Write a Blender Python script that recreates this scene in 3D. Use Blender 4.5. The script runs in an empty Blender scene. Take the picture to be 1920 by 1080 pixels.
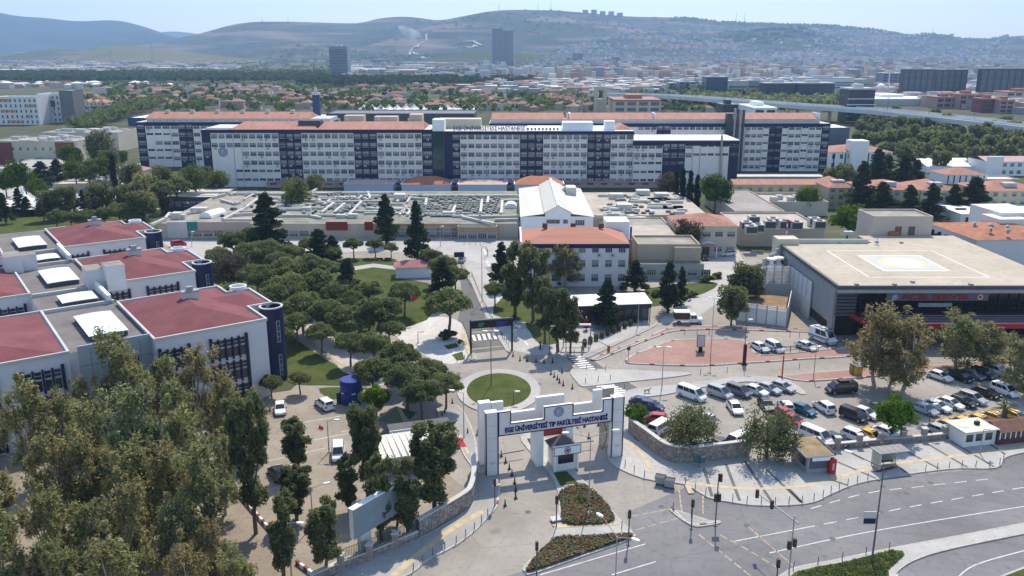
import bpy, math, random
import numpy as np
from mathutils import Vector
R=random.Random(7); NR=np.random.RandomState(5)
S=bpy.context.scene; COL=S.collection
# ---------------------------------------------------------------- camera, world, sun, exposure
F=1600.;H=55.;YH=95.
P=math.atan((540-YH)/F);cp,sp=math.cos(P),math.sin(P)
cam=bpy.data.cameras.new('camera');cam.sensor_width=36;cam.lens=36*F/1920;cam.clip_start=.5;cam.clip_end=40000
co=bpy.data.objects.new('camera',cam);COL.objects.link(co);co.location=(0,0,H);co.rotation_euler=(math.pi/2-P,0,0);S.camera=co
SUN_EL=math.radians(52);SUN_AZ=math.radians(13)          # azimuth from +Y towards +X
W=bpy.data.worlds.new('World');S.world=W;W.use_nodes=True
nt=W.node_tree;bg=nt.nodes['Background'];sk=nt.nodes.new('ShaderNodeTexSky');sk.sky_type='NISHITA';sk.sun_disc=False
sk.sun_elevation=SUN_EL;sk.sun_rotation=SUN_AZ;sk.altitude=60;sk.air_density=1.0;sk.dust_density=.7;sk.ozone_density=1.8
nt.links.new(sk.outputs[0],bg.inputs[0]);bg.inputs[1].default_value=.15
sl=bpy.data.lights.new('sun','SUN');sl.energy=3.4;sl.angle=math.radians(.53);sl.color=(1,.9,.75)
so=bpy.data.objects.new('sun',sl);COL.objects.link(so)
sd=Vector((math.sin(SUN_AZ)*math.cos(SUN_EL),math.cos(SUN_AZ)*math.cos(SUN_EL),math.sin(SUN_EL)))
so.rotation_euler=sd.to_track_quat('Z','Y').to_euler();so.location=(60,100,300)
S.view_settings.view_transform='Standard';S.view_settings.look='None';S.view_settings.gamma=1;S.view_settings.exposure=.7
S.view_settings.use_curve_mapping=False
S.cycles.max_bounces=6;S.cycles.diffuse_bounces=3;S.cycles.glossy_bounces=2;S.cycles.transmission_bounces=3;S.cycles.transparent_max_bounces=24;S.cycles.volume_bounces=1
# ---------------------------------------------------------------- projection helpers: pixel of the photo -> point in the place
def ray(px,py):
    u=(px-960)/F;v=(py-540)/F
    return u,cp-v*sp,-sp-v*cp
def G(px,py,z=0.):
    u,dy,dz=ray(px,py);t=(z-H)/dz
    return (u*t,dy*t)
def AT(px,py,Y):
    u,dy,dz=ray(px,py);t=Y/dy
    return (u*t,Y,H+dz*t)
def XX(px,Y,z=0.): return (px-960)/F*(Y*cp+(H-z)*sp)
def ZZ(py,Y): return AT(960,py,Y)[2]
def PPM(Y,z=0.): return F/(Y*cp+(H-z)*sp)
ONE='zero first second third fourth fifth sixth seventh eighth ninth tenth eleventh twelfth thirteenth fourteenth fifteenth sixteenth seventeenth eighteenth nineteenth'.split()
TEN={2:'twent',3:'thirt',4:'fort',5:'fift',6:'sixt',7:'sevent',8:'eight',9:'ninet'}
def ORD(n):
    if n<20: return ONE[n]
    if n>=100: return {1:'one',2:'two',3:'three'}[n//100]+' hundred'+('th' if n%100==0 else ' '+ORD(n%100))
    t,o=divmod(n,10)
    return TEN[t]+('ieth' if o==0 else 'y-'+ONE[o])
# ---------------------------------------------------------------- materials
MATS={}
def nd(nt,t,**k):
    n=nt.nodes.new(t)
    for a,b in k.items(): setattr(n,a,b)
    return n
def M(name,col,rough=.8,var=.12,scale=.4,spec=.3,metal=0.,bump=0.,col2=None,detail=4,stretch=None):
    if name in MATS: return MATS[name]
    m=bpy.data.materials.new(name);m.use_nodes=True;t=m.node_tree;b=t.nodes['Principled BSDF']
    b.inputs['Roughness'].default_value=rough;b.inputs['Specular IOR Level'].default_value=spec;b.inputs['Metallic'].default_value=metal
    c=list(col)+[1]
    if var>0:
        tc=nd(t,'ShaderNodeTexCoord');src=tc.outputs['Object']
        if stretch:
            mp=nd(t,'ShaderNodeMapping');mp.inputs['Scale'].default_value=stretch;t.links.new(src,mp.inputs[0]);src=mp.outputs[0]
        n=nd(t,'ShaderNodeTexNoise');n.inputs['Scale'].default_value=scale;n.inputs['Detail'].default_value=detail;n.inputs['Roughness'].default_value=.65
        t.links.new(src,n.inputs['Vector'])
        r=nd(t,'ShaderNodeValToRGB');r.color_ramp.elements[0].position=.3;r.color_ramp.elements[1].position=.7
        r.color_ramp.elements[0].color=[x*(1-var) for x in col]+[1]
        r.color_ramp.elements[1].color=(list(col2) if col2 else [min(1,x*(1+var)) for x in col])+[1]
        t.links.new(n.outputs[0],r.inputs[0]);t.links.new(r.outputs[0],b.inputs['Base Color'])
        if bump:
            n2=nd(t,'ShaderNodeTexNoise');n2.inputs['Scale'].default_value=scale*8;t.links.new(src,n2.inputs['Vector'])
            bp=nd(t,'ShaderNodeBump');bp.inputs['Strength'].default_value=bump;bp.inputs['Distance'].default_value=.05
            t.links.new(n2.outputs[0],bp.inputs['Height']);t.links.new(bp.outputs[0],b.inputs['Normal'])
    else: b.inputs['Base Color'].default_value=c
    MATS[name]=m;return m
def GROUND(name,c1,c2,c3,s1,s2,rough=.9,seams=None,spec=.25,cracks=0.):
    """two noises: broad patches and fine grain; optional thin seams between poured slabs"""
    m=bpy.data.materials.new(name);m.use_nodes=True;t=m.node_tree;b=t.nodes['Principled BSDF'];b.inputs['Roughness'].default_value=rough;b.inputs['Specular IOR Level'].default_value=spec
    tc=nd(t,'ShaderNodeTexCoord');o=tc.outputs['Object']
    n1=nd(t,'ShaderNodeTexNoise');n1.inputs['Scale'].default_value=s1;n1.inputs['Detail'].default_value=6;n1.inputs['Roughness'].default_value=.6;t.links.new(o,n1.inputs['Vector'])
    n2=nd(t,'ShaderNodeTexNoise');n2.inputs['Scale'].default_value=s2;n2.inputs['Detail'].default_value=5;n2.inputs['Roughness'].default_value=.75;t.links.new(o,n2.inputs['Vector'])
    r1=nd(t,'ShaderNodeValToRGB');e=r1.color_ramp.elements;e[0].position=.35;e[1].position=.65;e[0].color=list(c1)+[1];e[1].color=list(c2)+[1];t.links.new(n1.outputs[0],r1.inputs[0])
    r2=nd(t,'ShaderNodeValToRGB');e=r2.color_ramp.elements;e[0].position=.52;e[1].position=.75;t.links.new(n2.outputs[0],r2.inputs[0])
    mx=nd(t,'ShaderNodeMix',data_type='RGBA');t.links.new(r2.outputs[0],mx.inputs[0]);t.links.new(r1.outputs[0],mx.inputs[6]);mx.inputs[7].default_value=list(c3)+[1]
    out=mx.outputs[2]
    if seams:
        w,h,rot,dark=seams
        mp=nd(t,'ShaderNodeMapping');mp.inputs['Rotation'].default_value=(0,0,rot);t.links.new(o,mp.inputs[0])
        bt=nd(t,'ShaderNodeTexBrick');bt.inputs['Scale'].default_value=1;bt.inputs['Brick Width'].default_value=w;bt.inputs['Row Height'].default_value=h;bt.inputs['Mortar Size'].default_value=dark[1]
        bt.inputs['Color1'].default_value=(1,1,1,1);bt.inputs['Color2'].default_value=(dark[2],)*3+(1,);bt.inputs['Mortar'].default_value=(dark[0],)*3+(1,)
        t.links.new(mp.outputs[0],bt.inputs['Vector'])
        m2=nd(t,'ShaderNodeMix',data_type='RGBA',blend_type='MULTIPLY');m2.inputs[0].default_value=1;t.links.new(out,m2.inputs[6]);t.links.new(bt.outputs[0],m2.inputs[7]);out=m2.outputs[2]
    if cracks:
        # old joints and cracks, plus oil stains
        nz=nd(t,'ShaderNodeTexNoise');nz.inputs['Scale'].default_value=.5;nz.inputs['Detail'].default_value=3;t.links.new(o,nz.inputs['Vector'])
        va=nd(t,'ShaderNodeMix',data_type='RGBA');va.inputs[0].default_value=.3;t.links.new(o,va.inputs[6]);t.links.new(nz.outputs[1],va.inputs[7])
        vo=nd(t,'ShaderNodeTexVoronoi',feature='DISTANCE_TO_EDGE');vo.inputs['Scale'].default_value=cracks;t.links.new(va.outputs[2],vo.inputs['Vector'])
        cr=nd(t,'ShaderNodeMapRange');cr.inputs[1].default_value=0;cr.inputs[2].default_value=.012;cr.inputs[3].default_value=.86;cr.inputs[4].default_value=1;t.links.new(vo.outputs['Distance'],cr.inputs[0])
        ns=nd(t,'ShaderNodeTexNoise');ns.inputs['Scale'].default_value=.35;ns.inputs['Detail'].default_value=2;t.links.new(o,ns.inputs['Vector'])
        sr=nd(t,'ShaderNodeMapRange');sr.inputs[1].default_value=.66;sr.inputs[2].default_value=.74;sr.inputs[3].default_value=1;sr.inputs[4].default_value=.78;t.links.new(ns.outputs[0],sr.inputs[0])
        mu=nd(t,'ShaderNodeMath',operation='MULTIPLY');t.links.new(cr.outputs[0],mu.inputs[0]);t.links.new(sr.outputs[0],mu.inputs[1])
        m3=nd(t,'ShaderNodeMix',data_type='RGBA',blend_type='MULTIPLY');m3.inputs[0].default_value=1;t.links.new(out,m3.inputs[6]);t.links.new(mu.outputs[0],m3.inputs[7]);out=m3.outputs[2]
    t.links.new(out,b.inputs['Base Color']);MATS[name]=m;return m
def LEAF(name,c1,c2,var=.35,scale=.5,trans=.35,c3=None):
    m=bpy.data.materials.new(name);m.use_nodes=True;t=m.node_tree;t.nodes.clear()
    out=nd(t,'ShaderNodeOutputMaterial');oi=nd(t,'ShaderNodeObjectInfo');tc=nd(t,'ShaderNodeTexCoord')
    n=nd(t,'ShaderNodeTexNoise');n.inputs['Scale'].default_value=scale;n.inputs['Detail'].default_value=3;t.links.new(tc.outputs['Object'],n.inputs['Vector'])
    ad=nd(t,'ShaderNodeMath',operation='MULTIPLY_ADD');t.links.new(n.outputs[0],ad.inputs[0]);ad.inputs[1].default_value=1.6;ad.inputs[2].default_value=-.8
    a2=nd(t,'ShaderNodeMath',operation='ADD',use_clamp=True);t.links.new(ad.outputs[0],a2.inputs[0]);t.links.new(oi.outputs['Random'],a2.inputs[1])
    mx=nd(t,'ShaderNodeValToRGB');t.links.new(a2.outputs[0],mx.inputs[0]);el=mx.color_ramp.elements;el[0].color=list(c1)+[1];el[1].color=list(c3 or c2)+[1]
    if c3: q=el.new(.5);q.color=list(c2)+[1]
    n2=nd(t,'ShaderNodeTexNoise');n2.inputs['Scale'].default_value=scale*6;t.links.new(tc.outputs['Object'],n2.inputs['Vector'])
    hs=nd(t,'ShaderNodeHueSaturation');mr=nd(t,'ShaderNodeMapRange');mr.inputs[1].default_value=.3;mr.inputs[2].default_value=.7;mr.inputs[3].default_value=1-var;mr.inputs[4].default_value=1+var
    t.links.new(n2.outputs[0],mr.inputs[0]);t.links.new(mr.outputs[0],hs.inputs['Value']);t.links.new(mx.outputs[0],hs.inputs['Color'])
    d=nd(t,'ShaderNodeBsdfDiffuse');tr=nd(t,'ShaderNodeBsdfTranslucent');ms=nd(t,'ShaderNodeMixShader');ms.inputs[0].default_value=trans
    t.links.new(hs.outputs[0],d.inputs[0]);t.links.new(hs.outputs[0],tr.inputs[0]);t.links.new(d.outputs[0],ms.inputs[1]);t.links.new(tr.outputs[0],ms.inputs[2]);t.links.new(ms.outputs[0],out.inputs[0])
    MATS[name]=m;return m
white=M('white_render',(.73,.69,.66),.85,.06,.15); whitec=M('bright_white',(.8,.8,.8),.6,.05,.2)
navy=M('navy_panel',(.01,.014,.062),.5,.12,.3); navyd=M('dark_navy_trim',(.012,.015,.06),.5,0)
cream=M('cream_render',(.55,.49,.38),.85,.1,.12); beige=M('beige_render',(.48,.42,.33),.85,.12,.12); grey=M('grey_metal',(.3,.31,.32),.5,.1,.5)
lgrey=M('pale_concrete',(.52,.51,.48),.9,.12,.15); dgrey=M('dark_grey',(.07,.075,.085),.6,.1,.5); black=M('black_matt',(.012,.012,.014),.5,0)
glass=M('dark_glass',(.025,.035,.045),.12,.3,.7,spec=.6); glassb=M('blue_glass',(.03,.06,.1),.1,.3,.5,spec=.7); ggreen=M('green_glass',(.015,.05,.055),.12,.35,.15,spec=.6)
blind=M('cream_blind',(.24,.235,.22),.8,.15,2.); frame=M('window_frame',(.42,.43,.45),.5,0)
terra=M('terracotta_tile',(.37,.178,.13),.85,.18,.5,stretch=(1,.15,1)); terraold=M('worn_terracotta',(.36,.18,.13),.9,.28,.8)
redroof=None; greyroof=M('grey_bitumen',(.17,.155,.15),.95,.2,.25); greenroof=M('grey_green_roof',(.22,.225,.18),.95,.28,.2)
gravel=M('gravel_roof',(.29,.27,.23),.95,.3,.2); whiteroof=M('white_sheet_roof',(.82,.82,.8),.5,.06,.1); creamroof=M('cream_sheet_roof',(.55,.54,.46),.55,.08,.15,stretch=(1,.1,1))
duct=M('galvanised_duct',(.55,.53,.47),.45,.12,.4,metal=.0); red=M('red_paint',(.45,.025,.02),.5,.1,.5); white_paint=M('white_paint',(.78,.78,.76),.6,.12,1.5)
yellow_paint=M('yellow_paint',(.6,.42,.14),.7,.25,1.5); tactile=M('tactile_paving',(.5,.4,.25),.8,.2,1.); bark=M('bark',(.13,.1,.075),.95,.3,2.); barkw=M('pale_bark',(.38,.33,.28),.9,.35,1.5)
brown=M('brown_wood',(.09,.04,.025),.7,.3,2.); maroon=M('maroon_paint',(.12,.012,.018),.6,.15,1.); soil=M('brown_soil',(.25,.16,.09),1,.35,.4,bump=.6)
tyre=M('tyre_rubber',(.015,.015,.016),.8,0); rimm=M('wheel_rim',(.4,.4,.42),.35,0,metal=.8); lampm=M('head_lamp',(.7,.72,.75),.2,0,spec=.6); tail=M('tail_lamp',(.3,.01,.01),.3,0)
pole_m=M('galvanised_pole',(.34,.35,.36),.5,0,metal=.3); polef=M('dark_pole',(.1,.1,.105),.5,0); kerb_m=M('kerb_stone',(.42,.4,.37),.9,.2,1.); skin_m=M('skin',(.45,.27,.19),.6,0)
asphalt=GROUND('campus_asphalt',(.26,.236,.203),(.355,.325,.283),(.21,.19,.163),.09,1.3,seams=(6,90,.3,(.9,.03,.97)),cracks=.13)
roadm=GROUND('road_asphalt',(.155,.151,.155),(.225,.218,.22),(.125,.122,.125),.06,.9,seams=(3.4,400,1.77,(.93,.25,.97)),cracks=.1)
darkasph=GROUND('dark_asphalt',(.12,.12,.118),(.16,.158,.15),(.09,.09,.09),.2,2.)
sandy=GROUND('sandy_asphalt',(.25,.215,.17),(.33,.285,.225),(.19,.16,.125),.1,1.1,cracks=.12)
dirt=GROUND('dry_dirt',(.22,.185,.14),(.31,.265,.205),(.13,.115,.075),.12,1.6)
slab=GROUND('grey_paving',(.3,.295,.28),(.38,.37,.345),(.25,.245,.23),.1,1.5,seams=(1.2,1.2,.3,(.86,.03,.95)))
slabw=GROUND('pale_paving',(.38,.37,.345),(.47,.455,.425),(.31,.3,.28),.14,1.5,seams=(2.0,2.0,.2,(.85,.03,.93)))
brickm=GROUND('red_brick_paving',(.33,.185,.15),(.4,.25,.205),(.28,.165,.135),.15,2.,seams=(.5,.5,.78,(.8,.035,.88)))
grass=GROUND('lawn',(.042,.072,.017),(.085,.1,.028),(.13,.105,.05),.25,1.4,rough=1,spec=.1)
ground=GROUND('ground',(.06,.075,.04),(.1,.105,.06),(.17,.15,.11),.012,.06,rough=1,spec=.1)
redroof=GROUND('red_shingle',(.17,.056,.062),(.23,.078,.085),(.145,.05,.055),.25,3.,seams=(1.2,.45,0,(.84,.05,.9)))
concr=GROUND('roof_screed',(.41,.355,.275),(.49,.43,.34),(.31,.265,.205),.1,.7)
# ---------------------------------------------------------------- objects
def tag(o,label=None,cat=None,group=None,kind=None):
    if label: o['label']=label
    if cat: o['category']=cat
    if group: o['group']=group
    if kind: o['kind']=kind
    return o
def E(name,loc,rz=0.,label=None,cat=None,group=None):
    o=bpy.data.objects.new(name,None);COL.objects.link(o);o.location=loc;o.rotation_euler=(0,0,rz);o.empty_display_size=.5
    return tag(o,label,cat,group)
def OB(name,me,parent=None,loc=(0,0,0),rz=0.,sc=None):
    o=bpy.data.objects.new(name,me);COL.objects.link(o);o.parent=parent;o.location=loc;o.rotation_euler=(0,0,rz)
    if sc: o.scale=sc
    return o
def copy_tree(o,parent=None):
    c=o.copy();COL.objects.link(c);c.parent=parent
    for ch in o.children: copy_tree(ch,c)
    return c
class MB:
    def __init__(s): s.v=[];s.f=[];s.m=[]
    def poly(s,pts,mi=0):
        i=len(s.v);s.v+=[tuple(p) for p in pts];s.f.append(tuple(range(i,i+len(pts))));s.m.append(mi);return s
    def box(s,x0,x1,y0,y1,z0,z1,mi=0,rz=0.,c=None,top=None):
        p=[(x0,y0),(x1,y0),(x1,y1),(x0,y1)]
        if rz:
            cx,cy=c if c else ((x0+x1)/2,(y0+y1)/2);a,b=math.cos(rz),math.sin(rz)
            p=[(cx+(x-cx)*a-(y-cy)*b,cy+(x-cx)*b+(y-cy)*a) for x,y in p]
        return s.prism(p,z0,z1,mi,top)
    def prism(s,p,z0,z1,mi=0,top=None,bottom=True):
        n=len(p);i=len(s.v)
        A=sum(p[k][0]*p[(k+1)%n][1]-p[(k+1)%n][0]*p[k][1] for k in range(n))
        if A<0: p=p[::-1]
        s.v+=[(x,y,z0) for x,y in p]+[(x,y,z1) for x,y in p]
        for k in range(n):
            j=(k+1)%n;s.f.append((i+k,i+j,i+n+j,i+n+k));s.m.append(mi)
        s.f.append(tuple(range(i+n,i+2*n)));s.m.append(mi if top is None else top)
        if bottom: s.f.append(tuple(range(i+n-1,i-1,-1)));s.m.append(mi)
        return s
    def tube(s,a,b,r0,r1=None,n=8,mi=0):
        r1=r0 if r1 is None else r1;a=Vector(a);b=Vector(b);d=(b-a).normalized()
        u=d.cross(Vector((0,0,1)))
        if u.length<1e-3: u=Vector((1,0,0))
        u.normalize();w=d.cross(u);i=len(s.v)
        for q,r in ((a,r0),(b,r1)):
            for k in range(n):
                t=2*math.pi*k/n;s.v.append(tuple(q+u*(r*math.cos(t))+w*(r*math.sin(t))))
        for k in range(n):
            j=(k+1)%n;s.f.append((i+k,i+n+k,i+n+j,i+j));s.m.append(mi)
        s.f.append(tuple(range(i,i+n)));s.m.append(mi);s.f.append(tuple(range(i+2*n-1,i+n-1,-1)));s.m.append(mi);return s
    def path(s,pts,r,n=8,mi=0):
        for a,b in zip(pts,pts[1:]): s.tube(a,b,r,r,n,mi)
        return s
    def lathe(s,prof,c=(0,0,0),n=16,mi=0,a0=0,a1=2*math.pi):
        full=abs(a1-a0-2*math.pi)<1e-6;i=len(s.v);m=n if full else n+1
        for k in range(m):
            t=a0+(a1-a0)*k/n
            for r,z in prof: s.v.append((c[0]+r*math.cos(t),c[1]+r*math.sin(t),c[2]+z))
        q=len(prof)
        for k in range(n):
            j=(k+1)%m
            for e in range(q-1): s.f.append((i+k*q+e,i+j*q+e,i+j*q+e+1,i+k*q+e+1));s.m.append(mi)
        return s
    def strip(s,a,b,mi=0):
        for k in range(len(a)-1): s.poly([a[k],a[k+1],b[k+1],b[k]],mi)
        return s
    def mesh(s,name,mats):
        me=bpy.data.meshes.new(name);me.from_pydata(s.v,[],s.f)
        for m in (mats if isinstance(mats,(list,tuple)) else [mats]): me.materials.append(m)
        me.polygons.foreach_set('material_index',s.m);me.update();return me
    def ob(s,name,mats,parent=None,loc=(0,0,0),rz=0.): return OB(name,s.mesh(name,mats),parent,loc,rz)
def smooth(pts,n=5,closed=False):
    out=[];L=len(pts)
    for i in range(L if closed else L-1):
        p=[pts[(i+k)%L] if closed else pts[min(max(i+k,0),L-1)] for k in (-1,0,1,2)]
        for k in range(n):
            t=k/n;o=[]
            for c in range(len(p[0])):
                a,b,cc,d=[q[c] for q in p]
                o.append(.5*(2*b+(cc-a)*t+(2*a-5*b+4*cc-d)*t*t+(3*b-a-3*cc+d)*t**3))
            out.append(tuple(o))
    if not closed: out.append(tuple(pts[-1]))
    return out
def offset(line,d):
    out=[]
    for i,p in enumerate(line):
        a=line[max(i-1,0)];b=line[min(i+1,len(line)-1)];dx,dy=b[0]-a[0],b[1]-a[1];l=math.hypot(dx,dy) or 1
        out.append((p[0]-dy/l*d,p[1]+dx/l*d))
    return out
def ribbon(line,w,z,mb,mi=0):
    a=offset(line,w/2);b=offset(line,-w/2)
    return mb.strip([(x,y,z) for x,y in b],[(x,y,z) for x,y in a],mi)
def along(line,step,start=0.):
    """points spaced along a polyline with headings"""
    out=[];acc=-start
    for a,b in zip(line,line[1:]):
        l=math.hypot(b[0]-a[0],b[1]-a[1])
        if l<1e-6: continue
        while acc<=l:
            if acc>=0: t=acc/l;out.append((a[0]+(b[0]-a[0])*t,a[1]+(b[1]-a[1])*t,math.atan2(b[1]-a[1],b[0]-a[0])))
            acc+=step
        acc-=l
    return out
def GL(pts,z=0.): return [G(x,y,z) for x,y in pts]
_tc={}
def text_mesh(t,size,mat,ext=.04,spacing=1.,bold=.0):
    cu=bpy.data.curves.new('txt','FONT');cu.body=t;cu.size=size;cu.extrude=ext;cu.align_x='CENTER';cu.align_y='CENTER';cu.space_character=spacing;cu.offset=bold;cu.resolution_u=3
    o=bpy.data.objects.new('txt',cu);COL.objects.link(o);bpy.context.view_layer.update()
    me=bpy.data.meshes.new_from_object(o.evaluated_get(bpy.context.evaluated_depsgraph_get()));bpy.data.objects.remove(o);bpy.data.curves.remove(cu)
    me.materials.clear();me.materials.append(mat);return me
def TEXT(name,t,size,mat,parent,loc,rz=0.,width=None,ext=.04,bold=0.,spacing=1.):
    me=text_mesh(t,size,mat,ext,spacing,bold);o=OB(name,me,parent,loc);o.rotation_euler=(math.pi/2,0,rz)
    if width:
        xs=[v.co.x for v in me.vertices];o.scale=(width/(max(xs)-min(xs)),1,1)
    return o
# ================================================================ GROUND, ROADS, PAVEMENTS
def sheet(name,pts,mat,z,kind='structure',world=False,parent=None):
    p=pts if world else GL(pts,z)
    mb=MB();A=sum(p[k][0]*p[(k+1)%len(p)][1]-p[(k+1)%len(p)][0]*p[k][1] for k in range(len(p)))
    if A<0: p=p[::-1]
    mb.poly([(x,y,z) for x,y in p]);o=mb.ob(name,mat,parent);tag(o,kind=None if parent else kind);return o
def island(name,pts,top,h=.14,sm=4,kerb=True,side=None):
    p=GL(pts,h);p=smooth(p,sm,True) if sm>1 else p
    A=sum(p[k][0]*p[(k+1)%len(p)][1]-p[(k+1)%len(p)][0]*p[k][1] for k in range(len(p)))
    if A<0: p=p[::-1]
    o=MB().prism(p,-.04,h,1,0).ob(name,[top,side or kerb_m]);tag(o,kind='structure')
    if kerb:
        c=p+[p[0]];mb=MB();a=c;b=offset(c,.22);a2=offset(c,-.02);zt=h+.012
        mb.strip([(x,y,zt) for x,y in a2],[(x,y,zt) for x,y in b]);mb.strip([(x,y,0) for x,y in a2],[(x,y,zt) for x,y in a2]);mb.ob('kerb',kerb_m,o)
    return o,p
mb=MB();mb.poly([(-15000,-300,-.06),(15000,-300,-.06),(15000,16000,-.06),(-15000,16000,-.06)]);tag(mb.ob('ground',ground),kind='structure')
sheet('campus_road',[(-48,52),(130,52),(190,120),(190,170),(110,180),(75,232),(30,262),(0,268),(-110,268),(-112,225),(-60,170),(-36,140),(-42,110)],asphalt,0,world=True)
sheet('main_road',smooth([(860,1180),(900,1095),(985,1070),(1188,1000),(1172,962),(1290,912),(1330,931),(1413,946),(1480,946),(1557,926),(1650,897),(1870,876),(1885,856),(2100,815),(2100,1180)],1),roadm,.008)
sheet('earth_clearing',[(-300,1180),(-300,640),(200,690),(420,740),(520,740),(500,820),(470,880),(520,1000),(590,1080),(640,1180)],dirt,.006)
sheet('left_parking',[(440,900),(478,790),(500,738),(560,730),(640,745),(720,800),(775,858),(830,880),(876,920),(880,945),(780,1005),(600,1075),(520,1060)],sandy,.012)
sheet('hospital_forecourt',[(330,470),(300,452),(520,445),(700,438),(985,432),(1000,455),(985,480),(930,500),(905,500),(880,480),(700,470),(520,480),(400,500)],slabw,.01)
sheet('rear_courtyard',[(0,330),(330,300),(420,345),(330,372),(300,400),(120,440),(0,430)],slabw,.01)
sheet('service_yard',[(1300,498),(1320,480),(1385,472),(1400,500),(1380,540),(1340,572),(1300,600),(1225,610),(1290,560)],slabw,.012)
sheet('avenue_lane',smooth([(885,663),(948,655),(912,600),(892,548),(872,512),(862,520),(868,560),(858,600),(872,632)],1),darkasph,.012)
sheet('avenue_walk',[(952,655),(1002,665),(1060,668),(1090,664),(1062,640),(1000,610),(960,560),(925,520),(908,500),(985,455),(940,445),(870,455),(862,480),(886,525),(905,575)],slabw,.014)
sheet('cafe_plaza',[(1045,612),(1210,600),(1222,610),(1160,638),(1092,664),(1048,650)],slabw,.02)
sheet('memorial_plaza',smooth([(722,612),(775,600),(830,594),(866,607),(878,640),(880,668),(848,683),(800,668),(755,642)],3),GROUND('white_marble_paving',(.5,.48,.44),(.62,.595,.55),(.41,.39,.36),.2,1.2,seams=(1.2,1.2,.5,(.85,.03,.9))),.02)
# lawns
def lawn(name,pts,z=.05,sm=3): return sheet(name,[(x,y) for x,y in smooth(pts,sm,True)],grass,z)
lawn('lawn',[(520,600),(560,640),(640,690),(694,716),(690,722),(600,722),(540,715),(515,660)])
lawn('lawn',[(598,728),(640,726),(690,727),(640,748),(612,744)],sm=2)
lawn('lawn',[(390,520),(470,480),(560,480),(640,500),(740,520),(820,540),(800,600),(700,625),(640,640),(560,600),(470,560)],.03)
lawn('lawn',[(612,488),(690,484),(790,496),(790,510),(700,520),(620,505)],.05)
lawn('lawn',[(985,605),(1022,609),(1046,643),(1010,643),(996,625)],sm=2)
lawn('lawn',[(1190,545),(1330,528),(1340,540),(1290,560),(1220,575)],sm=2)
lawn('lawn',[(925,590),(940,560),(1000,545),(1050,590),(1030,610),(985,604)],.03,2)
sheet('garden_path',[(610,508),(700,494),(810,508),(812,513),(700,501),(612,515)],slabw,.07)
sheet('garden_path',[(560,598),(580,590),(720,722),(706,726),(640,695)],slabw,.06)
lawn('lawn',[(0,395),(100,390),(300,420),(260,440),(0,440)],.03)
lawn('lawn',[(300,300),(420,330),(430,350),(340,372),(280,350)],.03)
for pl in ([(847,665),(867,659),(871,674),(857,676)],[(832,648),(855,643),(861,650),(840,655)]): lawn('lawn',pl,.05,1)
# roundabout
rc=(-2.2,133.6)
def ell(a,b,n=48): return [(rc[0]+a*math.cos(2*math.pi*k/n),rc[1]+b*math.sin(2*math.pi*k/n)) for k in range(n)]
o=MB().prism(ell(7.0,9.6),-.04,.15,1,0).ob('roundabout',[slabw,kerb_m]);tag(o,kind='structure')
mb=MB()
N=48;rings=[(1,.16),(.9,.24),(.6,.36),(.25,.42)];el=ell(5.4,7.5)
for (s0,z0),(s1,z1) in zip(rings,rings[1:]):
    mb.strip([(rc[0]+(x-rc[0])*s0,rc[1]+(y-rc[1])*s0,z0) for x,y in el+el[:1]],[(rc[0]+(x-rc[0])*s1,rc[1]+(y-rc[1])*s1,z1) for x,y in el+el[:1]])
mb.poly([(rc[0]+(x-rc[0])*.25,rc[1]+(y-rc[1])*.25,.42) for x,y in el]);mb.ob('lawn',grass,o)
# raised pavements
rp,rpl=island('right_pavement',[(1165,742),(1200,727),(1290,719),(1380,707),(1450,707),(1482,715),(1510,735),(1500,738),(1470,724),(1400,715),(1310,727),(1250,739),(1195,747),(1182,765),(1180,812),(1215,838),(1250,862),(1285,868),(1403,856),(1480,848),(1570,843),(1773,824),(1960,800),(1960,842),(1920,848),(1885,858),(1868,877),(1797,878),(1730,885),(1647,898),(1597,910),(1557,927),(1527,941),(1480,947),(1413,947),(1363,940),(1327,932),(1280,907),(1207,897),(1140,861),(1150,800)],slabw,sm=3)
lp,lpl=island('left_pavement',[(640,1180),(690,1110),(767,1077),(807,1047),(853,1023),(893,993),(917,967),(933,948),(936,925),(935,900),(900,884),(893,830),(880,790),(858,760),(820,760),(828,790),(850,805),(868,850),(886,880),(890,930),(872,958),(783,1010),(640,1068),(560,1180)],slab,sm=3)
ei,eil=island('entry_island',[(978,826),(1015,870),(1035,893),(1046,922),(1048,947),(1041,983),(1030,1013),(983,1060),(985,1072),(1000,1075),(1100,1040),(1186,1009),(1184,996),(1160,970),(1107,913),(1083,888),(1070,862),(1058,840),(1010,815),(985,812)],slabw,sm=3)
island('crossing_island',[(1071,694),(1130,692),(1200,694),(1284,698),(1291,702),(1240,709),(1170,716),(1110,723),(1092,724),(1082,716)],slabw,sm=3)
bi,bil=island('brick_island',[(1175,674),(1190,664),(1215,655),(1247,642),(1277,637),(1340,635),(1393,639),(1407,650),(1427,666),(1500,660),(1582,653),(1604,643),(1614,652),(1595,667),(1513,672),(1447,677),(1397,680),(1340,684),(1290,685),(1205,682),(1178,680)],brickm,sm=3)
bs,bsl=island('brick_strip',[(1113,672),(1167,650),(1212,634),(1256,615),(1330,611),(1420,614),(1522,618),(1522,622),(1420,619),(1330,617),(1264,620),(1230,631),(1185,648),(1150,662),(1122,674)],brickm,sm=3)
bt,btl=island('brick_strip',[(1470,703),(1592,693),(1690,687),(1790,682),(1950,672),(1950,680),(1790,692),(1690,701),(1597,708),(1513,714),(1476,708)],brickm,sm=2)
island('cafe_pavement',[(1095,664),(1165,636),(1225,609),(1238,600),(1232,608),(1215,618),(1160,643),(1102,670)],slab,sm=2)
island('traffic_island',[(1258,958),(1266,955),(1330,975),(1350,976),(1348,981),(1325,985),(1296,985)],slab,sm=3)
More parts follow.
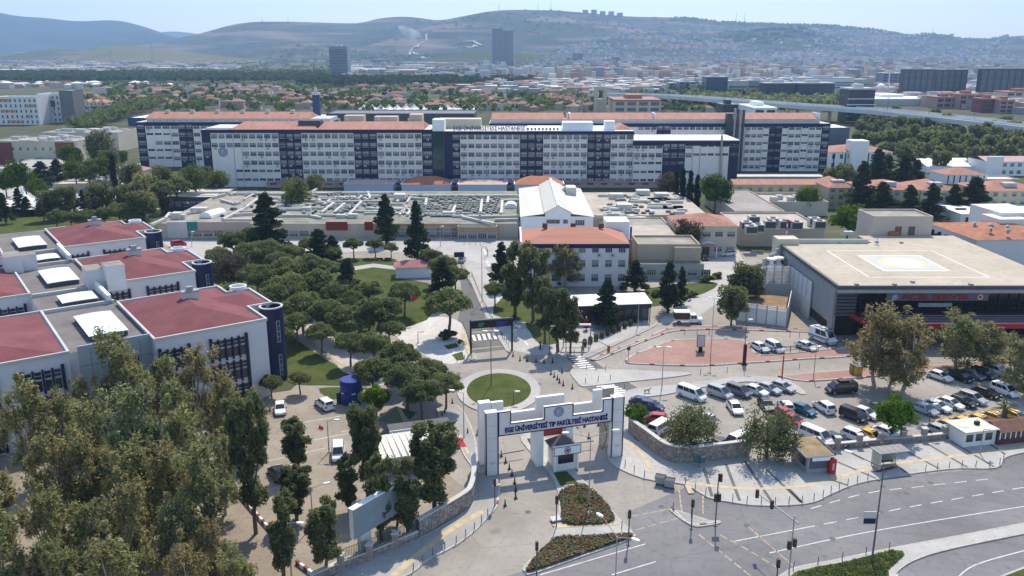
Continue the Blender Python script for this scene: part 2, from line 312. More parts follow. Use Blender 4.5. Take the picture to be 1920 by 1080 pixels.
mi,mil=island('median_island',[(1455,1110),(1478,1068),(1560,1050),(1675,1026),(1800,1003),(1990,968),(1990,985),(1800,1025),(1720,1048),(1680,1075),(1668,1110)],slabw,sm=3)
lawn('lawn',[(1480,1108),(1492,1072),(1580,1054),(1674,1031),(1696,1040),(1666,1068),(1652,1108)],.2,2)
o,_=island('median_island',[(1850,1120),(1875,1080),(1960,1058),(1960,1120)],grass,sm=2)
o,_=island('gantry_island',[(876,666),(889,661),(893,672),(884,676)],slab,sm=2)
o,_=island('avenue_median',[(949,657),(953,654),(930,615),(908,575),(893,540),(884,520),(881,522),(890,545),(905,580),(926,618)],slabw,sm=2)
# flower beds with red flowers
bedm=GROUND('flower_bed_soil',(.1,.1,.035),(.17,.09,.05),(.2,.16,.1),.5,2.)
def bed(pts,n,seed):
    p=smooth(GL(pts,.3),3,True);o=MB().prism(p,.1,.26,0,0).ob('flower_bed',bedm,ei)
    xs=[q[0] for q in p];ys=[q[1] for q in p];r=random.Random(seed);mb=MB()
    def ins(x,y):
        c=False;j=len(p)-1
        for i in range(len(p)):
            if (p[i][1]>y)!=(p[j][1]>y) and x<(p[j][0]-p[i][0])*(y-p[i][1])/(p[j][1]-p[i][1])+p[i][0]: c=not c
            j=i
        return c
    k=0
    while k<n:
        x,y=r.uniform(min(xs),max(xs)),r.uniform(min(ys),max(ys))
        if not ins(x,y): continue
        k+=1;s=r.uniform(.05,.16);z=.26+r.uniform(.05,.3);a=r.uniform(0,6.28)
        dx,dy=s*math.cos(a),s*math.sin(a);t=r.uniform(-.08,.08)
        mb.poly([(x-dx,y-dy,z-t),(x+dy,y-dx,z+t),(x+dx,y+dy,z+t),(x-dy,y+dx,z-t)],r.choice([0,0,0,0,0,0,1,2]))
    f=mb.ob('bedding_flowers',[M('flower_leaf',(.09,.105,.045),1,.3,2.),M('red_petal',(.2,.04,.03),.9,.3,2.),M('rust_petal',(.2,.09,.05),.9,.2,2.)],ei);f['kind']='stuff'
bed([(1050,922),(1098,909),(1153,970),(1100,982),(1055,978),(1053,947)],5200,1)
bed([(1040,1010),(1100,1006),(1174,1001),(1181,1007),(1100,1034),(1002,1068),(989,1062)],5200,2)
sheet('garden_patch',[(1038,886),(1062,883),(1084,905),(1051,911)],grass,.165,parent=ei);sheet('garden_patch',[(988,822),(1000,822),(1008,834),(996,838)],grass,.165,parent=ei)
for q in ([(1035,983),(1150,978),(1160,984),(1044,990)],):
    sheet('tactile_strip',q,tactile,.165,parent=ei)
for c in ((1042,973),(1083,1033),(1042,1042),(1100,960)):
    x,y=G(*c,.3);MB().box(x-.6,x+.6,y-.5,y+.5,.26,.42,0,rz=.3).ob('access_cover',[lgrey],ei)
# dark paving bands and tactile lines
for a,b in (((1320,877),(1335,931)),((1361,870),(1387,939)),((1396,864),(1447,941)),((1437,880),(1502,942)),((1480,917),(1505,943)),((1560,900),(1592,911)),((1570,866),(1650,900)),((1593,848),(1620,862)),((1640,843),(1700,886)),((1688,840),(1765,881)),((1740,833),(1815,877)),((1783,827),(1865,876)),((1830,815),(1885,852))):
    l=GL([a,b],.14);mb=MB();ribbon(l,.42,.146,mb);mb.ob('paving_band',M('dark_granite_band',(.13,.13,.125),.9,.2,1.),rp)
def tline(pts,w,par,z=.15):
    mb=MB();ribbon(smooth(GL(pts,.14),4),w,z,mb);return mb.ob('tactile_strip',tactile,par)
tline([(1280,905),(1400,916),(1500,912),(1560,898),(1640,876),(1730,863),(1850,848),(1900,840),(1960,826)],.62,rp)
tline([(1158,815),(1200,848),(1222,884)],.5,rp);tline([(1288,908),(1296,925)],.7,rp)
tline([(720,1095),(790,1035),(850,990),(905,958)],.85,lp);tline([(862,815),(878,850)],.4,lp)
mb=MB();ribbon(smooth(GL([(868,625),(880,662),(892,678)],.1),3),.8,.13,mb);tag(mb.ob('tactile_strip',tactile),kind='structure')
mb=MB();ribbon(smooth(GL([(590,640),(640,680),(704,724)],.1),3),.8,.1,mb);tag(mb.ob('tactile_strip',tactile),kind='structure')
# painted markings
def dashes(name,pts,w,dash,gap,mat,z=.016):
    l=smooth(GL(pts),6);mb=MB();p=along(l,dash+gap if gap else .5)
    if not gap: ribbon(l,w,z,mb)
    else:
        for x,y,a in p:
            c,s=math.cos(a),math.sin(a);mb.poly([(x+s*w/2,y-c*w/2,z),(x+c*dash+s*w/2,y+s*dash-c*w/2,z),(x+c*dash-s*w/2,y+s*dash+c*w/2,z),(x-s*w/2,y+c*w/2,z)])
    return tag(mb.ob(name,mat),kind='structure')
wp,yp=M('worn_white_paint',(.55,.55,.53),.7,.3,1.2),M('worn_yellow_paint',(.36,.3,.19),.7,.3,1.2)
for pts,d,g in (([(1520,954),(1620,926),(1720,913),(1847,899)],1.8,1.4),([(1545,983),(1620,968),(1720,948),(1925,913)],1.8,1.4),([(1377,1015),(1528,986)],2,0),([(1443,1037),(1600,1003),(1760,975),(1930,948)],2,0),([(1013,1078),(1210,1020)],2,0),([(1147,1078),(1230,1053)],2,0),([(1680,1090),(1693,1057),(1757,1033)],2,0),([(1785,1095),(1827,1060),(1930,1030)],2,0)):
    dashes('lane_marking',pts,.15,d,g,wp)
for pts,d,g in (([(1310,1002),(1345,1030),(1410,1082)],1.2,.4),([(1350,1003),(1400,1030),(1450,1060)],1.,.5),([(1400,985),(1440,1020),(1493,1066)],1.4,.2),([(1187,968),(1262,953)],1.,.2),([(940,932),(1043,966)],1.4,.2),([(1170,1000),(1260,975)],1.2,.5),([(1272,910),(1278,955)],1.,.2),([(1318,912),(1318,960)],1.,.2)):
    dashes('lane_marking',pts,.2,d,g,yp)
for pts in ([(1060,674),(1084,694)],[(1118,676),(1147,696)],[(1085,728),(1112,746)],[(1180,716),(1200,728)],[(885,655),(948,648)],[(884,624),(938,618)]): dashes('stop_line',pts,.45,2,0,yp)
dashes('lane_marking',[(1405,628),(1520,630)],.15,2,0,yp);dashes('lane_marking',[(1260,703),(1380,697),(1590,680)],.15,2,0,yp);dashes('lane_marking',[(1180,668),(1230,645),(1280,633)],.12,1,2.4,wp)
for pts in ([(520,800),(570,792),(640,780)],[(500,880),(560,868)],[(640,810),(690,800)],[(590,825),(640,815),(690,806)],[(480,870),(610,840)]): dashes('bay_marking',pts,.14,2,0,wp)
for k in range(5): dashes('lane_arrow',[(935-6*k,560-22*k+5),(931-6*k,560-22*k-5)],.5,2,0,wp)
dashes('lane_arrow',[(968,630),(963,620)],.45,2,0,wp);dashes('lane_arrow',[(990,648),(984,640)],.45,2,0,wp)
def crosswalk(a,b,n,v,w=.5):
    """n stripes from a to b (photo pixels), each as long as vector v"""
    o=E('crosswalk',(0,0,0));o['kind']='structure'
    for k in range(n):
        t=(k+.5)/n;c=(a[0]+(b[0]-a[0])*t,a[1]+(b[1]-a[1])*t);l=GL([(c[0]-v[0]/2,c[1]-v[1]/2),(c[0]+v[0]/2,c[1]+v[1]/2)]);mb=MB();ribbon(l,w,.022,mb);mb.ob('crosswalk_stripe',white_paint,o)
sheet('crossing_pad',[(1062,672),(1102,669),(1142,697),(1098,697)],darkasph,.012);sheet('crossing_pad',[(1098,728),(1180,716),(1200,729),(1120,742)],darkasph,.012);sheet('crossing_pad',[(880,628),(940,622),(948,648),(885,652)],darkasph,.016)
crosswalk((884,634),(942,629),6,(4,11),.55);crosswalk((1078,668),(1105,694),7,(25,-2),.5);crosswalk((1132,722),(1166,738),5,(34,-3),.5)
# red and white kerb stones round the brick paving
ks=[MB().box(-.42,.42,-.13,.13,0,.2).mesh('kerb_stone',[m]) for m in (M('kerb_white_paint',(.52,.5,.46),.8,.25,1.5),M('red_kerb_paint',(.2,.055,.04),.8,.25,1.5))]
def stones(line,par,z=.0,step=.9,closed=False):
    for i,(x,y,a) in enumerate(along(line+line[:1] if closed else line,step)): OB('kerb_stone',ks[1 if i%6==0 else 0],par,(x,y,z),a)
stones(bil,bi,closed=True);stones(bsl,bs,closed=True);stones(btl[:len(btl)//2],bt)
stones(smooth(GL([(936,905),(936,925),(932,948)]),4),lp,.0);stones(smooth(GL([(1262,956),(1296,985),(1349,979)]),4),rp,.0)
# ================================================================ HILLS AND THE FAR CITY
def fbm(x,y,o=4,seed=0):
    v=0;a=1.;f=1.
    for k in range(o):
        v=v+a*np.sin(x*f*1.7+seed*1.3+k*2.1+1.3*np.sin(y*f*1.3+k))*np.cos(y*f*1.9+seed*.7+k*1.7+1.1*np.sin(x*f*1.1+k*3));a*=.5;f*=2.03
    return v
def hillmat(name,c1,c2,c3,terr=False):
    m=GROUND(name,c1,c2,c3,.0018,.011,rough=1,spec=0)
    if terr:
        t=m.node_tree;b=t.nodes['Principled BSDF'];l=b.inputs['Base Color'].links[0].from_socket
        tc=nd(t,'ShaderNodeTexCoord');mp=nd(t,'ShaderNodeMapping');mp.inputs['Scale'].default_value=(.0006,.0004,.011);t.links.new(tc.outputs['Object'],mp.inputs[0])
        n=nd(t,'ShaderNodeTexNoise');n.inputs['Scale'].default_value=2.4;n.inputs['Detail'].default_value=5;t.links.new(mp.outputs[0],n.inputs['Vector'])
        r=nd(t,'ShaderNodeValToRGB');r.color_ramp.elements[0].position=.5;r.color_ramp.elements[1].position=.62;t.links.new(n.outputs[0],r.inputs[0])
        mx=nd(t,'ShaderNodeMix',data_type='RGBA');t.links.new(r.outputs[0],mx.inputs[0]);t.links.new(l,mx.inputs[6]);mx.inputs[7].default_value=(.21,.155,.115,1);t.links.new(mx.outputs[2],b.inputs['Base Color'])
    return m
def ridge(name,sky,d0,d1,base_py,mat,seed,amp,pw=1.3,back=.35):
    """a range of hills: sky = ridge line, d0 distance of the foot, d1 distance of the ridge"""
    us=np.arange(sky[0][0],sky[-1][0]+1,8.);hp=np.interp(us,[p[0] for p in sky],[p[1] for p in sky])
    k=np.ones(5)/5;hp=np.convolve(np.pad(hp,2,'edge'),k,'valid')
    ns=60;ss=np.linspace(0,1+back,ns);V=[];x0=(us-960)/F
    zr=np.array([AT(960,p,d1)[2] for p in hp])
    Z=np.zeros((ns,len(us)));Xs=np.zeros_like(Z);Ys=np.zeros_like(Z)
    for i,s in enumerate(ss):
        d=d0+(d1-d0)*s;Xs[i]=x0*d*cp*1.0+0;Ys[i]=d
        prof=s**pw if s<=1 else 1-((s-1)/back)**1.5*.7
        Z[i]=zr*prof+(fbm(Xs[i]/900.+seed,np.full_like(us,d/700.),5,seed)*amp*math.sin(math.pi*min(s,1))-2*(s==0))
    V=[(Xs[i,j],Ys[i,j],max(Z[i,j],-3)) for i in range(ns) for j in range(len(us))];n=len(us)
    Fc=[(i*n+j,i*n+j+1,(i+1)*n+j+1,(i+1)*n+j) for i in range(ns-1) for j in range(n-1)]
    me=bpy.data.meshes.new(name);me.from_pydata(V,[],Fc);me.materials.append(mat);me.polygons.foreach_set('use_smooth',[True]*len(Fc));me.update()
    o=OB(name,me);o['kind']='structure'
    def hz(px,s):
        j=int(np.clip((px-us[0])/8,0,n-1));i=min(int(s/(1+back)*(ns-1)),ns-1);return V[i*n+j]
    return hz
MAIN=[(-160,120),(60,118),(150,112),(200,92),(300,80),(380,63),(430,48),(470,41),(540,40),(640,43),(680,44),(700,36),(740,31),(775,31),(800,35),(825,39),(870,30),(920,20),(960,18),(1040,19),(1100,24),(1180,31),(1290,33),(1340,40),(1400,42),(1480,45),(1560,47),(1640,55),(1700,67),(1760,72),(1820,71),(1900,74),(2100,78)]
hz=ridge('hills',MAIN,4300,7200,125,hillmat('hill_scrub',(.04,.052,.026),(.085,.09,.048),(.16,.125,.085),True),3,72)
ridge('hills',[(-420,30),(-100,14),(0,21),(40,30),(90,33),(150,40),(200,38),(225,37),(260,45),(300,58),(330,72),(420,110),(520,118)],6500,9800,110,hillmat('far_hill',(.035,.048,.034),(.055,.065,.046),(.075,.07,.052)),8,70)
ridge('hills',[(200,75),(290,62),(330,58),(380,64),(480,90)],11000,14000,90,MATS['far_hill'],2,20)
ridge('hills',[(1500,90),(1700,78),(1860,72),(1890,70),(1930,72),(2150,76)],9500,13000,90,MATS['far_hill'],5,15)
ridge('hills',[(100,118),(150,104),(190,88),(220,84),(280,86),(360,98),(440,108),(500,116)],3900,4700,122,hillmat('foothill_grass',(.12,.12,.045),(.17,.15,.075),(.13,.1,.06)),6,6,1.0,.8)
hf=ridge('hills',[(700,130),(760,122),(800,110),(850,98),(910,93),(1000,100),(1040,112),(1080,126)],3600,4500,126,hillmat('foothill_scrub',(.05,.065,.03),(.08,.09,.04),(.12,.11,.06)),4,8,1.0,.8)
# a burning heap's pale smoke, drifting over the slope
sm=bpy.data.materials.new('smoke');sm.use_nodes=True;t=sm.node_tree;t.nodes.clear();out=nd(t,'ShaderNodeOutputMaterial');pv=nd(t,'ShaderNodeVolumePrincipled');t.links.new(pv.outputs[0],out.inputs[1]);pv.inputs['Color'].default_value=(.95,.95,.95,1)
tc=nd(t,'ShaderNodeTexCoord');n=nd(t,'ShaderNodeTexNoise');n.inputs['Scale'].default_value=.006;n.inputs['Detail'].default_value=4;t.links.new(tc.outputs['Object'],n.inputs['Vector'])
mr=nd(t,'ShaderNodeMapRange');mr.inputs[1].default_value=.46;mr.inputs[2].default_value=.75;mr.inputs[4].default_value=.018;t.links.new(n.outputs[0],mr.inputs[0]);t.links.new(mr.outputs[0],pv.inputs['Density'])
mb=MB();pa=[AT(825,106,4250),AT(806,92,4300),AT(785,76,4350),AT(768,60,4400),AT(755,48,4450)];rr=[30,55,60,50,25]
pp=smooth(pa,4);rq=np.interp(np.linspace(0,4,len(pp)),range(5),rr);n_=14
for (x,y,z),q in zip(pp,rq): mb.v+=[(x+q*math.cos(6.2832*k/n_),y+q*math.sin(6.2832*k/n_),z) for k in range(n_)]
for i in range(len(pp)-1):
    for k in range(n_): mb.f.append((i*n_+k,i*n_+(k+1)%n_,(i+1)*n_+(k+1)%n_,(i+1)*n_+k));mb.m.append(0)
mb.f+=[tuple(range(n_-1,-1,-1)),tuple(range((len(pp)-1)*n_,len(pp)*n_))];mb.m+=[0,0]
tag(mb.ob('smoke',sm),kind='stuff')
# ---- thousands of small houses: the plain and the hillside town (one mass), by seeded scatter
cityc=[M('town_%s'%a,c,.9,.1,.02) for a,c in (('white',(.62,.6,.57)),('cream',(.5,.43,.35)),('pink',(.45,.3,.25)),('tile',(.36,.16,.11)),('grey',(.28,.29,.31)),('sheet',(.75,.76,.76)))]
mb=MB();r=random.Random(11)
def hs(x,y,z,w,d,h,a,wm,rm): mb.box(x-w/2,x+w/2,y-d/2,y+d/2,z-6,z+h,wm,rz=a,top=rm)
for k in range(5200):
    px=r.triangular(880,2000,1750) if r.random()<.55 else r.uniform(980,2000);s=r.random()**1.3*.86
    if 1345<px<1500 and .34<s<.66 and r.random()<.9: continue
    if px<1250 and s>.5-(1250-px)/900: continue
    if px>1560 and s>.97: continue
    if r.random()<s*.3: continue
    p=hz(px,s);w=r.uniform(10,22);hs(p[0]+r.uniform(-25,25),p[1]+r.uniform(-20,20),p[2],w,r.uniform(10,18),r.uniform(5,15),r.uniform(0,1.6),r.choice([0,0,1,1,2,4]),r.choice([0,1,3,3,4,5,0]))
for k in range(3400):
    py=r.uniform(111,182);px=r.triangular(850,1990,1300)
    if px>1240 and py>162 and px<1640: continue
    d=G(px,py)[1]
    if d>4300: continue
    x=XX(px,d);w=r.uniform(8,20);hs(x,d,0,w,r.uniform(10,18),r.uniform(7,27 if d>1500 else 13),r.uniform(-.2,.2),r.choice([0,0,1,1,2,4]),r.choice([0,1,3,3,4,5,5,0]))
for k in range(420):
    py=r.uniform(181,214);px=r.uniform(1640,2000);d=G(px,py)[1]
    if d>1050 or py>190+(px-1640)*.09: continue
    x=XX(px,d);hs(x,d,0,r.uniform(8,22),r.uniform(8,16),r.uniform(4,11),r.uniform(-.3,.3),r.choice([0,1,1,2,4]),r.choice([1,3,3,4,5]))
for k in range(1100):
    py=r.uniform(105,139);px=r.uniform(-60,900)
    if 430<px<650 and py>118: continue
    d=min(G(px,py)[1],5200);x=XX(px,d);b=r.random()<.35;hs(x,d,0,r.uniform(30,110) if b else r.uniform(12,26),r.uniform(18,60) if b else 16,r.uniform(6,11),r.uniform(-.1,.1),r.choice([0,1,2,4]),r.choice([5,5,5,3,4,1]) if b else r.choice([0,3,3,4,5]))
for k in range(40):
    px=1085+k*13+r.uniform(-5,5);s=r.uniform(.66,.9)
    if 1340<px<1560: p=hz(px,s);hs(p[0],p[1],p[2],26,14,18,.1,2,3)
tag(mb.ob('distant_town',cityc),kind='stuff')
# white blocks on the ridge
for k,px in enumerate((1103,1118,1131,1148,1164)):
    p=hz(px,.985);e=E('hilltop_block',(p[0],p[1],p[2]-4),0,'%s of the five pale apartment blocks on top of the ridge, from the left'%ORD(k+1),'apartment block','blocks on the ridge')
    MB().box(-22,22,-9,9,0,28+(k%2)*6).ob('wall',cityc[4],e);MB().box(-23,23,-10,10,28+(k%2)*6,30+(k%2)*6).ob('roof',cityc[1],e)
for k,(px,h,nm) in enumerate(((941,60,'above the tall tower'),(1013,70,'on the middle of the ridge'),(1037,75,'right of the middle of the ridge'),(1376,70,'leftmost of three on the right ridge'),(1382,80,'middle of three on the right ridge'),(1393,80,'rightmost of three on the right ridge'),(1744,85,'alone on the falling right ridge'),(498,40,'on the quarried ridge at left'),(551,40,'second on the quarried ridge at left'))):
    p=hz(px,1.0);mb=MB();mb.tube((0,0,-10),(0,0,h),2.2,.8,6)
    for z in (.4,.7): mb.box(-3,3,-.5,.5,h*z,h*z+1.5)
    o=mb.ob('radio_mast',polef,None,(p[0],p[1],p[2]));tag(o,'thin radio mast standing '+nm,'mast','masts on the ridge')
for k,px in enumerate((287,209)):
    y=3900.;x=XX(px,y);h=88-30*k;mb=MB()
    for a,b in ((-1,-1),(1,-1),(1,1),(-1,1)): mb.tube((a*6,b*6,0),(a*.8,b*.8,h),.7,.4,5)
    for z in (.2,.4,.6,.8): mb.box(-6*(1-z),6*(1-z),-6*(1-z),6*(1-z),h*z,h*z+.8)
    for z in (.82,.92): mb.box(-11,11,-.5,.5,h*z,h*z+.9)
    tag(mb.ob('power_pylon',pole_m,None,(x,y,0)),('tall' if k==0 else 'small')+' lattice power pylon in front of the left mountain','pylon')
# pale dirt tracks on the slope
trk=M('dirt_track',(.5,.45,.38),1,.1,.02)
for pl in ([(727,118),(765,108),(776,100),(800,112)],[(855,87),(870,80),(890,78),(905,86)],[(775,95),(800,78),(805,66)],[(1520,118),(1526,105),(1537,98)],[(1535,98),(1541,110),(1544,122)],[(1140,112),(1150,108)],[(870,90),(900,87)]):
    l=[]
    for px,py in smooth(pl,5):
        best=min((abs(0 if False else (hz(px,s)[2]-AT(px,py,hz(px,s)[1])[2])),s) for s in np.linspace(.02,1,60));q=hz(px,best[1]);l.append((q[0],q[1],q[2]+5))
    mb=MB();mb.strip([(x-5,y-8,z) for x,y,z in l],[(x+5,y+8,z+3) for x,y,z in l]);tag(mb.ob('dirt_track',trk),kind='structure')
# ---- buildings one can tell apart in the far city
def tower(label,cat,pl,pr,top,d,style,mat,roofm=None,name='tower_block',depth=None,group=None,fl=3.4,win=glassb):
    xc=XX((pl+pr)/2,d);w=(pr-pl)/PPM(d);h=ZZ(top,d);dp=depth or min(w,26)
    e=E(name,(xc,d,0),0,label,cat,group)
    MB().box(-w/2,w/2,0,dp,0,h).ob('wall',mat,e)
    MB().box(-w/2-.3,w/2+.3,-.3,dp+.3,h,h+1.2).box(-w*.2,w*.15,dp*.3,dp*.7,h+1.2,h+4).ob('roof',roofm or lgrey,e)
    n=max(2,int(h/fl));fm=None
    if style=='bands':
        me=MB().box(-w/2+.6,w/2-.6,-.25,.1,0,fl*.5).mesh('window_band',win)
        for k in range(n-1): OB('window_band',me,e,(0,0,fl*k+fl*.45))
        if fl>4:
            me=MB().box(-w/2-.8,w/2+.8,-1.4,.1,0,.5).mesh('balcony',whitec)
            for k in range(n): OB('balcony',me,e,(0,0,fl*k+fl*.1))
    elif style=='grid':
        q=max(2,int(w/7));me=MB().box(-.36*w/q,.36*w/q,-.25,.1,0,h/n*.6 if n<9 else h-3).mesh('window',win)
        for k in range(q):
            x=-w/2+w*(k+.5)/q
            if n<9:
                for j in range(n): OB('window',me,e,(x,0,h/n*(j+.3)))
            else: OB('window_strip',me,e,(x,0,1.5))
        if n>=9:
            me=MB().box(-w/2,w/2,-.45,.1,0,.5).mesh('floor_edge',mat)
            for k in range(1,n,2): OB('floor_edge',me,e,(0,0,h*k/n))
    return e
gt=M('grey_tower',(.23,.25,.28),.5,.1,.05);gb=M('grey_blue_tower',(.16,.19,.24),.4,.1,.05);dk=M('dark_facade',(.035,.045,.065),.3,.2,.05);pk=M('pink_render',(.45,.27,.24),.9,.1,.05);bl=M('blue_glass_facade',(.04,.07,.12),.2,.2,.05)
tower('tall left half of the twin glass skyscraper, with a stepped dark top','skyscraper',923,943,53,3200,'bands',gb,name='skyscraper',fl=4)
tower('tall right half of the twin glass skyscraper, slightly lower and striped','skyscraper',943.5,962,57,3215,'grid',gt,name='skyscraper')
tower('round grey tower with bands, standing alone in the fields at left','tower',619,653,87,2050,'bands',gt,depth=40,win=dk)
tower('long grey office block right of the round banded tower','office block',665,712,124,2500,'bands',gt,win=dk)
tower('low office slab right of the long grey block','office block',730,790,133,2400,'bands',lgrey,win=dk)
XT=[];rx=random.Random(77)
for k in range(30):
    d_=rx.uniform(1150,1750);XT.append((1190+k*16+rx.uniform(0,4),rx.uniform(17,36),138+(1750-d_)/60*1.6+rx.uniform(0,9),d_,rx.choice(['bands','grid']),rx.choice([gt,gb,lgrey,cream,pk,whitec,lgrey,cream])))
CT=((892,950,122,2900,'bands',gt),(880,930,142,2100,'bands',bl),(905,952,134,2500,'bands',gb),(855,878,118,3400,'grid',lgrey),(815,850,138,1900,'grid',pk),(775,830,140,1900,'grid',pk),(1038,1062,120,3600,'grid',gt),(1062,1076,108,3500,'grid',gb),(1073,1092,100,3400,'grid',gb),(1072,1093,116,3300,'grid',pk),(1131,1146,111,3300,'grid',gt),(1147,1162,107,3300,'grid',gb),(1166,1183,114,3300,'grid',gb),(1138,1168,127,3000,'grid',cream),(1209,1220,117,3100,'grid',gb),(1270,1300,125,3000,'grid',bl),(1263,1275,132,2600,'grid',gt),(1323,1363,145,1110,'bands',bl),(1365,1402,153,1150,'bands',lgrey),(1403,1440,152,1160,'bands',gt),(1433,1492,157,980,'grid',dk),(1494,1562,157,975,'grid',dk),(1495,1600,147,1300,'bands',whitec),(1555,1625,150,1330,'bands',lgrey),(1440,1480,140,2300,'grid',gt),(1653,1690,138,1250,'grid',gb),(1655,1715,120,2600,'grid',gt),(1535,1560,123,3200,'grid',gt),(1370,1395,128,3200,'grid',cream),(1470,1500,134,2800,'grid',pk),(700,730,112,3900,'grid',gb),(668,696,118,3900,'grid',gt),(1600,1640,122,3600,'grid',lgrey),(640,668,140,2000,'grid',gt),(500,530,137,2000,'bands',dk),(120,152,135,2300,'bands',lgrey))+tuple((a_,a_+w_,t_,d_,s_,m_) for a_,w_,t_,d_,s_,m_ in XT)
for i,(a,b,t,d,st,m) in enumerate(CT):
    kind={'bands':'striped','grid':'gridded'}[st];cn={'grey_tower':'grey','grey_blue_tower':'slate blue','blue_glass_facade':'dark blue glass','pale_concrete':'pale concrete','pink_render':'pink','dark_facade':'black glass','bright_white':'white','cream_render':'cream'}[m.name]
    tower('%s %s city block, %s from the left among the towers below the hills'%(cn,kind,ORD(1+sum(q[0]<a for q in CT))),'tower block',a,b,t,d,st,m,group='towers in the far city')
dk2=M('slate_facade',(.05,.062,.085),.35,.15,.05);wn2=M('green_grey_panel',(.1,.125,.15),.3,.3,.03)
tower('left of the broad dark glass apartment towers behind the viaduct, roof stepped','apartment tower',1688,1745,130,1010,'grid',dk2,win=wn2,depth=8)
tower('middle of the broad dark glass apartment towers behind the viaduct','apartment tower',1750,1808,131,1020,'grid',dk2,win=wn2,depth=8)
tower('widest dark glass apartment tower, cut by the right picture edge','apartment tower',1833,1960,129,990,'grid',dk2,win=wn2,depth=8)
tower('near black tower with white balcony bands beside the viaduct','apartment tower',1587,1635,168,690,'bands',dk,fl=4.4,depth=20,win=dk)
for i,(a,b,t,d,m,ds) in enumerate(((1755,1796,184,860,pk,'pink block with a tiled roof, leftmost behind the viaduct'),(1797,1838,179,850,pk,'taller dusky pink block behind the viaduct'),(1838,1872,187,800,M('brick_red',(.22,.06,.06),.9,.1,.1),'dark red block with white window strips behind the viaduct'),(1873,1899,190,790,pk,'pink block beside the dark red one, behind the viaduct'),(1885,1960,174,900,cream,'long pale block with a white roof at the right picture edge'))):
    tower(ds,'apartment block',a,b,t,d,'grid',m,terra,group='blocks behind the viaduct',name='apartment_block')
tower('long white warehouse with a bright roof behind the viaduct','warehouse',1636,1756,187,900,'none',M('pale_cladding',(.45,.44,.46),.8,.05,.05),whiteroof,name='warehouse',depth=90)
tower('white low hall with three dark doors beyond the rear wing','hall',1410,1452,205,560,'grid',whitec,whiteroof,name='hall',depth=40)
tower('dark gabled glass hall beyond the rear wing','hall',1352,1382,199,600,'none',dk,dk,name='hall',depth=20)
# domes and bell tower
for i,(px,py,w) in enumerate(((1649,160,16),(1156,140,11),(1190,153,8),(1530,147,9),(1222,118,8))):
    d=[1000,2300,1700,2200,3000][i];x=XX(px,d);rr_=w/2/PPM(d);z=ZZ(py,d)
    e=E('mosque',(x,d,0),0,['white domed mosque left of the broad dark towers','grey domed mosque in the middle of the city','small domed mosque above the church hall','small mosque with a pale dome left of the warehouse','distant mosque dome under the hillside town'][i],'mosque')
    MB().box(-rr_*1.2,rr_*1.2,-rr_*1.2,rr_*1.2,0,z-rr_*.4).ob('wall',lgrey,e);MB().lathe([(rr_*math.cos(a),z-rr_*.4+rr_*.8*math.sin(a)) for a in np.linspace(0,1.57,7)],n=14).ob('dome',whitec if i==0 else lgrey,e)
    MB().tube((rr_*1.7,0,0),(rr_*1.7,0,z*1.7),.9,.7,8).tube((rr_*1.7,0,z*1.7),(rr_*1.7,0,z*1.95),.9,.05,8).ob('minaret',lgrey,e)
e=E('bell_tower',(XX(1124,640),640,0),0,'tall pale bell tower with open belfry arches behind the hospital','bell tower');h=ZZ(157,640);w=3.4
mb=MB()
for sx in (-1,1):
    for sy in (-1,1): mb.box(sx*w-.9,sx*w+.9,sy*w-.9,sy*w+.9,0,h-4)
mb.box(-w,w,-w+.2,w-.2,0,h-11).box(-w-1,w+1,-w-1,w+1,h-4,h-2.5).box(-w-.6,w+.6,-w-.6,w+.6,h-12,h-10.5).ob('tower',cream,e);MB().prism([(-w-1,-w-1),(w+1,-w-1),(w+1,w+1),(-w-1,w+1)],h-2.5,h-1.8).lathe([(w,-1.8+h),(.1,h+1.5)],n=4).ob('roof',lgrey,e);MB().box(-1.4,1.4,-w-.1,-w+.3,h-9.5,h-5).ob('arch_opening',dgrey,e)
tower('pale church hall with a red roof right of the bell tower','hall',1150,1237,190,620,'grid',cream,terra,name='church_hall',depth=40)
# viaduct
vl=smooth([G(px,py,11.5) for px,py in ((1110,176),(1200,178),(1290,182),(1420,192),(1520,199),(1640,207),(1760,219),(1860,230),(1960,241),(2080,256))],6)
v=E('viaduct',(0,0,0),0,'long concrete motorway viaduct on piers sweeping behind the hospital to the right','viaduct')
for off,nm in ((-8,'near_deck'),(8,'far_deck')):
    l=offset(vl,off*-1 if False else off);mb=MB();a=offset(l,6.2);b=offset(l,-6.2)
    mb.strip([(x,y,11.5) for x,y in b],[(x,y,11.5) for x,y in a]);mb.strip([(x,y,9.6) for x,y in a],[(x,y,9.6) for x,y in b])
    mb.ob('deck',M('viaduct_asphalt',(.42,.42,.42),.9,.1,.1),v)
    for q in (a,b):
        m2=MB();q2=offset(q,.4);m2.strip([(x,y,9.6) for x,y in q],[(x,y,12.6) for x,y in q]);m2.strip([(x,y,12.6) for x,y in q],[(x,y,12.6) for x,y in q2]);m2.ob('parapet',M('viaduct_concrete',(.58,.58,.57),.9,.1,.1),v)
pm=MB().tube((0,0,0),(0,0,8),1.3,1.3,10).box(-1.6,1.6,-9,9,8,9.6).mesh('pier',lgrey)
for x,y,a in along(vl,32): OB('pier',pm,v,(x,y,0),a)
lm=MB().tube((0,0,0),(0,0,10),.16,.1,6).box(-.2,.2,-2.2,2.2,9.9,10.1).mesh('lamp',polef)
for x,y,a in along(vl,44,10): OB('lamp',lm,v,(x,y,11.5),a)
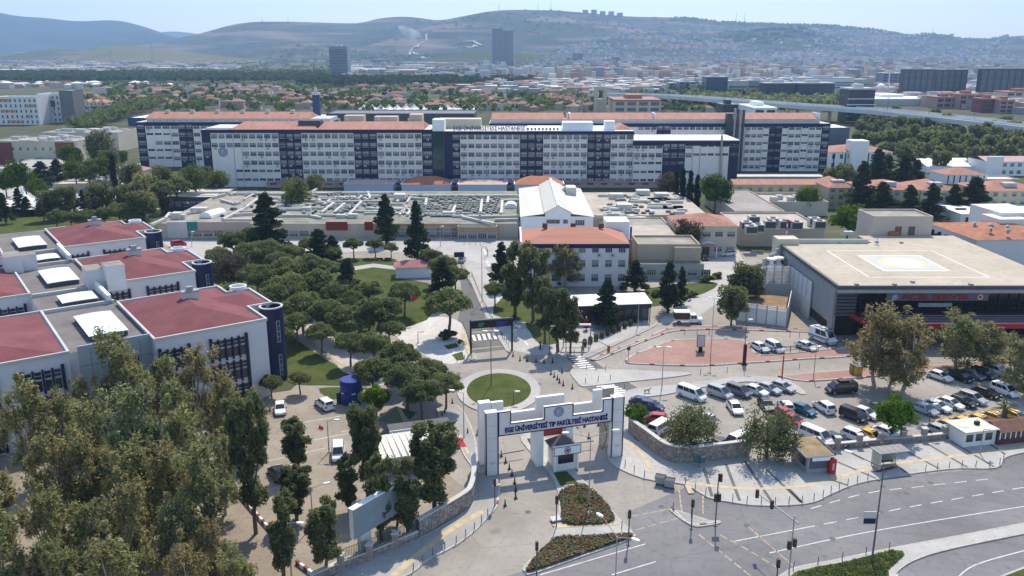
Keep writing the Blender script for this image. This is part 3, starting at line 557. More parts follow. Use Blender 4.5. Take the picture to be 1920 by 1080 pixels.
# ================================================================ TREES
def leaves(pts,nrm,size,rs,elong=1.,jit=.7):
    """one quad per leaf clump; pts (n,3), nrm outward directions"""
    n=len(pts);a=nrm+rs.normal(0,jit,(n,3));a/=np.linalg.norm(a,axis=1)[:,None]+1e-9
    b=rs.normal(0,1,(n,3));u=np.cross(a,b);u/=np.linalg.norm(u,axis=1)[:,None]+1e-9;w=np.cross(a,u)
    s=size*rs.uniform(.55,1.25,(n,1));u=u*s;w=w*s*elong
    bend=a*s*.25
    return np.stack([pts-u-w*.4,pts+u*.3-w+bend,pts+u+w*.5,pts-u*.2+w+bend],1)
def lobe(c,r,n,rs,up=0.,fill=.7):
    d=rs.normal(0,1,(n,3));d/=np.linalg.norm(d,axis=1)[:,None]
    if up: d[:,2]=np.where(d[:,2]<-up,-d[:,2]*rs.uniform(0,1,n),d[:,2])
    rad=rs.uniform(fill,1.14,(n,1))
    return np.array(c)+d*rad*np.array(r),d
def crown_mesh(name,lobes,size,mat,seed,up=0.,elong=1.,fill=.7,droop=0.):
    rs=np.random.RandomState(seed);Q=[]
    for c,r,n in lobes:
        p,d=lobe(c,r,n,rs,up,fill)
        if droop: p[:,2]-=droop*rs.uniform(0,1,n)**2
        Q.append(leaves(p,d,size,rs,elong))
    q=np.concatenate(Q).reshape(-1,3);n=len(q)//4
    me=bpy.data.meshes.new(name);me.vertices.add(len(q));me.vertices.foreach_set('co',q.ravel().astype(np.float32))
    me.loops.add(n*4);me.loops.foreach_set('vertex_index',np.arange(n*4,dtype=np.int32));me.polygons.add(n)
    me.polygons.foreach_set('loop_start',np.arange(0,n*4,4,dtype=np.int32));me.polygons.foreach_set('loop_total',np.full(n,4,dtype=np.int32))
    me.materials.append(mat);me.update();me.validate();return me
def trunk_mesh(name,segs,mat,n=7):
    mb=MB()
    for a,b,r0,r1 in segs: mb.tube(a,b,r0,r1,n)
    return mb.mesh(name,mat)
L=dict(pine=LEAF('stone_pine_needles',(.155,.188,.08),(.215,.242,.1),.35,.5,.55),cedar=LEAF('cedar_needles',(.052,.074,.042),(.072,.096,.05),.35,.5,.45),euc=LEAF('eucalyptus_leaves',(.235,.26,.135),(.3,.305,.13),.4,.35,.6,(.32,.27,.135)),
 cas=LEAF('casuarina_needles',(.14,.162,.074),(.185,.202,.09),.35,.5,.55),cyp=LEAF('cypress_scales',(.022,.038,.02),(.032,.05,.024)),broad=LEAF('fresh_leaves',(.07,.125,.02),(.12,.16,.035)),pale=LEAF('spring_leaves',(.13,.17,.05),(.17,.19,.07)),
 pep=LEAF('pepper_leaves',(.13,.155,.065),(.17,.185,.085),.35,.5,.45),bright=LEAF('bright_leaves',(.1,.19,.02),(.14,.2,.03)),olive=LEAF('olive_leaves',(.1,.095,.05),(.13,.11,.065)),palm=LEAF('palm_leaves',(.07,.1,.035),(.1,.13,.05)),dusk=LEAF('dusky_leaves',(.09,.085,.065),(.12,.11,.08)))
PROTO={}
def proto(kind,crown,trunk,hc,rad,z0=0): PROTO.setdefault(kind,[]).append((crown,trunk,hc,rad))
def limbs(base,tops,r0,r1,th,rs,wob=.5):
    """a tapered bent trunk from the ground to base height, then limbs to the tops"""
    segs=[];p=(0,0,-.2);k=4
    for i in range(k):
        q=(base[0]*(i+1)/k+rs.uniform(-.1,.1)*wob,base[1]*(i+1)/k+rs.uniform(-.1,.1)*wob,base[2]*(i+1)/k);segs.append((p,q,r0+(r1-r0)*i/k,r0+(r1-r0)*(i+1)/k));p=q
    for t in tops:
        m=tuple((p[j]*.5+t[j]*.5)+rs.uniform(-.2,.2)*wob for j in range(3));segs.append((p,m,r1*.7,r1*.45));segs.append((m,t,r1*.45,r1*.15))
    return segs
for v in range(3):                                     # umbrella shaped stone pines
    rs=np.random.RandomState(20+v);lob=[];tops=[]
    for k in range(44):
        a=rs.uniform(0,6.28);q=math.sqrt(rs.uniform(0,1))*3.7;z=5.7+4.0*math.sqrt(max(0,1-(q/4.4)**2))*rs.uniform(.3,1)+rs.uniform(-.2,.2);rr_=rs.uniform(1.0,1.5)
        lob.append(((q*math.cos(a),q*math.sin(a),z-.6),(rr_,rr_,rr_*.85),260))
        if k<7: tops.append((q*math.cos(a),q*math.sin(a),z-.6))
    lob.append(((0,0,6.9),(3.4,3.4,2.3),1100))
    proto('stone_pine',crown_mesh('stone_pine_crown',lob,.22,L['pine'],v,.35),trunk_mesh('stone_pine_trunk',limbs((rs.uniform(-.5,.5),rs.uniform(-.5,.5),4.3),tops,.34,.24,0,rs),bark),7.6,4.9)
for v in range(3):                                     # dark layered conifers
    rs=np.random.RandomState(40+v);lob=[];hgt=14.
    for k in range(84):
        t=rs.uniform(0,1)**.85;z=2.2+t*(hgt-2.6);r=(1-t)**.75*3.1*rs.uniform(.45,1)+.1;a=rs.uniform(0,6.28);s=.36+.62*(1-t)
        lob.append(((r*math.cos(a),r*math.sin(a),z-.25*r),(s*1.2,s*1.2,s*.6),75))
    lob.append(((0,0,hgt*.5),(.9,.9,hgt*.46),650))
    proto('cedar_tree',crown_mesh('cedar_crown',lob,.19,L['cedar'],50+v,0,1.4),trunk_mesh('cedar_trunk',[((0,0,-.2),(0,0,3),.32,.26),((0,0,3),(.1,0,hgt*.95),.26,.04)],bark),7,2.9)
for v in range(6):                                     # eucalyptus: tall, loose, hanging foliage on open spreading limbs
    rs=np.random.RandomState(160+v);lob=[];tops=[]
    for k in range(16):
        t=(k+rs.uniform(0,1))/16;z=4.0+t*10.2;r=rs.uniform(.3,1)*(1.2+1.9*math.sin(math.pi*min(1,.25+.75*t)))*(1 if t<.8 else .6);a=rs.uniform(0,6.28);c=(r*math.cos(a),r*math.sin(a),z);tops.append(c)
        for j in range(5):
            o=rs.normal(0,.7,3);s=rs.uniform(.4,1.0);lob.append(((c[0]+o[0],c[1]+o[1],c[2]+o[2]*1.2-.3),(s,s,s*1.4),int(70+60*s)))
    proto('eucalyptus_tree',crown_mesh('eucalyptus_crown',lob,.1,L['euc'],70+v,0,2.2,.0,.8),trunk_mesh('eucalyptus_trunk',limbs((rs.uniform(-.9,.9),rs.uniform(-.9,.9),4.2),tops,.26,.17,0,rs,1.),barkw),9.2,2.7)
for v in range(3):                                     # dense dark casuarinas
    rs=np.random.RandomState(80+v);lob=[];tops=[]
    for k in range(22):
        t=rs.uniform(0,1);z=3.2+t*9.2;r=rs.uniform(.2,1.8)*math.sin(math.pi*(.2+.75*(1-t)))+.1;a=rs.uniform(0,6.28);c=(r*math.cos(a),r*math.sin(a),z);tops.append(c)
        for j in range(3):
            o=rs.normal(0,.45,3);s=rs.uniform(.4,.8);lob.append(((c[0]+o[0],c[1]+o[1],c[2]+o[2]),(s,s,s*1.2),170))
    proto('casuarina_tree',crown_mesh('casuarina_crown',lob,.14,L['cas'],90+v,0,1.8,.4,.5),trunk_mesh('casuarina_trunk',limbs((.2,.1,4),tops[:12],.26,.2,0,rs),bark),7.6,2.3)
for v in range(2):                                     # cypress columns
    rs=np.random.RandomState(100+v);lob=[]
    for k in range(40):
        t=rs.uniform(0,1);z=.8+t*13;r=1.0*math.sin(math.pi*min(1,(.12+.9*t)))**.7*rs.uniform(.3,.9)*(1-.4*t);a=rs.uniform(0,6.28);lob.append(((r*math.cos(a),r*math.sin(a),z),(.5,.5,1.1),75))
    proto('cypress_tree',crown_mesh('cypress_crown',lob,.18,L['cyp'],110+v,0,1.6),trunk_mesh('cypress_trunk',[((0,0,-.2),(0,0,1.6),.22,.18),((0,0,1.6),(0,0,12),.18,.03)],bark),7,1.25)
def broad(kind,leaf,n,hc,rad,flat,size,seed,trk=bark,droop=0.,nv=2,fill=.6,per=170):
    for v in range(nv):
        rs=np.random.RandomState(seed+v);lob=[];tops=[]
        for k in range(n):
            d=rs.normal(0,1,3);d/=np.linalg.norm(d);q=rs.uniform(.35,.85);c=(d[0]*rad*q,d[1]*rad*q,hc+d[2]*rad*q*flat);s=rs.uniform(.24,.42)*rad;lob.append((c,(s,s,s*.85),per))
            if k<9: tops.append(c)
        proto(kind,crown_mesh(kind.replace('_tree','')+'_crown',lob,size,leaf,seed+9+v,0,1.2,fill,droop),trunk_mesh(kind.replace('_tree','')+'_trunk',limbs((rs.uniform(-.3,.3),0,hc-rad*flat*.75),tops,.07*rad,.05*rad,0,rs),trk),hc,rad)
broad('plane_tree',L['broad'],34,6.2,4.,.85,.2,200);broad('mulberry_tree',L['bright'],26,3.6,2.4,.75,.16,220);broad('ash_tree',L['pale'],30,6.0,4.,.85,.18,240,per=120);broad('holm_oak',L['cas'],34,5.6,3.6,1.1,.19,260)
broad('pepper_tree',L['pep'],34,4.8,4.6,.72,.13,280,droop=2.2,fill=.1,per=190);broad('olive_tree',L['olive'],28,4.6,3.4,.8,.17,300,per=130);broad('brownish_tree',L['dusk'],30,5.4,4.,.75,.18,320,per=140)
broad('shrub',L['cas'],14,.8,1.,.75,.13,340,per=110)
broad('suburb_tree',L['broad'],10,5,3.6,.9,.6,360,per=50);broad('forest_pine',L['pine'],14,6.5,4.2,.7,.5,380,nv=3,per=70);broad('dark_suburb_tree',L['cedar'],10,6,2.6,1.9,.55,400,per=55)
# palm
rs=np.random.RandomState(7);mb=MB();tr=MB()
tr.tube((0,0,-.1),(0,0,3.2),.42,.36,10).tube((0,0,3.2),(0,0,3.9),.5,.3,10)
for k in range(46):
    a=rs.uniform(0,6.28);el=rs.uniform(-.5,1.25);ln=rs.uniform(1.9,2.6);c,s=math.cos(a),math.sin(a);pts=[]
    for j in range(6):
        t=j/5;q=ln*t;pts.append((c*q*math.cos(el),s*q*math.cos(el),3.8+q*math.sin(el)-.32*q*q*.5))
    for j in range(2,6):
        p,o=pts[j],pts[j-1]
        for sd in (-1,1):
            for m in range(3):
                f=(m+.5)/3;b=[o[i]+(p[i]-o[i])*f for i in range(3)];l2=.42*(1.1-j/7)
                mb.poly([b,(b[0]+c*.06,b[1]+s*.06,b[2]),(b[0]-s*sd*l2+c*.35,b[1]+c*sd*l2+s*.35,b[2]-.18)])
    mb.path([(x,y,z) for x,y,z in pts],.03,3)
proto('palm_tree',mb.mesh('palm_crown',L['palm']),tr.mesh('palm_trunk',bark),3.6,2.4)
TREES={}
def plant(kind,x,y,s,label=None,group=None,z=0.,sz=1.):
    pr=PROTO[kind];v=R.randrange(len(pr));c,t,hc,rad=pr[v]
    e=E(kind,(x,y,z),R.uniform(0,6.28),label,{'stone_pine':'pine','forest_pine':'pine','cypress_tree':'cypress','palm_tree':'palm','shrub':'shrub'}.get(kind,'tree'),group);e.scale=(s,s,s*sz)
    OB('trunk',t,e);OB('crown',c,e);return e
def by_crown(kind,cx,cy,w,**k):
    """crown centre and width as seen; the tree's own proportions give its distance"""
    _,_,hc,rad=PROTO[kind][0];s=1.
    for _ in range(6):
        x,y=G(cx,cy,hc*s);s=(w/2/PPM(y,hc*s))/rad
    return plant(kind,x,y,s,sz=R.uniform(.88,1.14) if kind=='eucalyptus_tree' else .62 if kind=='shrub' and w>20 else 1.,**k)
def by_base(kind,cx,top,base,w,**k):
    x,y=G(cx,base);_,_,hc,rad=PROTO[kind][0];h=ZZ(top,y);s=(w/2/PPM(y,h/2))/rad
    full={'cedar_tree':14.,'cypress_tree':14.3,'casuarina_tree':13.2,'eucalyptus_tree':15.8}[kind]
    return plant(kind,x,y,s,sz=h/full/s,**k)
def row(kind,items,what,where,group,f=by_crown,key=0,frm='from the left'):
    o=sorted(items,key=lambda q:q[key])
    for i,q in enumerate(o): f(kind,*q,label='%s %s, %s %s'%(what,where,ORD(i+1),frm),group=group)
# stone pines
row('stone_pine',[(437,447,62),(470,438,60),(408,476,56),(466,468,60),(502,462,60),(522,484,55)],'umbrella pine','in the far clump behind the red roofed block','stone pines')
row('stone_pine',[(480,512,72),(535,500,70),(577,493,70),(612,500,60),(545,530,82),(592,524,80),(515,548,75),(565,566,82),(607,577,76),(645,588,72),(660,560,60),(445,545,66),(470,575,60),(555,600,64),(500,590,56),(530,625,50),(600,620,60),(625,545,66),(560,530,70),(690,575,60)],'broad dark umbrella pine','along the road beside the blue tower','stone pines')
row('stone_pine',[(712,575,92),(757,545,66),(690,540,62),(640,535,64),(672,600,66),(730,610,60),(620,470,44),(580,455,44),(548,470,50)],'umbrella pine','in the small park left of the avenue','stone pines')
row('stone_pine',[(655,640,66),(700,640,76),(700,688,80),(748,662,86),(762,702,92),(803,690,76),(835,716,72),(790,728,84)],'large umbrella pine','in the clump left of the roundabout','stone pines')
row('stone_pine',[(808,476,48),(830,493,60),(852,512,58)],'umbrella pine','at the bend of the avenue','stone pines')
by_crown('stone_pine',840,563,94,label='single wide umbrella pine on the white marble plaza',group='stone pines')
row('stone_pine',[(703,455,36),(733,463,28),(662,455,40)],'small round pine','on the lawn before the low hospital block','stone pines')
row('stone_pine',[(45,336,46),(105,402,40),(132,405,40),(163,403,42),(194,398,44),(222,392,50),(246,402,40),(300,352,60),(330,345,60)],'umbrella pine','behind the red roofs at the left edge','stone pines')
row('stone_pine',[(1578,322,66),(1625,350,50)],'broad umbrella pine','before the yellow dormitory','stone pines')
by_crown('stone_pine',928,540,46,label='small leaning pine on the pale walk right of the avenue',group='stone pines')
row('stone_pine',[(507,714,46),(561,706,46)],'small young pine','in front of the blue tower','stone pines')
# conifers
row('cedar_tree',[(505,360,482,78),(600,428,502,62),(655,482,578,58),(625,440,500,40)],'dark conifer','among the pines in the park','cedars',by_base)
row('cedar_tree',[(725,362,458,46),(783,375,500,46)],'tall dark conifer','before the duct covered roof','cedars',by_base)
row('cedar_tree',[(940,452,540,44),(830,482,572,56),(1137,522,612,52),(1190,486,548,46)],'dark conifer','beside the avenue and the orange roofed block','cedars',by_base)
row('cedar_tree',[(1252,488,586,46),(1276,498,572,26)],'narrow dark conifer','on the strip right of the cafe pavilion','cedars',by_base)
row('cedar_tree',[(38,352,402,26),(52,368,404,26),(140,350,398,22),(158,355,396,22),(80,302,352,50),(110,298,345,40),(12,360,420,26)],'dark conifer','behind the left red roofs','cedars',by_base)
row('cedar_tree',[(1610,300,405,52),(1650,340,412,60),(1640,278,365,56),(1690,288,358,44),(1715,298,352,36),(1700,345,420,50),(1742,342,418,50),(1822,330,405,62),(1892,345,400,36),(1785,345,405,40),(1660,290,360,44)],'tall dark conifer','around the yellow dormitory','cedars',by_base)
row('cypress_tree',[(1266,322,386,15),(1278,317,392,17),(1292,322,396,17),(1305,328,398,16)],'black cypress column','in the group before the right wing','cypresses',by_base)
by_base('cypress_tree',217,292,358,20,label='lone black cypress column left of the hospital',group='cypresses')
row('casuarina_tree',[(966,452,592,58),(1000,468,602,58),(1022,520,642,44),(1046,538,660,60),(1070,556,662,40)],'tall loose dark tree','on the lawn right of the avenue','casuarinas',by_base)
row('casuarina_tree',[(690,762,932,62),(655,850,962,48),(715,850,1012,62),(765,860,1004,62),(815,800,968,92),(612,942,1078,64),(560,782,880,66),(556,880,978,66),(480,742,1000,74),(532,930,1085,72),(745,905,985,50)],'dark drooping tree','near the stone wall and left car park','casuarinas',by_base)
# eucalyptus grove and the ones in the right car park
row('eucalyptus_tree',[(216,698,74),(307,729,60),(371,719,71),(50,789,81),(257,756,62),(335,773,70),(422,763,62),(474,788,46),(121,794,57),(177,835,86),(263,843,101),(341,863,82),(412,859,70),(98,883,88),(164,894,77),(244,918,86),(313,926,80),(381,932,91),(89,999,83),(167,995,77),(248,998,83),(336,1008,71),(393,1035,64),(99,1084,75),(197,1080,101),(265,1082,69),(344,1078,83),(431,1073,81),(157,768,46),(-30,947,95),(-7,1047,81)],'tall loose eucalyptus','in the grove at the lower left','eucalyptus trees')
row('eucalyptus_tree',[(1640,562,725,84),(1692,580,742,84),(1790,580,692,78),(1842,600,692,74),(1897,625,738,62),(1665,600,730,60)],'tall eucalyptus','before the red canopy of the emergency building','eucalyptus trees',by_base)
by_base('eucalyptus_tree',1060,452,538,56,label='thin pale eucalyptus before the orange roofed white block',group='eucalyptus trees')
by_base('eucalyptus_tree',272,318,412,46,label='tall grey green eucalyptus left of the low roofs',group='eucalyptus trees')
row('pepper_tree',[(1297,790,122),(1442,803,122)],'drooping pepper tree','behind the stone wall of the right car park','pepper trees')
by_crown('mulberry_tree',1680,772,74,label='flat topped bright green tree between taxis and the bus shelter',group='broadleaf trees')
by_crown('palm_tree',1885,768,54,label='short fan palm beside the taxi rank',group='palms')
by_crown('mulberry_tree',1192,776,46,label='small fresh green tree at the right end of the gate',group='broadleaf trees')
by_crown('mulberry_tree',704,744,54,label='dense bright green tree beside the blue cylinder',group='broadleaf trees')
by_crown('mulberry_tree',142,752,46,label='yellow green young tree in front of the left block windows',group='broadleaf trees')
by_crown('plane_tree',1342,356,64,label='big fresh green tree right of the black cypresses',group='broadleaf trees')
by_crown('olive_tree',1252,342,44,label='olive green tree left of the black cypresses',group='broadleaf trees')
plant('olive_tree',XX(1290,231,7),231,1.42,label='grey green tree before the small orange roofed house',group='broadleaf trees')
by_crown('mulberry_tree',1592,408,62,label='round bright green tree behind the helipad roof',group='broadleaf trees')
by_crown('mulberry_tree',1515,368,46,label='bright green tree against the long yellow block',group='broadleaf trees')
by_crown('holm_oak',1400,525,70,label='dense dark tree left of the emergency building',group='broadleaf trees')
by_crown('holm_oak',1374,565,62,label='dark tree in front of the slatted yard wall',group='broadleaf trees')
by_crown('ash_tree',548,357,70,label='pale green tree on the low roofs before the emblem',group='broadleaf trees')
row('ash_tree',[(365,334,64),(412,336,46),(165,318,52)],'light green tree','at the foot of the left wing','broadleaf trees')
by_crown('brownish_tree',430,502,84,label='brownish crowned tree beside the middle red roof',group='broadleaf trees')
row('plane_tree',[(132,292,46),(196,315,48),(30,330,62),(140,322,44),(8,338,40),(70,352,40),(225,295,34)],'fresh green round tree','before the beige block at the left edge','broadleaf trees')
row('holm_oak',[(185,272,56),(300,338,56),(590,345,40),(245,330,50),(265,385,60),(285,352,50),(205,300,40),(235,372,54),(188,365,54),(120,372,50),(92,378,46)],'dark rounded tree','left of the hospital wings','broadleaf trees')
row('olive_tree',[(175,385,40),(80,392,36),(300,375,40)],'dull olive tree','behind the far left red roof','broadleaf trees')
row('shrub',[(1325,517,30),(1347,513,22),(1298,548,22),(1230,545,26),(1210,512,22)],'round green shrub','beside the service yard','shrubs')
row('shrub',[(838,622,34),(1091,934,26),(862,640,10)],'clipped dark shrub','at the plaza pine and flower bed','shrubs')
row('shrub',[(1120,376,30),(1150,378,34),(1108,372,20)],'green shrub','growing in the courtyard between ducted roofs','shrubs')
by_crown('palm_tree',1060,893,13,label='tiny palm on the grass patch before the guard booth',group='palms')
# wood and suburb
r=random.Random(3);poly=[(1590,222),(1700,232),(1920,262),(1990,270),(1990,330),(1850,318),(1740,325),(1660,318),(1600,285)]
def inpoly(x,y,p):
    c=False;j=len(p)-1
    for i in range(len(p)):
        if (p[i][1]>y)!=(p[j][1]>y) and x<(p[j][0]-p[i][0])*(y-p[i][1])/(p[j][1]-p[i][1])+p[i][0]: c=not c
        j=i
    return c
pts=[]
while len(pts)<230:
    px,py=r.uniform(1590,1990),r.uniform(222,330)
    if inpoly(px,py,poly): pts.append((px,py))
pts.sort()
for i,(px,py) in enumerate(pts):
    x,y=G(px,py);plant('forest_pine',x,y,r.uniform(.75,1.15),label='dense green pine in the wood below the viaduct, %s from the left'%ORD(i+1),group='pines of the wood',sz=r.uniform(.9,1.4))
def wood(name,n,f,s,h,leafm,seed,label=None):
    rs=np.random.RandomState(seed);lob=[]
    for k in range(n):
        x,y=f(rs);q=rs.uniform(.7,1.3)*s;lob.append(((x,y,h*.55),(q,q,h*.5),16))
    o=OB(name,crown_mesh(name,lob,s*.42,leafm,seed,.2));o['kind']='stuff';return o
def band(px0,px1,py0,py1): return lambda rs: (lambda q:(XX(q[0],q[1]),q[1]))((rs.uniform(px0,px1),G(960,rs.uniform(py0,py1))[1]))
wood('distant_wood',1300,band(-60,610,140,156),7,11,L['cedar'],1);wood('distant_wood',500,band(560,1000,152,164),6,12,L['cedar'],2);wood('distant_wood',350,band(200,620,136,143),9,9,L['pine'],3)
wood('distant_wood',680,band(150,1500,162,215),4.5,8,L['broad'],4);wood('distant_wood',250,band(880,1560,165,205),5,8,L['pine'],5);wood('distant_wood',500,band(-60,900,112,138),8,8,L['cas'],6);wood('distant_wood',300,band(1290,1600,188,206),5,9,L['pine'],7)
wood('distant_wood',260,lambda rs:(lambda q:(XX(q[0],q[1]),q[1]))((lambda t:(150+t*160+rs.uniform(-22,22),G(960,243-t*52+rs.uniform(-5,5))[1]))(rs.uniform(0,1))),4,8,L['pale'],8)
hm_=[]
rq=random.Random(4)
for k in range(1500):
    px=rq.uniform(1330,1520);s=rq.uniform(.3,.66)
    if ((px-1425)/95)**2+((s-.48)/.17)**2>1 or rq.random()<.25: continue
    hm_.append(hz(px,s))
for k in range(900):
    px=rq.uniform(700,1720);s=rq.uniform(.93,1.0) if px>1260 else rq.uniform(.5,.98)
    if px<1260 and rq.random()<.55: continue
    hm_.append(hz(px,s))
for k in range(500):
    px=rq.uniform(500,900);hm_.append(hz(px,abs(rq.gauss(.12,.12))))
rs=np.random.RandomState(8);o=OB('distant_wood',crown_mesh('distant_wood',[((p[0],p[1],p[2]+4),(14,14,7),10) for p in hm_],7,L['cas'],9,.2));o['kind']='stuff'
us=[]
for k in range(110):
    us.append((r.uniform(150,1600),r.uniform(158,207)))
us.sort()
for i,(px,py) in enumerate(us):
    x,y=G(px,py)
    if y<480: continue
    plant(r.choice(['suburb_tree','suburb_tree','dark_suburb_tree']),x,y,r.uniform(.8,1.4),label='tree among the red roofed houses, %s from the left'%ORD(i+1),group='suburb trees')

rs=np.random.RandomState(31);vp=GL([(1482,1106),(1494,1074),(1580,1056),(1672,1033),(1693,1041),(1664,1068),(1650,1106)],.2);lob=[];xs=[p[0] for p in vp];ys=[p[1] for p in vp]
while len(lob)<900:
    x,y=rs.uniform(min(xs),max(xs)),rs.uniform(min(ys),max(ys))
    if inpoly(x,y,vp): lob.append(((x,y,.32),(.16,.16,.09),7))
o=OB('verge_flowers',crown_mesh('verge_flowers',lob,.085,L['pale'],32,.2));o['kind']='stuff'
mh=MB().lathe([(.38,.0),(.38,.02),(0,.022)],n=14).mesh('manhole_cover',MATS['dark_granite_band'])
for px,py in ((1655,912),(1700,925),(1652,960),(1745,905),(1120,930),(990,960),(1080,760),(1010,720),(1400,985),(860,700),(820,800),(1240,950),(1560,1010),(1330,700),(1600,745)):
    x,y=G(px,py);o=OB('manhole_cover',mh,None,(x,y,.012));o['kind']='structure'
# ================================================================ BUILDINGS
# window meshes, one metre square, hung on a wall that faces -y
def winmesh(nv,blindf,g=glass,hr=True,fw=.05):
    mb=MB();mb.box(-.5,.5,-.03,.02,0,1,1)
    if blindf>0: mb.box(-.46,.46,-.045,-.031,1-blindf,.96,2)
    for k in range(nv+1):
        x=-.5+k/nv;mb.box(max(x-fw/2,-.5),min(x+fw/2,.5),-.09,-.046,0,1,0)
    for z in ((0,.06),(.94,1))+(((.62,.67),) if hr else ()): mb.box(-.5,.5,-.08,-.047,z[0],z[1],0)
    return mb.mesh('window',[frame,g,blind])
WIN=[winmesh(4,0),winmesh(4,.45),winmesh(4,.7),winmesh(3,.9),winmesh(4,.3,glassb),winmesh(3,.55,glassb)]
WIN.insert(3,winmesh(4,.6,glass));
WSM=[winmesh(3,0,hr=False),winmesh(3,.5,hr=False),winmesh(2,0,hr=False)]
WTALL=winmesh(1,0,hr=True,fw=.1)
ac=MB().box(-.5,.5,-.42,0,0,.62,0).lathe([(.24,0),(.0,0)],n=10).mesh('air_conditioner',[M('ac_casing',(.5,.5,.49),.6,.1,3.),dgrey])
def acm():
    mb=MB();mb.box(-.48,.48,-.42,-.02,0,.62,0);c=[(-.12+.24*math.cos(t),-.425,.31+.24*math.sin(t)) for t in np.linspace(0,2*math.pi,10,endpoint=False)];mb.poly(c,1);mb.box(-.4,-.34,-.3,0,-.2,0,1).box(.34,.4,-.3,0,-.2,0,1)
    return mb.mesh('air_conditioner',[M('ac_casing',(.5,.5,.49)),dgrey])
ac=acm()
def put(me,par,x,y,z,w,h,rz=0.,nm='window'): return OB(nm,me,par,(x,y,z),rz,(w,1,h))
def wing(name,label,pl,pr,Y,ptop,bays,rows,depth,par=1.4,pitch=13.8,wh=1.85,acp=.45,side=None,base=0.,seed=1,parm=None):
    r=random.Random(seed);zt=ZZ(ptop,Y);x0,x1=XX(pl,Y,12),XX(pr,Y,12)
    e=E(name,((x0+x1)/2,Y,0),0,label,'hospital wing');cx=(x0+x1)/2
    MB().box(x0-cx,x1-cx,0,depth,base,zt-par).ob('wall',white,e)
    MB().box(x0-cx-.15,x1-cx+.15,-.15,depth+.15,zt-par,zt,0,top=1).ob('parapet',[parm or navy,lgrey],e)
    for b0,b1,kind,mask in bays:
        a,b=XX(b0,Y,12)-cx,XX(b1,Y,12)-cx
        if kind in 'bg': MB().box(a,b,-.12,.05,base+.02,zt-par-.01).ob('blue_panel' if kind=='b' else 'glass_curtain_wall',navy if kind=='b' else ggreen,e)
        if kind=='b':
            for k in range(1,max(1,round((b1-b0)/pitch))): 
                xx=a+(b-a)*k/max(1,round((b1-b0)/pitch));MB().box(xx-.12,xx+.12,-.3,-.12,base+.02,zt-par-.02).ob('fin',navyd,e)
        else:
            for xx in (a,b): MB().box(xx-.06,xx+.06,-.04,.0,base+.02,zt-par-.02).ob('panel_joint',grey,e)
        n=max(1,round((b1-b0)/pitch));w=(b-a)/n
        for i,py in enumerate(rows):
            m=mask[i] if i<len(mask) else mask[-1]
            if m=='.': continue
            z=ZZ(py,Y)
            for k in range(n):
                if m=='?' and r.random()<.35: continue
                xx=a+w*(k+.5);sm_=m in 's'
                q=put(r.choice(WSM) if sm_ else r.choice(WIN[:4]*3+WIN[4:]),e,xx,-.12 if kind=='b' else 0,z-(wh*.5 if not sm_ else wh*.1),w*.8,wh if not sm_ else wh*.55)
                if not sm_ and r.random()<acp: OB('air_conditioner',ac,e,(xx+r.uniform(-.6,.6),-.1 if kind=='b' else 0,z-wh*.5-.75))
    return e,x0-cx,x1-cx,zt
def slope(e,x0,x1,y0,y1,z0,z1,m,inset=0,nm='roof',back=True):
    mb=MB();mb.poly([(x0,y0,z0),(x1,y0,z0),(x1-inset,y1,z1),(x0+inset,y1,z1)])
    if back:
        y2=2*y1-y0;mb.poly([(x1,y2,z0),(x0,y2,z0),(x0+inset,y1,z1),(x1-inset,y1,z1)])
        mb.poly([(x0,y2,z0),(x0,y0,z0),(x0+inset,y1,z1)]);mb.poly([(x1,y0,z0),(x1,y2,z0),(x1-inset,y1,z1)])
    return mb.ob(nm,m,e)
def hip(e,x0,x1,y0,y1,z0,h,m,nm='roof',ov=.3):
    x0-=ov;x1+=ov;y0-=ov;y1+=ov;w,d=x1-x0,y1-y0;mb=MB()
    if w>=d: a,b=(x0+d/2,(y0+y1)/2,z0+h),(x1-d/2,(y0+y1)/2,z0+h);q=[((x0,y0),(x1,y0),b,a),((x1,y1),(x0,y1),a,b),((x0,y1),(x0,y0),a),((x1,y0),(x1,y1),b)]
    else: a,b=((x0+x1)/2,y0+w/2,z0+h),((x0+x1)/2,y1-w/2,z0+h);q=[((x0,y1),(x0,y0),a,b),((x1,y0),(x1,y1),b,a),((x0,y0),(x1,y0),a),((x1,y1),(x0,y1),b)]
    for p in q: mb.poly([(t[0],t[1],z0) if len(t)==2 else t for t in p])
    return mb.ob(nm,m,e)
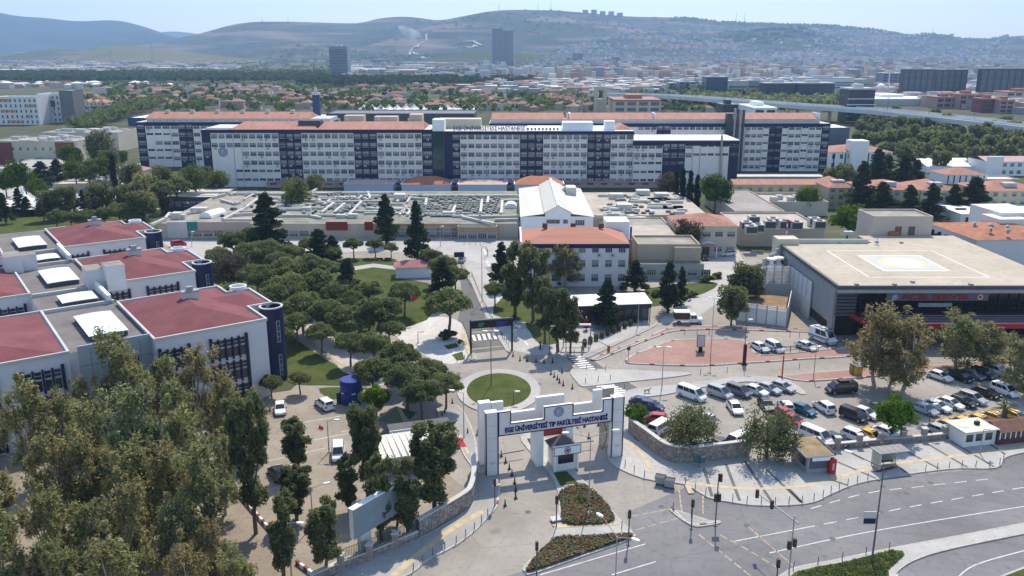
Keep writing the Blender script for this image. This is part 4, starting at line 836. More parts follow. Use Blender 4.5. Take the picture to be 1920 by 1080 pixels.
def emblem(par,x,y,z,r,inner=white,c=None,name='emblem',sym='e'):
    """round blue crest: ring of print, white ring and an open ring in the middle"""
    c=c or M('emblem_blue',(.04,.09,.26),.5,0);mb=MB()
    def ann(r0,r1,yy,m,a0=0,a1=6.2832,n=36):
        for k in range(n):
            t0=a0+(a1-a0)*k/n;t1=a0+(a1-a0)*(k+1)/n
            mb.poly([(r0*math.cos(t0),yy,r0*math.sin(t0)),(r1*math.cos(t0),yy,r1*math.sin(t0)),(r1*math.cos(t1),yy,r1*math.sin(t1)),(r0*math.cos(t1),yy,r0*math.sin(t1))],m)
    ann(0,r,-.02,0);ann(r*.92,r*.95,-.03,1)
    for k in range(22): t=6.2832*k/22;ann(r*.7,r*.82,-.03,1,t,t+.16,2)
    ann(r*.55,r*.62,-.03,1)
    if sym=='e': ann(r*.3,r*.4,-.03,1,.6,6.0);ann(r*.1,r*.2,-.03,1,0,4.6);mb.box(r*.1,r*.38,-.035,-.03,-r*.05,r*.05,1)
    else:
        ann(0,r*.62,-.035,1)
        for k in range(6): t=math.pi*k/6;a,b=r*.5*math.cos(t),r*.5*math.sin(t);mb.poly([(-a-b*.2,-.045,-b+a*.2),(-a+b*.2,-.045,-b-a*.2),(a+b*.2,-.045,b-a*.2),(a-b*.2,-.045,b+a*.2)],2)
    return mb.ob(name,[c,inner,red],par,(x,y,z))
RB=[255.5,272,288.3,305,321.6,338]
e,x0,x1,zt=wing('hospital_wing','long white wing with navy panels and the round blue emblem, left half of the front',382,833,356,243,[(382,398,'b','.ww...'),(398,440,'w','ww....'),(440,455,'w','ww..ss'),(455,525,'w','wwwwss'),(525,567,'b','w'),(567,665,'w','w'),(665,708,'b','w'),(708,792,'w','w'),(792,812,'b','w'),(812,833,'g','.')],RB,24,seed=2)
emblem(e,XX(419,356,12)-e.location.x,-.05,ZZ(285,356),1.95)
def PX(px,e,Y=356,z=24): return XX(px,Y,z)-e.location.x
slope(e,PX(430,e),PX(592,e),-.3,12,zt+.05,zt+2.4,terra,3,back=True);slope(e,PX(594,e),PX(795,e),-.3,12,zt+.05,zt+2.4,terra,1,back=True)
MB().box(PX(553,e),PX(595,e),6,11,zt,zt+3.2).ob('plant_room',dgrey,e);MB().box(PX(382,e),PX(440,e),1,20,zt,zt+.5).ob('roof_slab',lgrey,e)
MB().box(PX(811,e),PX(833,e),-.6,9,zt-.6,zt+4).ob('lift_house',whitec,e);MB().box(PX(632,e),PX(670,e),16,22,zt,zt+4.5).box(PX(690,e),PX(735,e),17,23,zt,zt+4).box(PX(760,e),PX(785,e),15,22,zt,zt+5).ob('plant_room',cream,e)
for px in (625,640,701,760): MB().box(-.4,.4,-.4,.4,0,1.6).ob('chimney',lgrey,e,(PX(px,e),13,zt+2))
e,x0,x1,zt=wing('hospital_wing','central white and navy wing carrying the rooftop lettering',833.3,1187,356.4,246,[(833,848,'b','.'),(848,863,'b','w'),(863,975,'w','w'),(975,1018,'b','w'),(1018,1101,'w','w'),(1101,1144,'b','w'),(1144,1187,'w','w')],[257,273.5,289.8,306.3,322.5,338.5],26,seed=3)
TEXT('rooftop_lettering','EGE ÜNİVERSİTESİ HASTANESİ',2.3,M('sign_navy',(.02,.025,.1),.5,0),e,(PX(917,e),-.1,zt+1.05),width=PX(985,e)-PX(851,e),ext=.12,bold=.03)
mb=MB()
for k in range(14): mb.box(PX(851+k*10,e)-.05,PX(851+k*10,e)+.05,.1,.9,zt,zt+2.0)
mb.ob('sign_rack',grey,e)
MB().box(PX(800,e)+4,PX(900,e),12,20,zt,zt+4).ob('plant_room',cream,e);MB().box(PX(1056,e),PX(1113,e),2,10,zt,zt+3.4).ob('plant_room',whitec,e);MB().box(PX(1136,e),PX(1155,e),3,9,zt,zt+3.8).ob('plant_room',whitec,e)
MB().box(PX(990,e),PX(1187,e),-.1,25,zt+.01,zt+.2).ob('roof_slab',whiteroof,e);hip(e,PX(1155,e),PX(1187,e),3,22,zt+.2,2.,terra)
for k in range(9): put(WSM[2],e,PX(990+k*7,e),1.5,zt+.3,.9,.9,0,'roof_vent')
e,x0,x1,zt=wing('hospital_wing','lower white and navy wing with a flat white roof and tall chimney, at right',1187.4,1384,355,264,[(1187,1242,'w','wwsss'),(1242,1284,'b','wws.s'),(1284,1298,'w','ww.s.'),(1298,1312,'w','.s...'),(1312,1366,'w','ss...'),(1366,1384,'b','ss...')],[274.5,291,307,323.5,339],24,par=2.0,seed=4)
MB().box(x0,x1,-.1,23,zt+.01,zt+.35).ob('roof_slab',whiteroof,e);MB().tube((PX(1352,e,355,10),-.7,4),(PX(1354,e,355,25),-.7,zt+2.4),.5,.45,10).ob('chimney',pole_m,e)
e,x0,x1,zt=wing('hospital_wing','rear left white wing with a long orange roof and dark end',259,620,420,229,[(259,275,'b','w'),(275,322,'w','?s?ss'),(322,337,'w','w'),(337,364,'b','w'),(364,392,'w','w'),(392,600,'w','w')],[238,252.5,268,282.5,297],22,par=1.7,seed=5,acp=.12)
MB().box(PX(272,e,420),x1,1.5,20,zt,zt+1.6).ob('attic',lgrey,e);slope(e,PX(268,e,420),PX(580,e,420),1.2,11,zt+1.6,zt+4.2,terra,1)
for k in range(24): OB('attic_vent',MB().box(-.25,.25,-.05,0,0,.3).mesh('attic_vent',dgrey) if k==0 else bpy.data.meshes['attic_vent'],e,(PX(285+k*12.5,e,420),1.5,zt+.6))
for k in range(6): MB().box(-.9,.9,-.9,.9,0,2.2).ob('chimney',lgrey,e,(PX(300+k*48,e,420),10,zt+3))
e,x0,x1,zt=wing('hospital_wing','rear right white wing with a long orange roof, navy stripe and steel flues',918,1553,404,231.5,[(1195,1230,'w','wsssss'),(1230,1256,'b','w'),(1256,1360,'w','wsssss'),(1395,1428,'w','w'),(1428,1440,'w','s'),(1440,1464,'b','s'),(1464,1476,'w','s'),(1476,1500,'w','w'),(1500,1514,'w','s'),(1514,1538,'w','w'),(1538,1553,'b','w')],[240,254.5,269,283.5,298,312.5],22,par=1.6,pitch=12.2,wh=1.7,seed=6,acp=.15)
MB().box(PX(920,e,404),PX(1540,e,404),1.5,20,zt,zt+1.9).ob('attic',lgrey,e);slope(e,PX(920,e,404),PX(1060,e,404),1.2,11,zt+1.9,zt+4.2,terra,.5);slope(e,PX(1062,e,404),PX(1228,e,404),1.2,11,zt+1.9,zt+4.2,terra,.5);slope(e,PX(1230,e,404),PX(1540,e,404),1.2,11,zt+1.9,zt+4.2,terra,.5)
for px in (1069,1229,1538): MB().box(-.3,.3,0,10,0,2.6).ob('fire_wall',whitec,e,(PX(px,e,404),1.2,zt+1.9))
MB().box(PX(1359,e,404),PX(1372,e,404),-2.5,0,0,zt+4.8).ob('stair_glazing',ggreen,e)
for k in range(4): MB().tube((0,-1.6,0),(0,-1.6,zt+7-.2*k),.62,.62,10).ob('flue',dgrey if k%2 else pole_m,e,(PX(1376+k*5.4,e,404),0,0))
def simple(name,label,cat,pl,pr,pb,pt,depth,wall,roof=lgrey,rt='flat',rh=2.,fl=0,cols=0,wm=None,ww=.55,wh=1.5,win=WIN,group=None,ov=.25,z0w=1.,parapet=.5):
    """rectangular building facing the camera, from its base line and eaves in the photo"""
    Y=G((pl+pr)/2,pb)[1];zt=ZZ(pt,Y);x0,x1=XX(pl,Y,zt/2),XX(pr,Y,zt/2);cx=(x0+x1)/2;e=E(name,(cx,Y,0),0,label,cat,group);w=(x1-x0)/2
    MB().box(-w,w,0,depth,0,zt).ob('wall',wall,e)
    if rt=='flat':
        MB().box(-w+.3,w-.3,.3,depth-.3,zt,zt+.06).ob('roof',roof,e)
        if parapet:
            mb=MB();mb.box(-w-.02,w+.02,-.02,.28,zt,zt+parapet).box(-w-.02,w+.02,depth-.28,depth+.02,zt,zt+parapet).box(-w-.02,-w+.28,.28,depth-.28,zt,zt+parapet).box(w-.28,w+.02,.28,depth-.28,zt,zt+parapet);mb.ob('parapet',wall,e)
    elif rt=='hip': hip(e,-w,w,0,depth,zt,rh,roof,ov=ov)
    elif rt=='gable':
        mb=MB();mb.poly([(-w-ov,-ov,zt),(w+ov,-ov,zt),(w+ov,depth/2,zt+rh),(-w-ov,depth/2,zt+rh)]);mb.poly([(w+ov,depth+ov,zt),(-w-ov,depth+ov,zt),(-w-ov,depth/2,zt+rh),(w+ov,depth/2,zt+rh)]);mb.ob('roof',roof,e)
    for i in range(fl):
        for k in range(cols):
            q=2*w/cols;put(R.choice(win),e,-w+q*(k+.5),0,zt/fl*i+z0w,q*ww,wh)
    return e,w,zt,Y
# annexe strip and blue gabled workshops before the wings
e,w,zt,Y=simple('annexe','long low pinkish annexe running along the foot of the wings','annexe',500,1275,352,343,9,M('pinkish_render',(.42,.33,.29),.9,.1,.1),M('pink_roof',(.42,.24,.19),.9,.2,.3),rt='gable',rh=1.)
for k in range(30): put(WSM[k%3],e,-w+2*w*(k+.5)/30,0,1.2,2.6,.9)
paleblue=M('pale_blue_render',(.46,.55,.68),.85,.05,.1)
for i,(a,b,c,m,ds) in enumerate(((645,737,360,M('pale_tile',(.55,.4,.33),.9,.15,.3),'pale blue workshop with a faded roof, leftmost of four'),(753,845,362,M('bright_tile',(.4,.16,.085),.85,.15,.4),'pale blue workshop with an orange hipped roof, second of four'),(859,950,364,MATS['pale_tile'],'pale blue workshop with a faded roof, third of four'),(965,1057,366,MATS['bright_tile'],'pale blue workshop with an orange hipped roof, behind the white hall'))):
    e,w,zt,Y=simple('workshop',ds,'workshop',a,b,c,346,12,paleblue,m,rt='hip',rh=2.6 if i%2 else 1.2,group='blue workshops')
    for s in (-1,1):
        MB().box(-.2,.2,-6.3,6.3,0,.25).ob('verge',whitec,e,(s*(w+.1),6,zt+.02))
# ---- the low duct covered block
Yf=254.;zl=4.6
low=E('low_hospital_block',(0,Yf,0),0,'single storey hospital block, its flat roof covered with ducts and skylights','hospital block')
x0,x1=XX(297,Yf,4),XX(972,Yf,4)
MB().box(x0,x1,0,62,0,zl,0,top=1).ob('wall',[beige,gravel],low)
MB().box(XX(520,Yf),x1,2,61,zl,zl+.08).ob('roof',greenroof,low);MB().box(XX(350,Yf),XX(515,Yf),22,60,zl,zl+.1).ob('roof',gravel,low)
for a,b,m in ((315,352,lgrey),(352,372,M('teal_sign',(.02,.2,.17),.6,.1,.5)),(372,470,M('pinkish_render',(.42,.33,.29))),(612,652,M('red_facade',(.2,.028,.028),.7,.1,.5)),(684,700,M('red_facade',(.26,.03,.03)))):
    xa,xb=XX(a,Yf,3),XX(b,Yf,3);MB().box(xa,xb,-.5,0,2.6 if m is not lgrey else .1,zl+.6).ob('shop_fascia',m,low)
for k in range(14): put(WIN[k%4],low,XX(330+k*20,Yf,2),-.02,.6,2.6,1.8)
for k in range(9): put(WIN[(k*2)%4],low,XX(740+k*14,Yf,2),-.02,.2,2.0,3.2,0,'entrance_window')
MB().box(XX(700,Yf,4),XX(860,Yf,4),-.4,0,zl-.9,zl+.1).ob('fascia',M('orange_fascia',(.4,.25,.15),.8,.1,.5),low)
def dz(pts,r=.42,z=zl+.55):
    l=[(G(px,py,z)[0],G(px,py,z)[1]-Yf,z) for px,py in pts];mb=MB()
    for a,b in zip(l,l[1:]):
        dx,dy=b[0]-a[0],b[1]-a[1];L_=math.hypot(dx,dy) or 1;ux,uy=dx/L_,dy/L_;nx,ny=-uy*r,ux*r
        a2=(a[0]-ux*r,a[1]-uy*r);b2=(b[0]+ux*r,b[1]+uy*r)
        mb.prism([(a2[0]+nx,a2[1]+ny),(b2[0]+nx,b2[1]+ny),(b2[0]-nx,b2[1]-ny),(a2[0]-nx,a2[1]-ny)],z-.35,z+.35)
    return mb.ob('duct',duct,low)
for pl in ([(310,362),(480,360)],[(418,412),(460,390),(500,361)],[(430,363),(560,364),(640,362)],[(442,402),(475,400)],[(418,412),(470,412)],[(320,405),(360,398),(380,395)],[(285,421),(310,410),(318,400)],[(415,375),(440,382),(448,380)],[(400,370),(422,364)],[(520,392),(570,392),(582,388)],[(520,404),(580,404),(600,408)],[(555,374),(580,376),(600,377)],[(600,362),(757,362)],[(600,371),(680,371),(690,374)],[(600,379),(715,377)],[(604,398),(626,381)],[(627,398),(646,382)],[(654,404),(678,378)],[(600,403),(640,404),(660,407)],[(670,396),(740,397)],[(688,390),(720,393),(760,392)],[(757,367),(975,367)],[(745,378),(752,370),(800,373)],[(740,391),(760,391),(770,394),(764,403)],[(848,399),(854,386)],[(901,398),(904,375)],[(914,380),(916,370)],[(850,405),(900,406),(975,405)],[(868,407),(900,414),(925,419)],[(940,400),(942,376),(975,375)],[(930,412),(970,411)],[(800,372),(798,385)],[(690,360),(694,372)]): dz(pl)
for px,py,w_,d_,h_ in ((375,398,5,3,1.6),(333,410,3,3,2.),(343,410,2,2,1.4),(750,376,4,4,2.4),(662,409,3,2,1.4),(640,409,3,2,1.2),(842,404,4,2,1.2),(560,390,4,3,1.2),(575,395,3,2,1.2)):
    x,y=G(px,py,zl);MB().box(x-w_/2,x+w_/2,y-Yf-d_/2,y-Yf+d_/2,zl,zl+h_).ob('roof_unit',duct,low)
def vault(px,py,w_,d_,rz=0):
    x,y=G(px,py,zl);mb=MB();n=8;P_=[(w_/2*math.cos(t),w_/2.4*math.sin(t)) for t in np.linspace(0,math.pi,n)]
    for a,b in zip(P_,P_[1:]): mb.poly([(a[0],-d_/2,a[1]),(a[0],d_/2,a[1]),(b[0],d_/2,b[1]),(b[0],-d_/2,b[1])])
    mb.poly([(a[0],-d_/2,a[1]) for a in P_]);mb.ob('barrel_skylight',whiteroof,low,(x,y-Yf,zl+.1),rz)
vault(400,405,4.5,8,-.3);vault(958,389,4.2,5,0)
sk_=MB().box(-.75,.75,-.75,.75,0,.5,0).lathe([(.72,.5),(.5,.75),(.1,.85)],n=8,mi=1).mesh('skylight',[M('skylight_kerb',(.13,.13,.115),.8,.2,1.),M('skylight_dome',(.27,.28,.25),.3,.1,2.)])
vn_=MB().box(-.55,.55,-.4,.4,0,.55,0).tube((0,0,.55),(0,0,.95),.2,.2,6,1).lathe([(.34,.95),(.05,1.15)],n=6,mi=1).mesh('roof_vent',[dgrey,lgrey])
r=random.Random(19)
for k in range(190):
    px,py=r.uniform(350,800),r.choice([364,367,370,374,378,382,386,390,394,398,402,406])+r.uniform(-.6,.6)
    if px<520 and r.random()<.45 or px<470-(py-362)*1.2 and r.random()<.5: continue
    x,y=G(px,py,zl);OB('roof_vent',vn_,low,(x,y-Yf,zl+.08),r.choice([0,1.57]))
for k in range(30):
    px,py=r.uniform(430,790),r.uniform(364,406);x,y=G(px,py,zl);l_=r.uniform(4,14);a_=r.random()<.5
    MB().box(x,x+(l_ if a_ else .7),y-Yf,y-Yf+(.7 if a_ else l_),zl+.1,zl+.8).ob('duct',duct,low)
r=random.Random(9);cnt=0
for col in range(11):
    for rr_ in range(11):
        for d_ in (0,1):
            px0=795+col*15-(rr_*1.9);py=371+rr_*3.6
            if r.random()<.16 or px0+d_*5.5>935: continue
            x,y=G(px0+d_*6,py,zl);OB('skylight',sk_,low,(x,y-Yf,zl+.08));cnt+=1
for k in range(52):
    px,py=r.uniform(604,735),r.uniform(366,403);x,y=G(px,py,zl);OB('skylight',sk_,low,(x,y-Yf,zl+.08))
# entrance block and right ducted roof
e,w,zt,Y=simple('entrance_block','low entrance block with tall windows at the end of the avenue','entrance block',858,932,450,427,9,beige,lgrey,fl=1,cols=4,ww=.85,wh=3.0,z0w=.3)
MB().box(-w-.1,w+.1,-.25,0,zt-1.1,zt-.1).ob('fascia',M('orange_fascia',(.4,.25,.15)),e)
e,w,zt,Y=simple('entrance_canopy','curved pale canopy over the dark corner entrance beside the white hall','canopy',932,974,446,432,8,dgrey,creamroof,parapet=.2)
MB().lathe([(6,zt+.2),(6.4,zt+.2),(6.4,zt+.7),(0,zt+.9)],(1,6,0),20,0).ob('awning',creamroof,e)
low2=E('ducted_block',(0,268,0),0,'flat roofed block with tangled ducts right of the white hall','hospital block')
MB().box(XX(1100,268),XX(1325,268),0,45,0,4.6,0,top=1).ob('wall',[beige,M('dusty_roof',(.42,.37,.31),.95,.2,.15)],low2)
r=random.Random(5)
for k in range(34):
    px,py=r.uniform(1112,1275),r.choice([366,369,373,378,383,388,393,398,402,405]);px2=px+r.uniform(8,45)
    if px2>1290 or (1105<px<1165 and 366<py<388): continue
    z=5.15;a=G(px,py,z);b=G(px2,py+r.choice([0,0,0,4]),z);mb=MB();ribbon([a,b],.9,z+.35,mb);mb.box(min(a[0],b[0]),max(a[0],b[0]),min(a[1],b[1])-.4,min(a[1],b[1])+.4,4.6,z+.34);o=mb.ob('duct',duct,low2);o.location=(0,-268,0)
for k in range(44):
    x,y=G(r.uniform(1118,1262),r.uniform(366,403),4.6);OB('skylight',sk_,low2,(x,y-268,4.62))
for px,py in ((1155,372),(1205,365),(1240,371),(1170,392)):
    x,y=G(px,py,4.6);MB().box(-2.4,2.4,-2,2,0,1.8).ob('roof_unit',duct,low2,(x,y-268,4.6))
# white hall with a raised middle aisle
Y=241.;e=E('white_hall',(XX(1042,Y),Y,0),0,'white industrial hall with a pale sheet roof and raised middle gable','hall')
def hx(px): return XX(px,Y,6)-e.location.x
zl_,zm=ZZ(406,Y),ZZ(395,Y);a,b,c,d=hx(977),hx(1022),hx(1070),hx(1112);mid=(b+c)/2;dp=52
MB().box(a,b,0,dp,0,zl_).box(b,c,-.3,dp,0,zm-.6).box(c,d,0,dp,0,zl_).ob('wall',whitec,e)
MB().poly([(b,-.3,zm-.6),(c,-.3,zm-.6),(mid,-.3,zm+1.5)]).ob('gable',whitec,e)
mb=MB();mb.poly([(a-.3,-.5,zl_),(b,-.5,zl_+.9),(b,dp,zl_+.9),(a-.3,dp,zl_)]).poly([(c,-.5,zl_+.9),(d+.3,-.5,zl_),(d+.3,dp,zl_),(c,dp,zl_+.9)]).poly([(b-.3,-.7,zm-.5),(mid,-.7,zm+1.6),(mid,dp,zm+1.6),(b-.3,dp,zm-.5)]).poly([(mid,-.7,zm+1.6),(c+.3,-.7,zm-.5),(c+.3,dp,zm-.5),(mid,dp,zm+1.6)]);mb.ob('roof',creamroof,e)
MB().box(mid-.35,mid+.35,-.7,dp,zm+1.55,zm+1.85).ob('ridge_cap',whitec,e)
for k in range(3): put(WIN[0],e,hx(993+k*11),-.02,1.5,1.7,1.6)
for px in (1029,1036,1045,1060): put(WSM[0],e,hx(px),-.32,zl_-2.,1.3,1.2)
put(WIN[0],e,hx(1087),-.02,zl_-2.6,2.6,1.6);MB().box(hx(1027),hx(1058),-1.6,-.3,2.2,2.8).ob('canopy',M('pink_canopy',(.4,.22,.2),.8,.1,.5),e)
MB().box(hx(1075),hx(1096),34,40,zl_,zl_+3).tube((hx(1066),38,zl_+.8),(hx(1078),38,zl_+2.6),.7,.7,8).ob('roof_unit',duct,e)
# orange roofed white block
e,w,zt,Y=simple('orange_roofed_block','three storey white block with an orange hipped roof and navy eaves beside the avenue','hospital block',979,1178,537,457,17,M('cool_white_render',(.69,.66,.65),.85,.05,.15),M('clean_terracotta',(.4,.175,.12),.85,.12,.4,stretch=(.2,2,1)),rt='hip',rh=2.4,fl=3,cols=8,ww=.5,wh=1.8,z0w=1.3,ov=.15)
MB().box(-w-.1,w+.1,-.22,0,zt-1.05,zt-.05).ob('eaves_band',navy,e)
for k in range(3): MB().box(-.6,.6,-.6,.6,0,1.2).ob('chimney',M('brick_chimney',(.14,.06,.05),.9,.2,2.),e,(-w*.55+k*w*.55,9.5,zt+1.9))
MB().box(-w-.5,-w-.1,-.3,17.4,zt-.2,zt+.6).ob('fire_wall',whitec,e)
for k in range(8): OB('air_conditioner',ac,e,(-w+2*w*(R.randrange(8)+.5)/8+1,0,zt/3*R.randrange(3)+.5))
MB().box(w-4,w+2,15,22,0,zt+2.4).ob('stair_tower',whitec,e)
# beige stepped blocks
e,w,zt,Y=simple('beige_block','windowless beige block with a gravel roof right of the orange roofed block','hospital block',1195,1311,516,462,11,M('sand_render',(.45,.37,.27),.9,.08,.1),gravel,parapet=.6)
MB().box(-w-1,w-3,11,30,0,zt-.6,0,top=1).ob('rear_wing',[MATS['sand_render'],MATS['dusty_roof']],e);MB().box(-w+9,w,-1.5,0,4.,zt+.02,0,top=1).ob('front_bay',[MATS['sand_render'],gravel],e)
MB().box(-w-.6,w+.4,-4,0,0,3.9,0,top=1).ob('lower_wing',[M('grey_green_render',(.32,.35,.32),.9,.1,.2),greenroof],e)
for k in range(5): put(WIN[k%4],e,-w+3+k*3.4,-4.02,1.,2.2,1.5)
MB().tube((-w-.2,12,zt-.6),(-w-.2,12,zt+2.6),.3,.3,8).ob('flue',dgrey,e)
e,w,zt,Y=simple('beige_block','pale brown flat roof block with a dark back edge, behind the windowless one','hospital block',1172,1258,470,430,16,MATS['sand_render'],gravel,parapet=.4)
e,w,zt,Y=simple('small_orange_house','two storey cream house with a worn orange roof and arched porch','house',1268,1381,480,424,15,cream,terraold,rt='hip',rh=2.3,fl=2,cols=5,ww=.62,wh=1.5,z0w=1.2)
mb=MB()
for k in range(8):
    t0,t1=math.pi*k/8,math.pi*(k+1)/8;mb.poly([(2.4*math.cos(t0),0,1.1*math.sin(t0)),(2.4*math.cos(t0),-3,1.1*math.sin(t0)),(2.4*math.cos(t1),-3,1.1*math.sin(t1)),(2.4*math.cos(t1),0,1.1*math.sin(t1))])
for s in (-1,1): mb.box(s*2.3-.12,s*2.3+.12,-3,-2.8,-3,0)
mb.ob('porch_arch',whitec,e,(w*.0,0,3.2));MB().box(-.9,.9,-.1,.05,0,2.5).ob('door',dgrey,e,(0,0,0))
# flat roofs at the right, between the wings and the helipad
e,w,zt,Y=simple('flat_roof_block','flat beige roof with rows of grey cooling units behind the helipad','hospital block',1388,1545,462,432,26,beige,M('dusty_roof',(.42,.37,.31)),parapet=.6)
u_=MB().box(-1.6,1.6,-1.2,1.2,.3,2.6,0).box(-1.5,1.5,-1.25,-1.2,.6,2.3,1).box(-1.4,-1.2,-1,1,0,.3).box(1.2,1.4,-1,1,0,.3).lathe([(.8,2.6),(.8,2.85),(.1,2.8)],n=10,mi=1).mesh('cooling_unit',[lgrey,dgrey])
for px,py in ((1398,432),(1407,440),(1448,425),(1442,430),(1470,430),(1492,432),(1420,437),(1525,424),(1535,430),(1412,421)):
    x,y=G(px,py,zt);OB('cooling_unit',u_,e,(x-e.location.x,y-Y,zt+.06))
simple('flat_roof_block','plain grey flat roof stretching back to the yellow block','hospital block',1378,1470,428,398,44,beige,M('grey_roof',(.3,.27,.25),.95,.2,.1),parapet=.4)
e,w,zt,Y=simple('flat_roof_block','cream roof terrace with plant, edged by white parapets','hospital block',1432,1552,405,383,20,cream,MATS['dusty_roof'],parapet=.9)
for k in range(5): MB().box(-1.2,1.2,-1,1,0,1.6).ob('roof_unit',lgrey,e,(-6+k*3,6+(k%2)*4,zt))
yel=M('yellow_render',(.5,.43,.28),.9,.08,.1)
e,w,zt,Y=simple('yellow_block','long two storey yellow block with a narrow orange roof below the right wings','block',1376,1550,382,346,12,yel,terra,rt='gable',rh=1.2,fl=2,cols=9,ww=.4,wh=1.8)
simple('grey_walkway','long grey roofed walkway above the yellow block','walkway',1380,1548,348,332,8,M('greenish_glazing',(.28,.33,.3),.5,.2,.3),lgrey,parapet=.2)
for i,(a,b,c,d) in enumerate(((1552,1600,392,352),(1622,1722,404,356),(1724,1795,404,357),(1838,1960,406,358))):
    e,w,zt,Y=simple('yellow_dormitory','%s yellow three storey dormitory with orange roofs and roof units, from the left'%ORD(i+1),'dormitory',a,b,c,d,18,yel,terra,rt='hip',rh=2.4,fl=3,cols=max(3,int((b-a)/16)),ww=.45,wh=1.5,group='yellow dormitories')
    MB().box(-2.2,2.2,3,6,zt+.4,zt+2.2).ob('roof_unit',lgrey,e)
e,w,zt,Y=simple('blue_trim_house','white house with blue window frames and an orange roof by the wood','house',1555,1672,318,285,22,whitec,terraold,rt='hip',rh=2.5,fl=2,cols=8,ww=.4,wh=2.2,win=[winmesh(2,0,glassb)])
MB().box(-w+9,-w+17,-3,5,0,zt+5.5).ob('stair_tower',whitec,e)
for k in range(5): MB().box(-.25,.25,-.2,0,.5,zt-.5).ob('fin',navy,e,(-w+2+k*5.5,0,0))
simple('grey_gym','grey blue hall with a pale roof right of the rear wing','hall',1552,1592,272,240,25,M('grey_blue_cladding',(.13,.16,.2),.7,.1,.1),whiteroof,parapet=.3)
simple('white_shed','bright white roofed shed in front of the wood','shed',1738,1840,324,312,26,whitec,whiteroof,rt='gable',rh=2.4)
e,w,zt,Y=simple('orange_roofed_house','white house with blue fins and an orange roof before the white shed','house',1772,1850,345,328,14,whitec,terraold,rt='hip',rh=2.2)
for k in range(7): MB().box(-.2,.2,-.2,0,.3,zt-.3).ob('fin',navyd,e,(-w+2*w*(k+.5)/7,0,0))
simple('beige_hall','low beige flat roofed hall between the dormitories','hall',1848,1910,348,338,10,cream,creamroof)
e,w,zt,Y=simple('white_office','white office with a sloping roof and square windows at the right edge','office block',1848,1960,330,303,16,whitec,M('pink_sheet_roof',(.45,.3,.29),.8,.1,.3),rt='gable',rh=1.6,fl=2,cols=8,ww=.5,wh=1.6)
MB().box(-w,-w+7,-1.2,0,0,zt+2.4).ob('stair_tower',whitec,e)
# ---- left edge of the middle distance
e,w,zt,Y=simple('apartment_block','grey white apartment block with orange window panels at the left edge','apartment block',-10,72,234,184,22,M('cool_white_render',(.6,.63,.72)),lgrey,fl=5,cols=9,ww=.34,wh=2.4,win=[WTALL],z0w=1.,parapet=1)
orp=M('orange_panel',(.55,.28,.06),.8,.1,.5)
for i,(k,f) in enumerate(((1,0),(2,0),(6,1),(7,1),(1,2),(2,2),(3,2),(6,3),(3,4),(4,4),(2,4))): MB().box(-1.2,1.2,-.06,0,0,2.2).ob('orange_panel',orp,e,(-w+2*w*(k+.9)/9,0,zt-zt/5*(f+1)+1.2))
e,w,zt,Y=simple('apartment_block','narrower grey white block with a dark balcony box, beside the grey tower','apartment block',73,114,230,178,22,M('cool_white_render',(.6,.63,.72)),lgrey,fl=5,cols=5,ww=.34,wh=2.4,win=[WTALL],parapet=1)
MB().box(-w+1,w-4,-.8,0,zt*.58,zt*.8).ob('balcony_box',dgrey,e);MB().box(-3,3,-.06,0,zt*.33,zt*.33+2.2).ob('orange_panel',orp,e)
e,w,zt,Y=simple('grey_stair_tower','windowless dark grey tower beside the apartment blocks','tower',114,139,231,171,18,M('mid_grey_cladding',(.17,.165,.17),.8,.1,.1),lgrey)
for i in range(4):
    simple('gabled_house','%s of four joined pale blue gabled houses, from the left'%ORD(i+1),'house',141+i*14,154.5+i*14,212,193,14,M('cool_white_render',(.6,.63,.72)),terra,rt='hip',rh=3.,fl=3,cols=2,ww=.5,wh=2,win=[WIN[4]],group='joined gabled houses')
e,w,zt,Y=simple('beige_block','beige three storey block with brick red corners at the left edge','hospital block',-10,146,310,266,24,cream,M('cluttered_roof',(.3,.29,.29),.9,.45,.35),fl=2,cols=11,ww=.3,wh=1.6,z0w=1.6)
for xx in (-w+4.5,w-6): MB().box(xx-4.5,xx+4.5,-.5,0,0,zt-.3).ob('brick_bay',M('brick_red',(.22,.06,.06)),e)
for k in range(16): MB().box(-R.uniform(1,3),R.uniform(1,3),-1,1,0,R.uniform(.6,1.8)).ob('roof_unit',duct if k%2 else lgrey,e,(R.uniform(-w+3,w-3),R.uniform(2,22),zt))
e,w,zt,Y=simple('beige_block','second beige block behind, roof crowded with pale panels','hospital block',80,222,285,250,26,cream,MATS['cluttered_roof'],fl=2,cols=9,ww=.3,wh=1.6)
for k in range(16): MB().box(-R.uniform(1,4),R.uniform(1,4),-1,1,0,R.uniform(.6,2.2)).ob('roof_unit',duct if k%2 else lgrey,e,(R.uniform(-w+3,w-3),R.uniform(2,24),zt))
simple('grey_warehouse','low warehouse with a wide plain grey roof at the left edge','warehouse',-20,76,333,318,46,lgrey,M('plain_grey_roof',(.38,.36,.33),.9,.08,.1))
simple('orange_roofed_house','small house with an orange roof and white walls below the dark wing end','house',222,265,340,322,12,lgrey,terra,rt='hip',rh=2.2,fl=1,cols=4,ww=.7,wh=1.4)
simple('white_pavilion','low white pavilion roof among the trees left of the wings','pavilion',100,232,358,347,9,beige,creamroof)
simple('cream_canteen','low cream roofed canteen with dark glass at the left end of the ducted roofs','pavilion',300,410,393,372,22,dgrey,creamroof,fl=1,cols=8,ww=.8,wh=2.)
simple('rear_white_block','white flat roofed block with a blue end behind the left wing','hall',240,600,236,222,40,M('blue_cladding',(.03,.06,.16),.6,.1,.1),whiteroof)
e=E('canopy_tent',G(38,395)+(0,),0,'large white tensile tent at the left edge','tent');mb=MB()
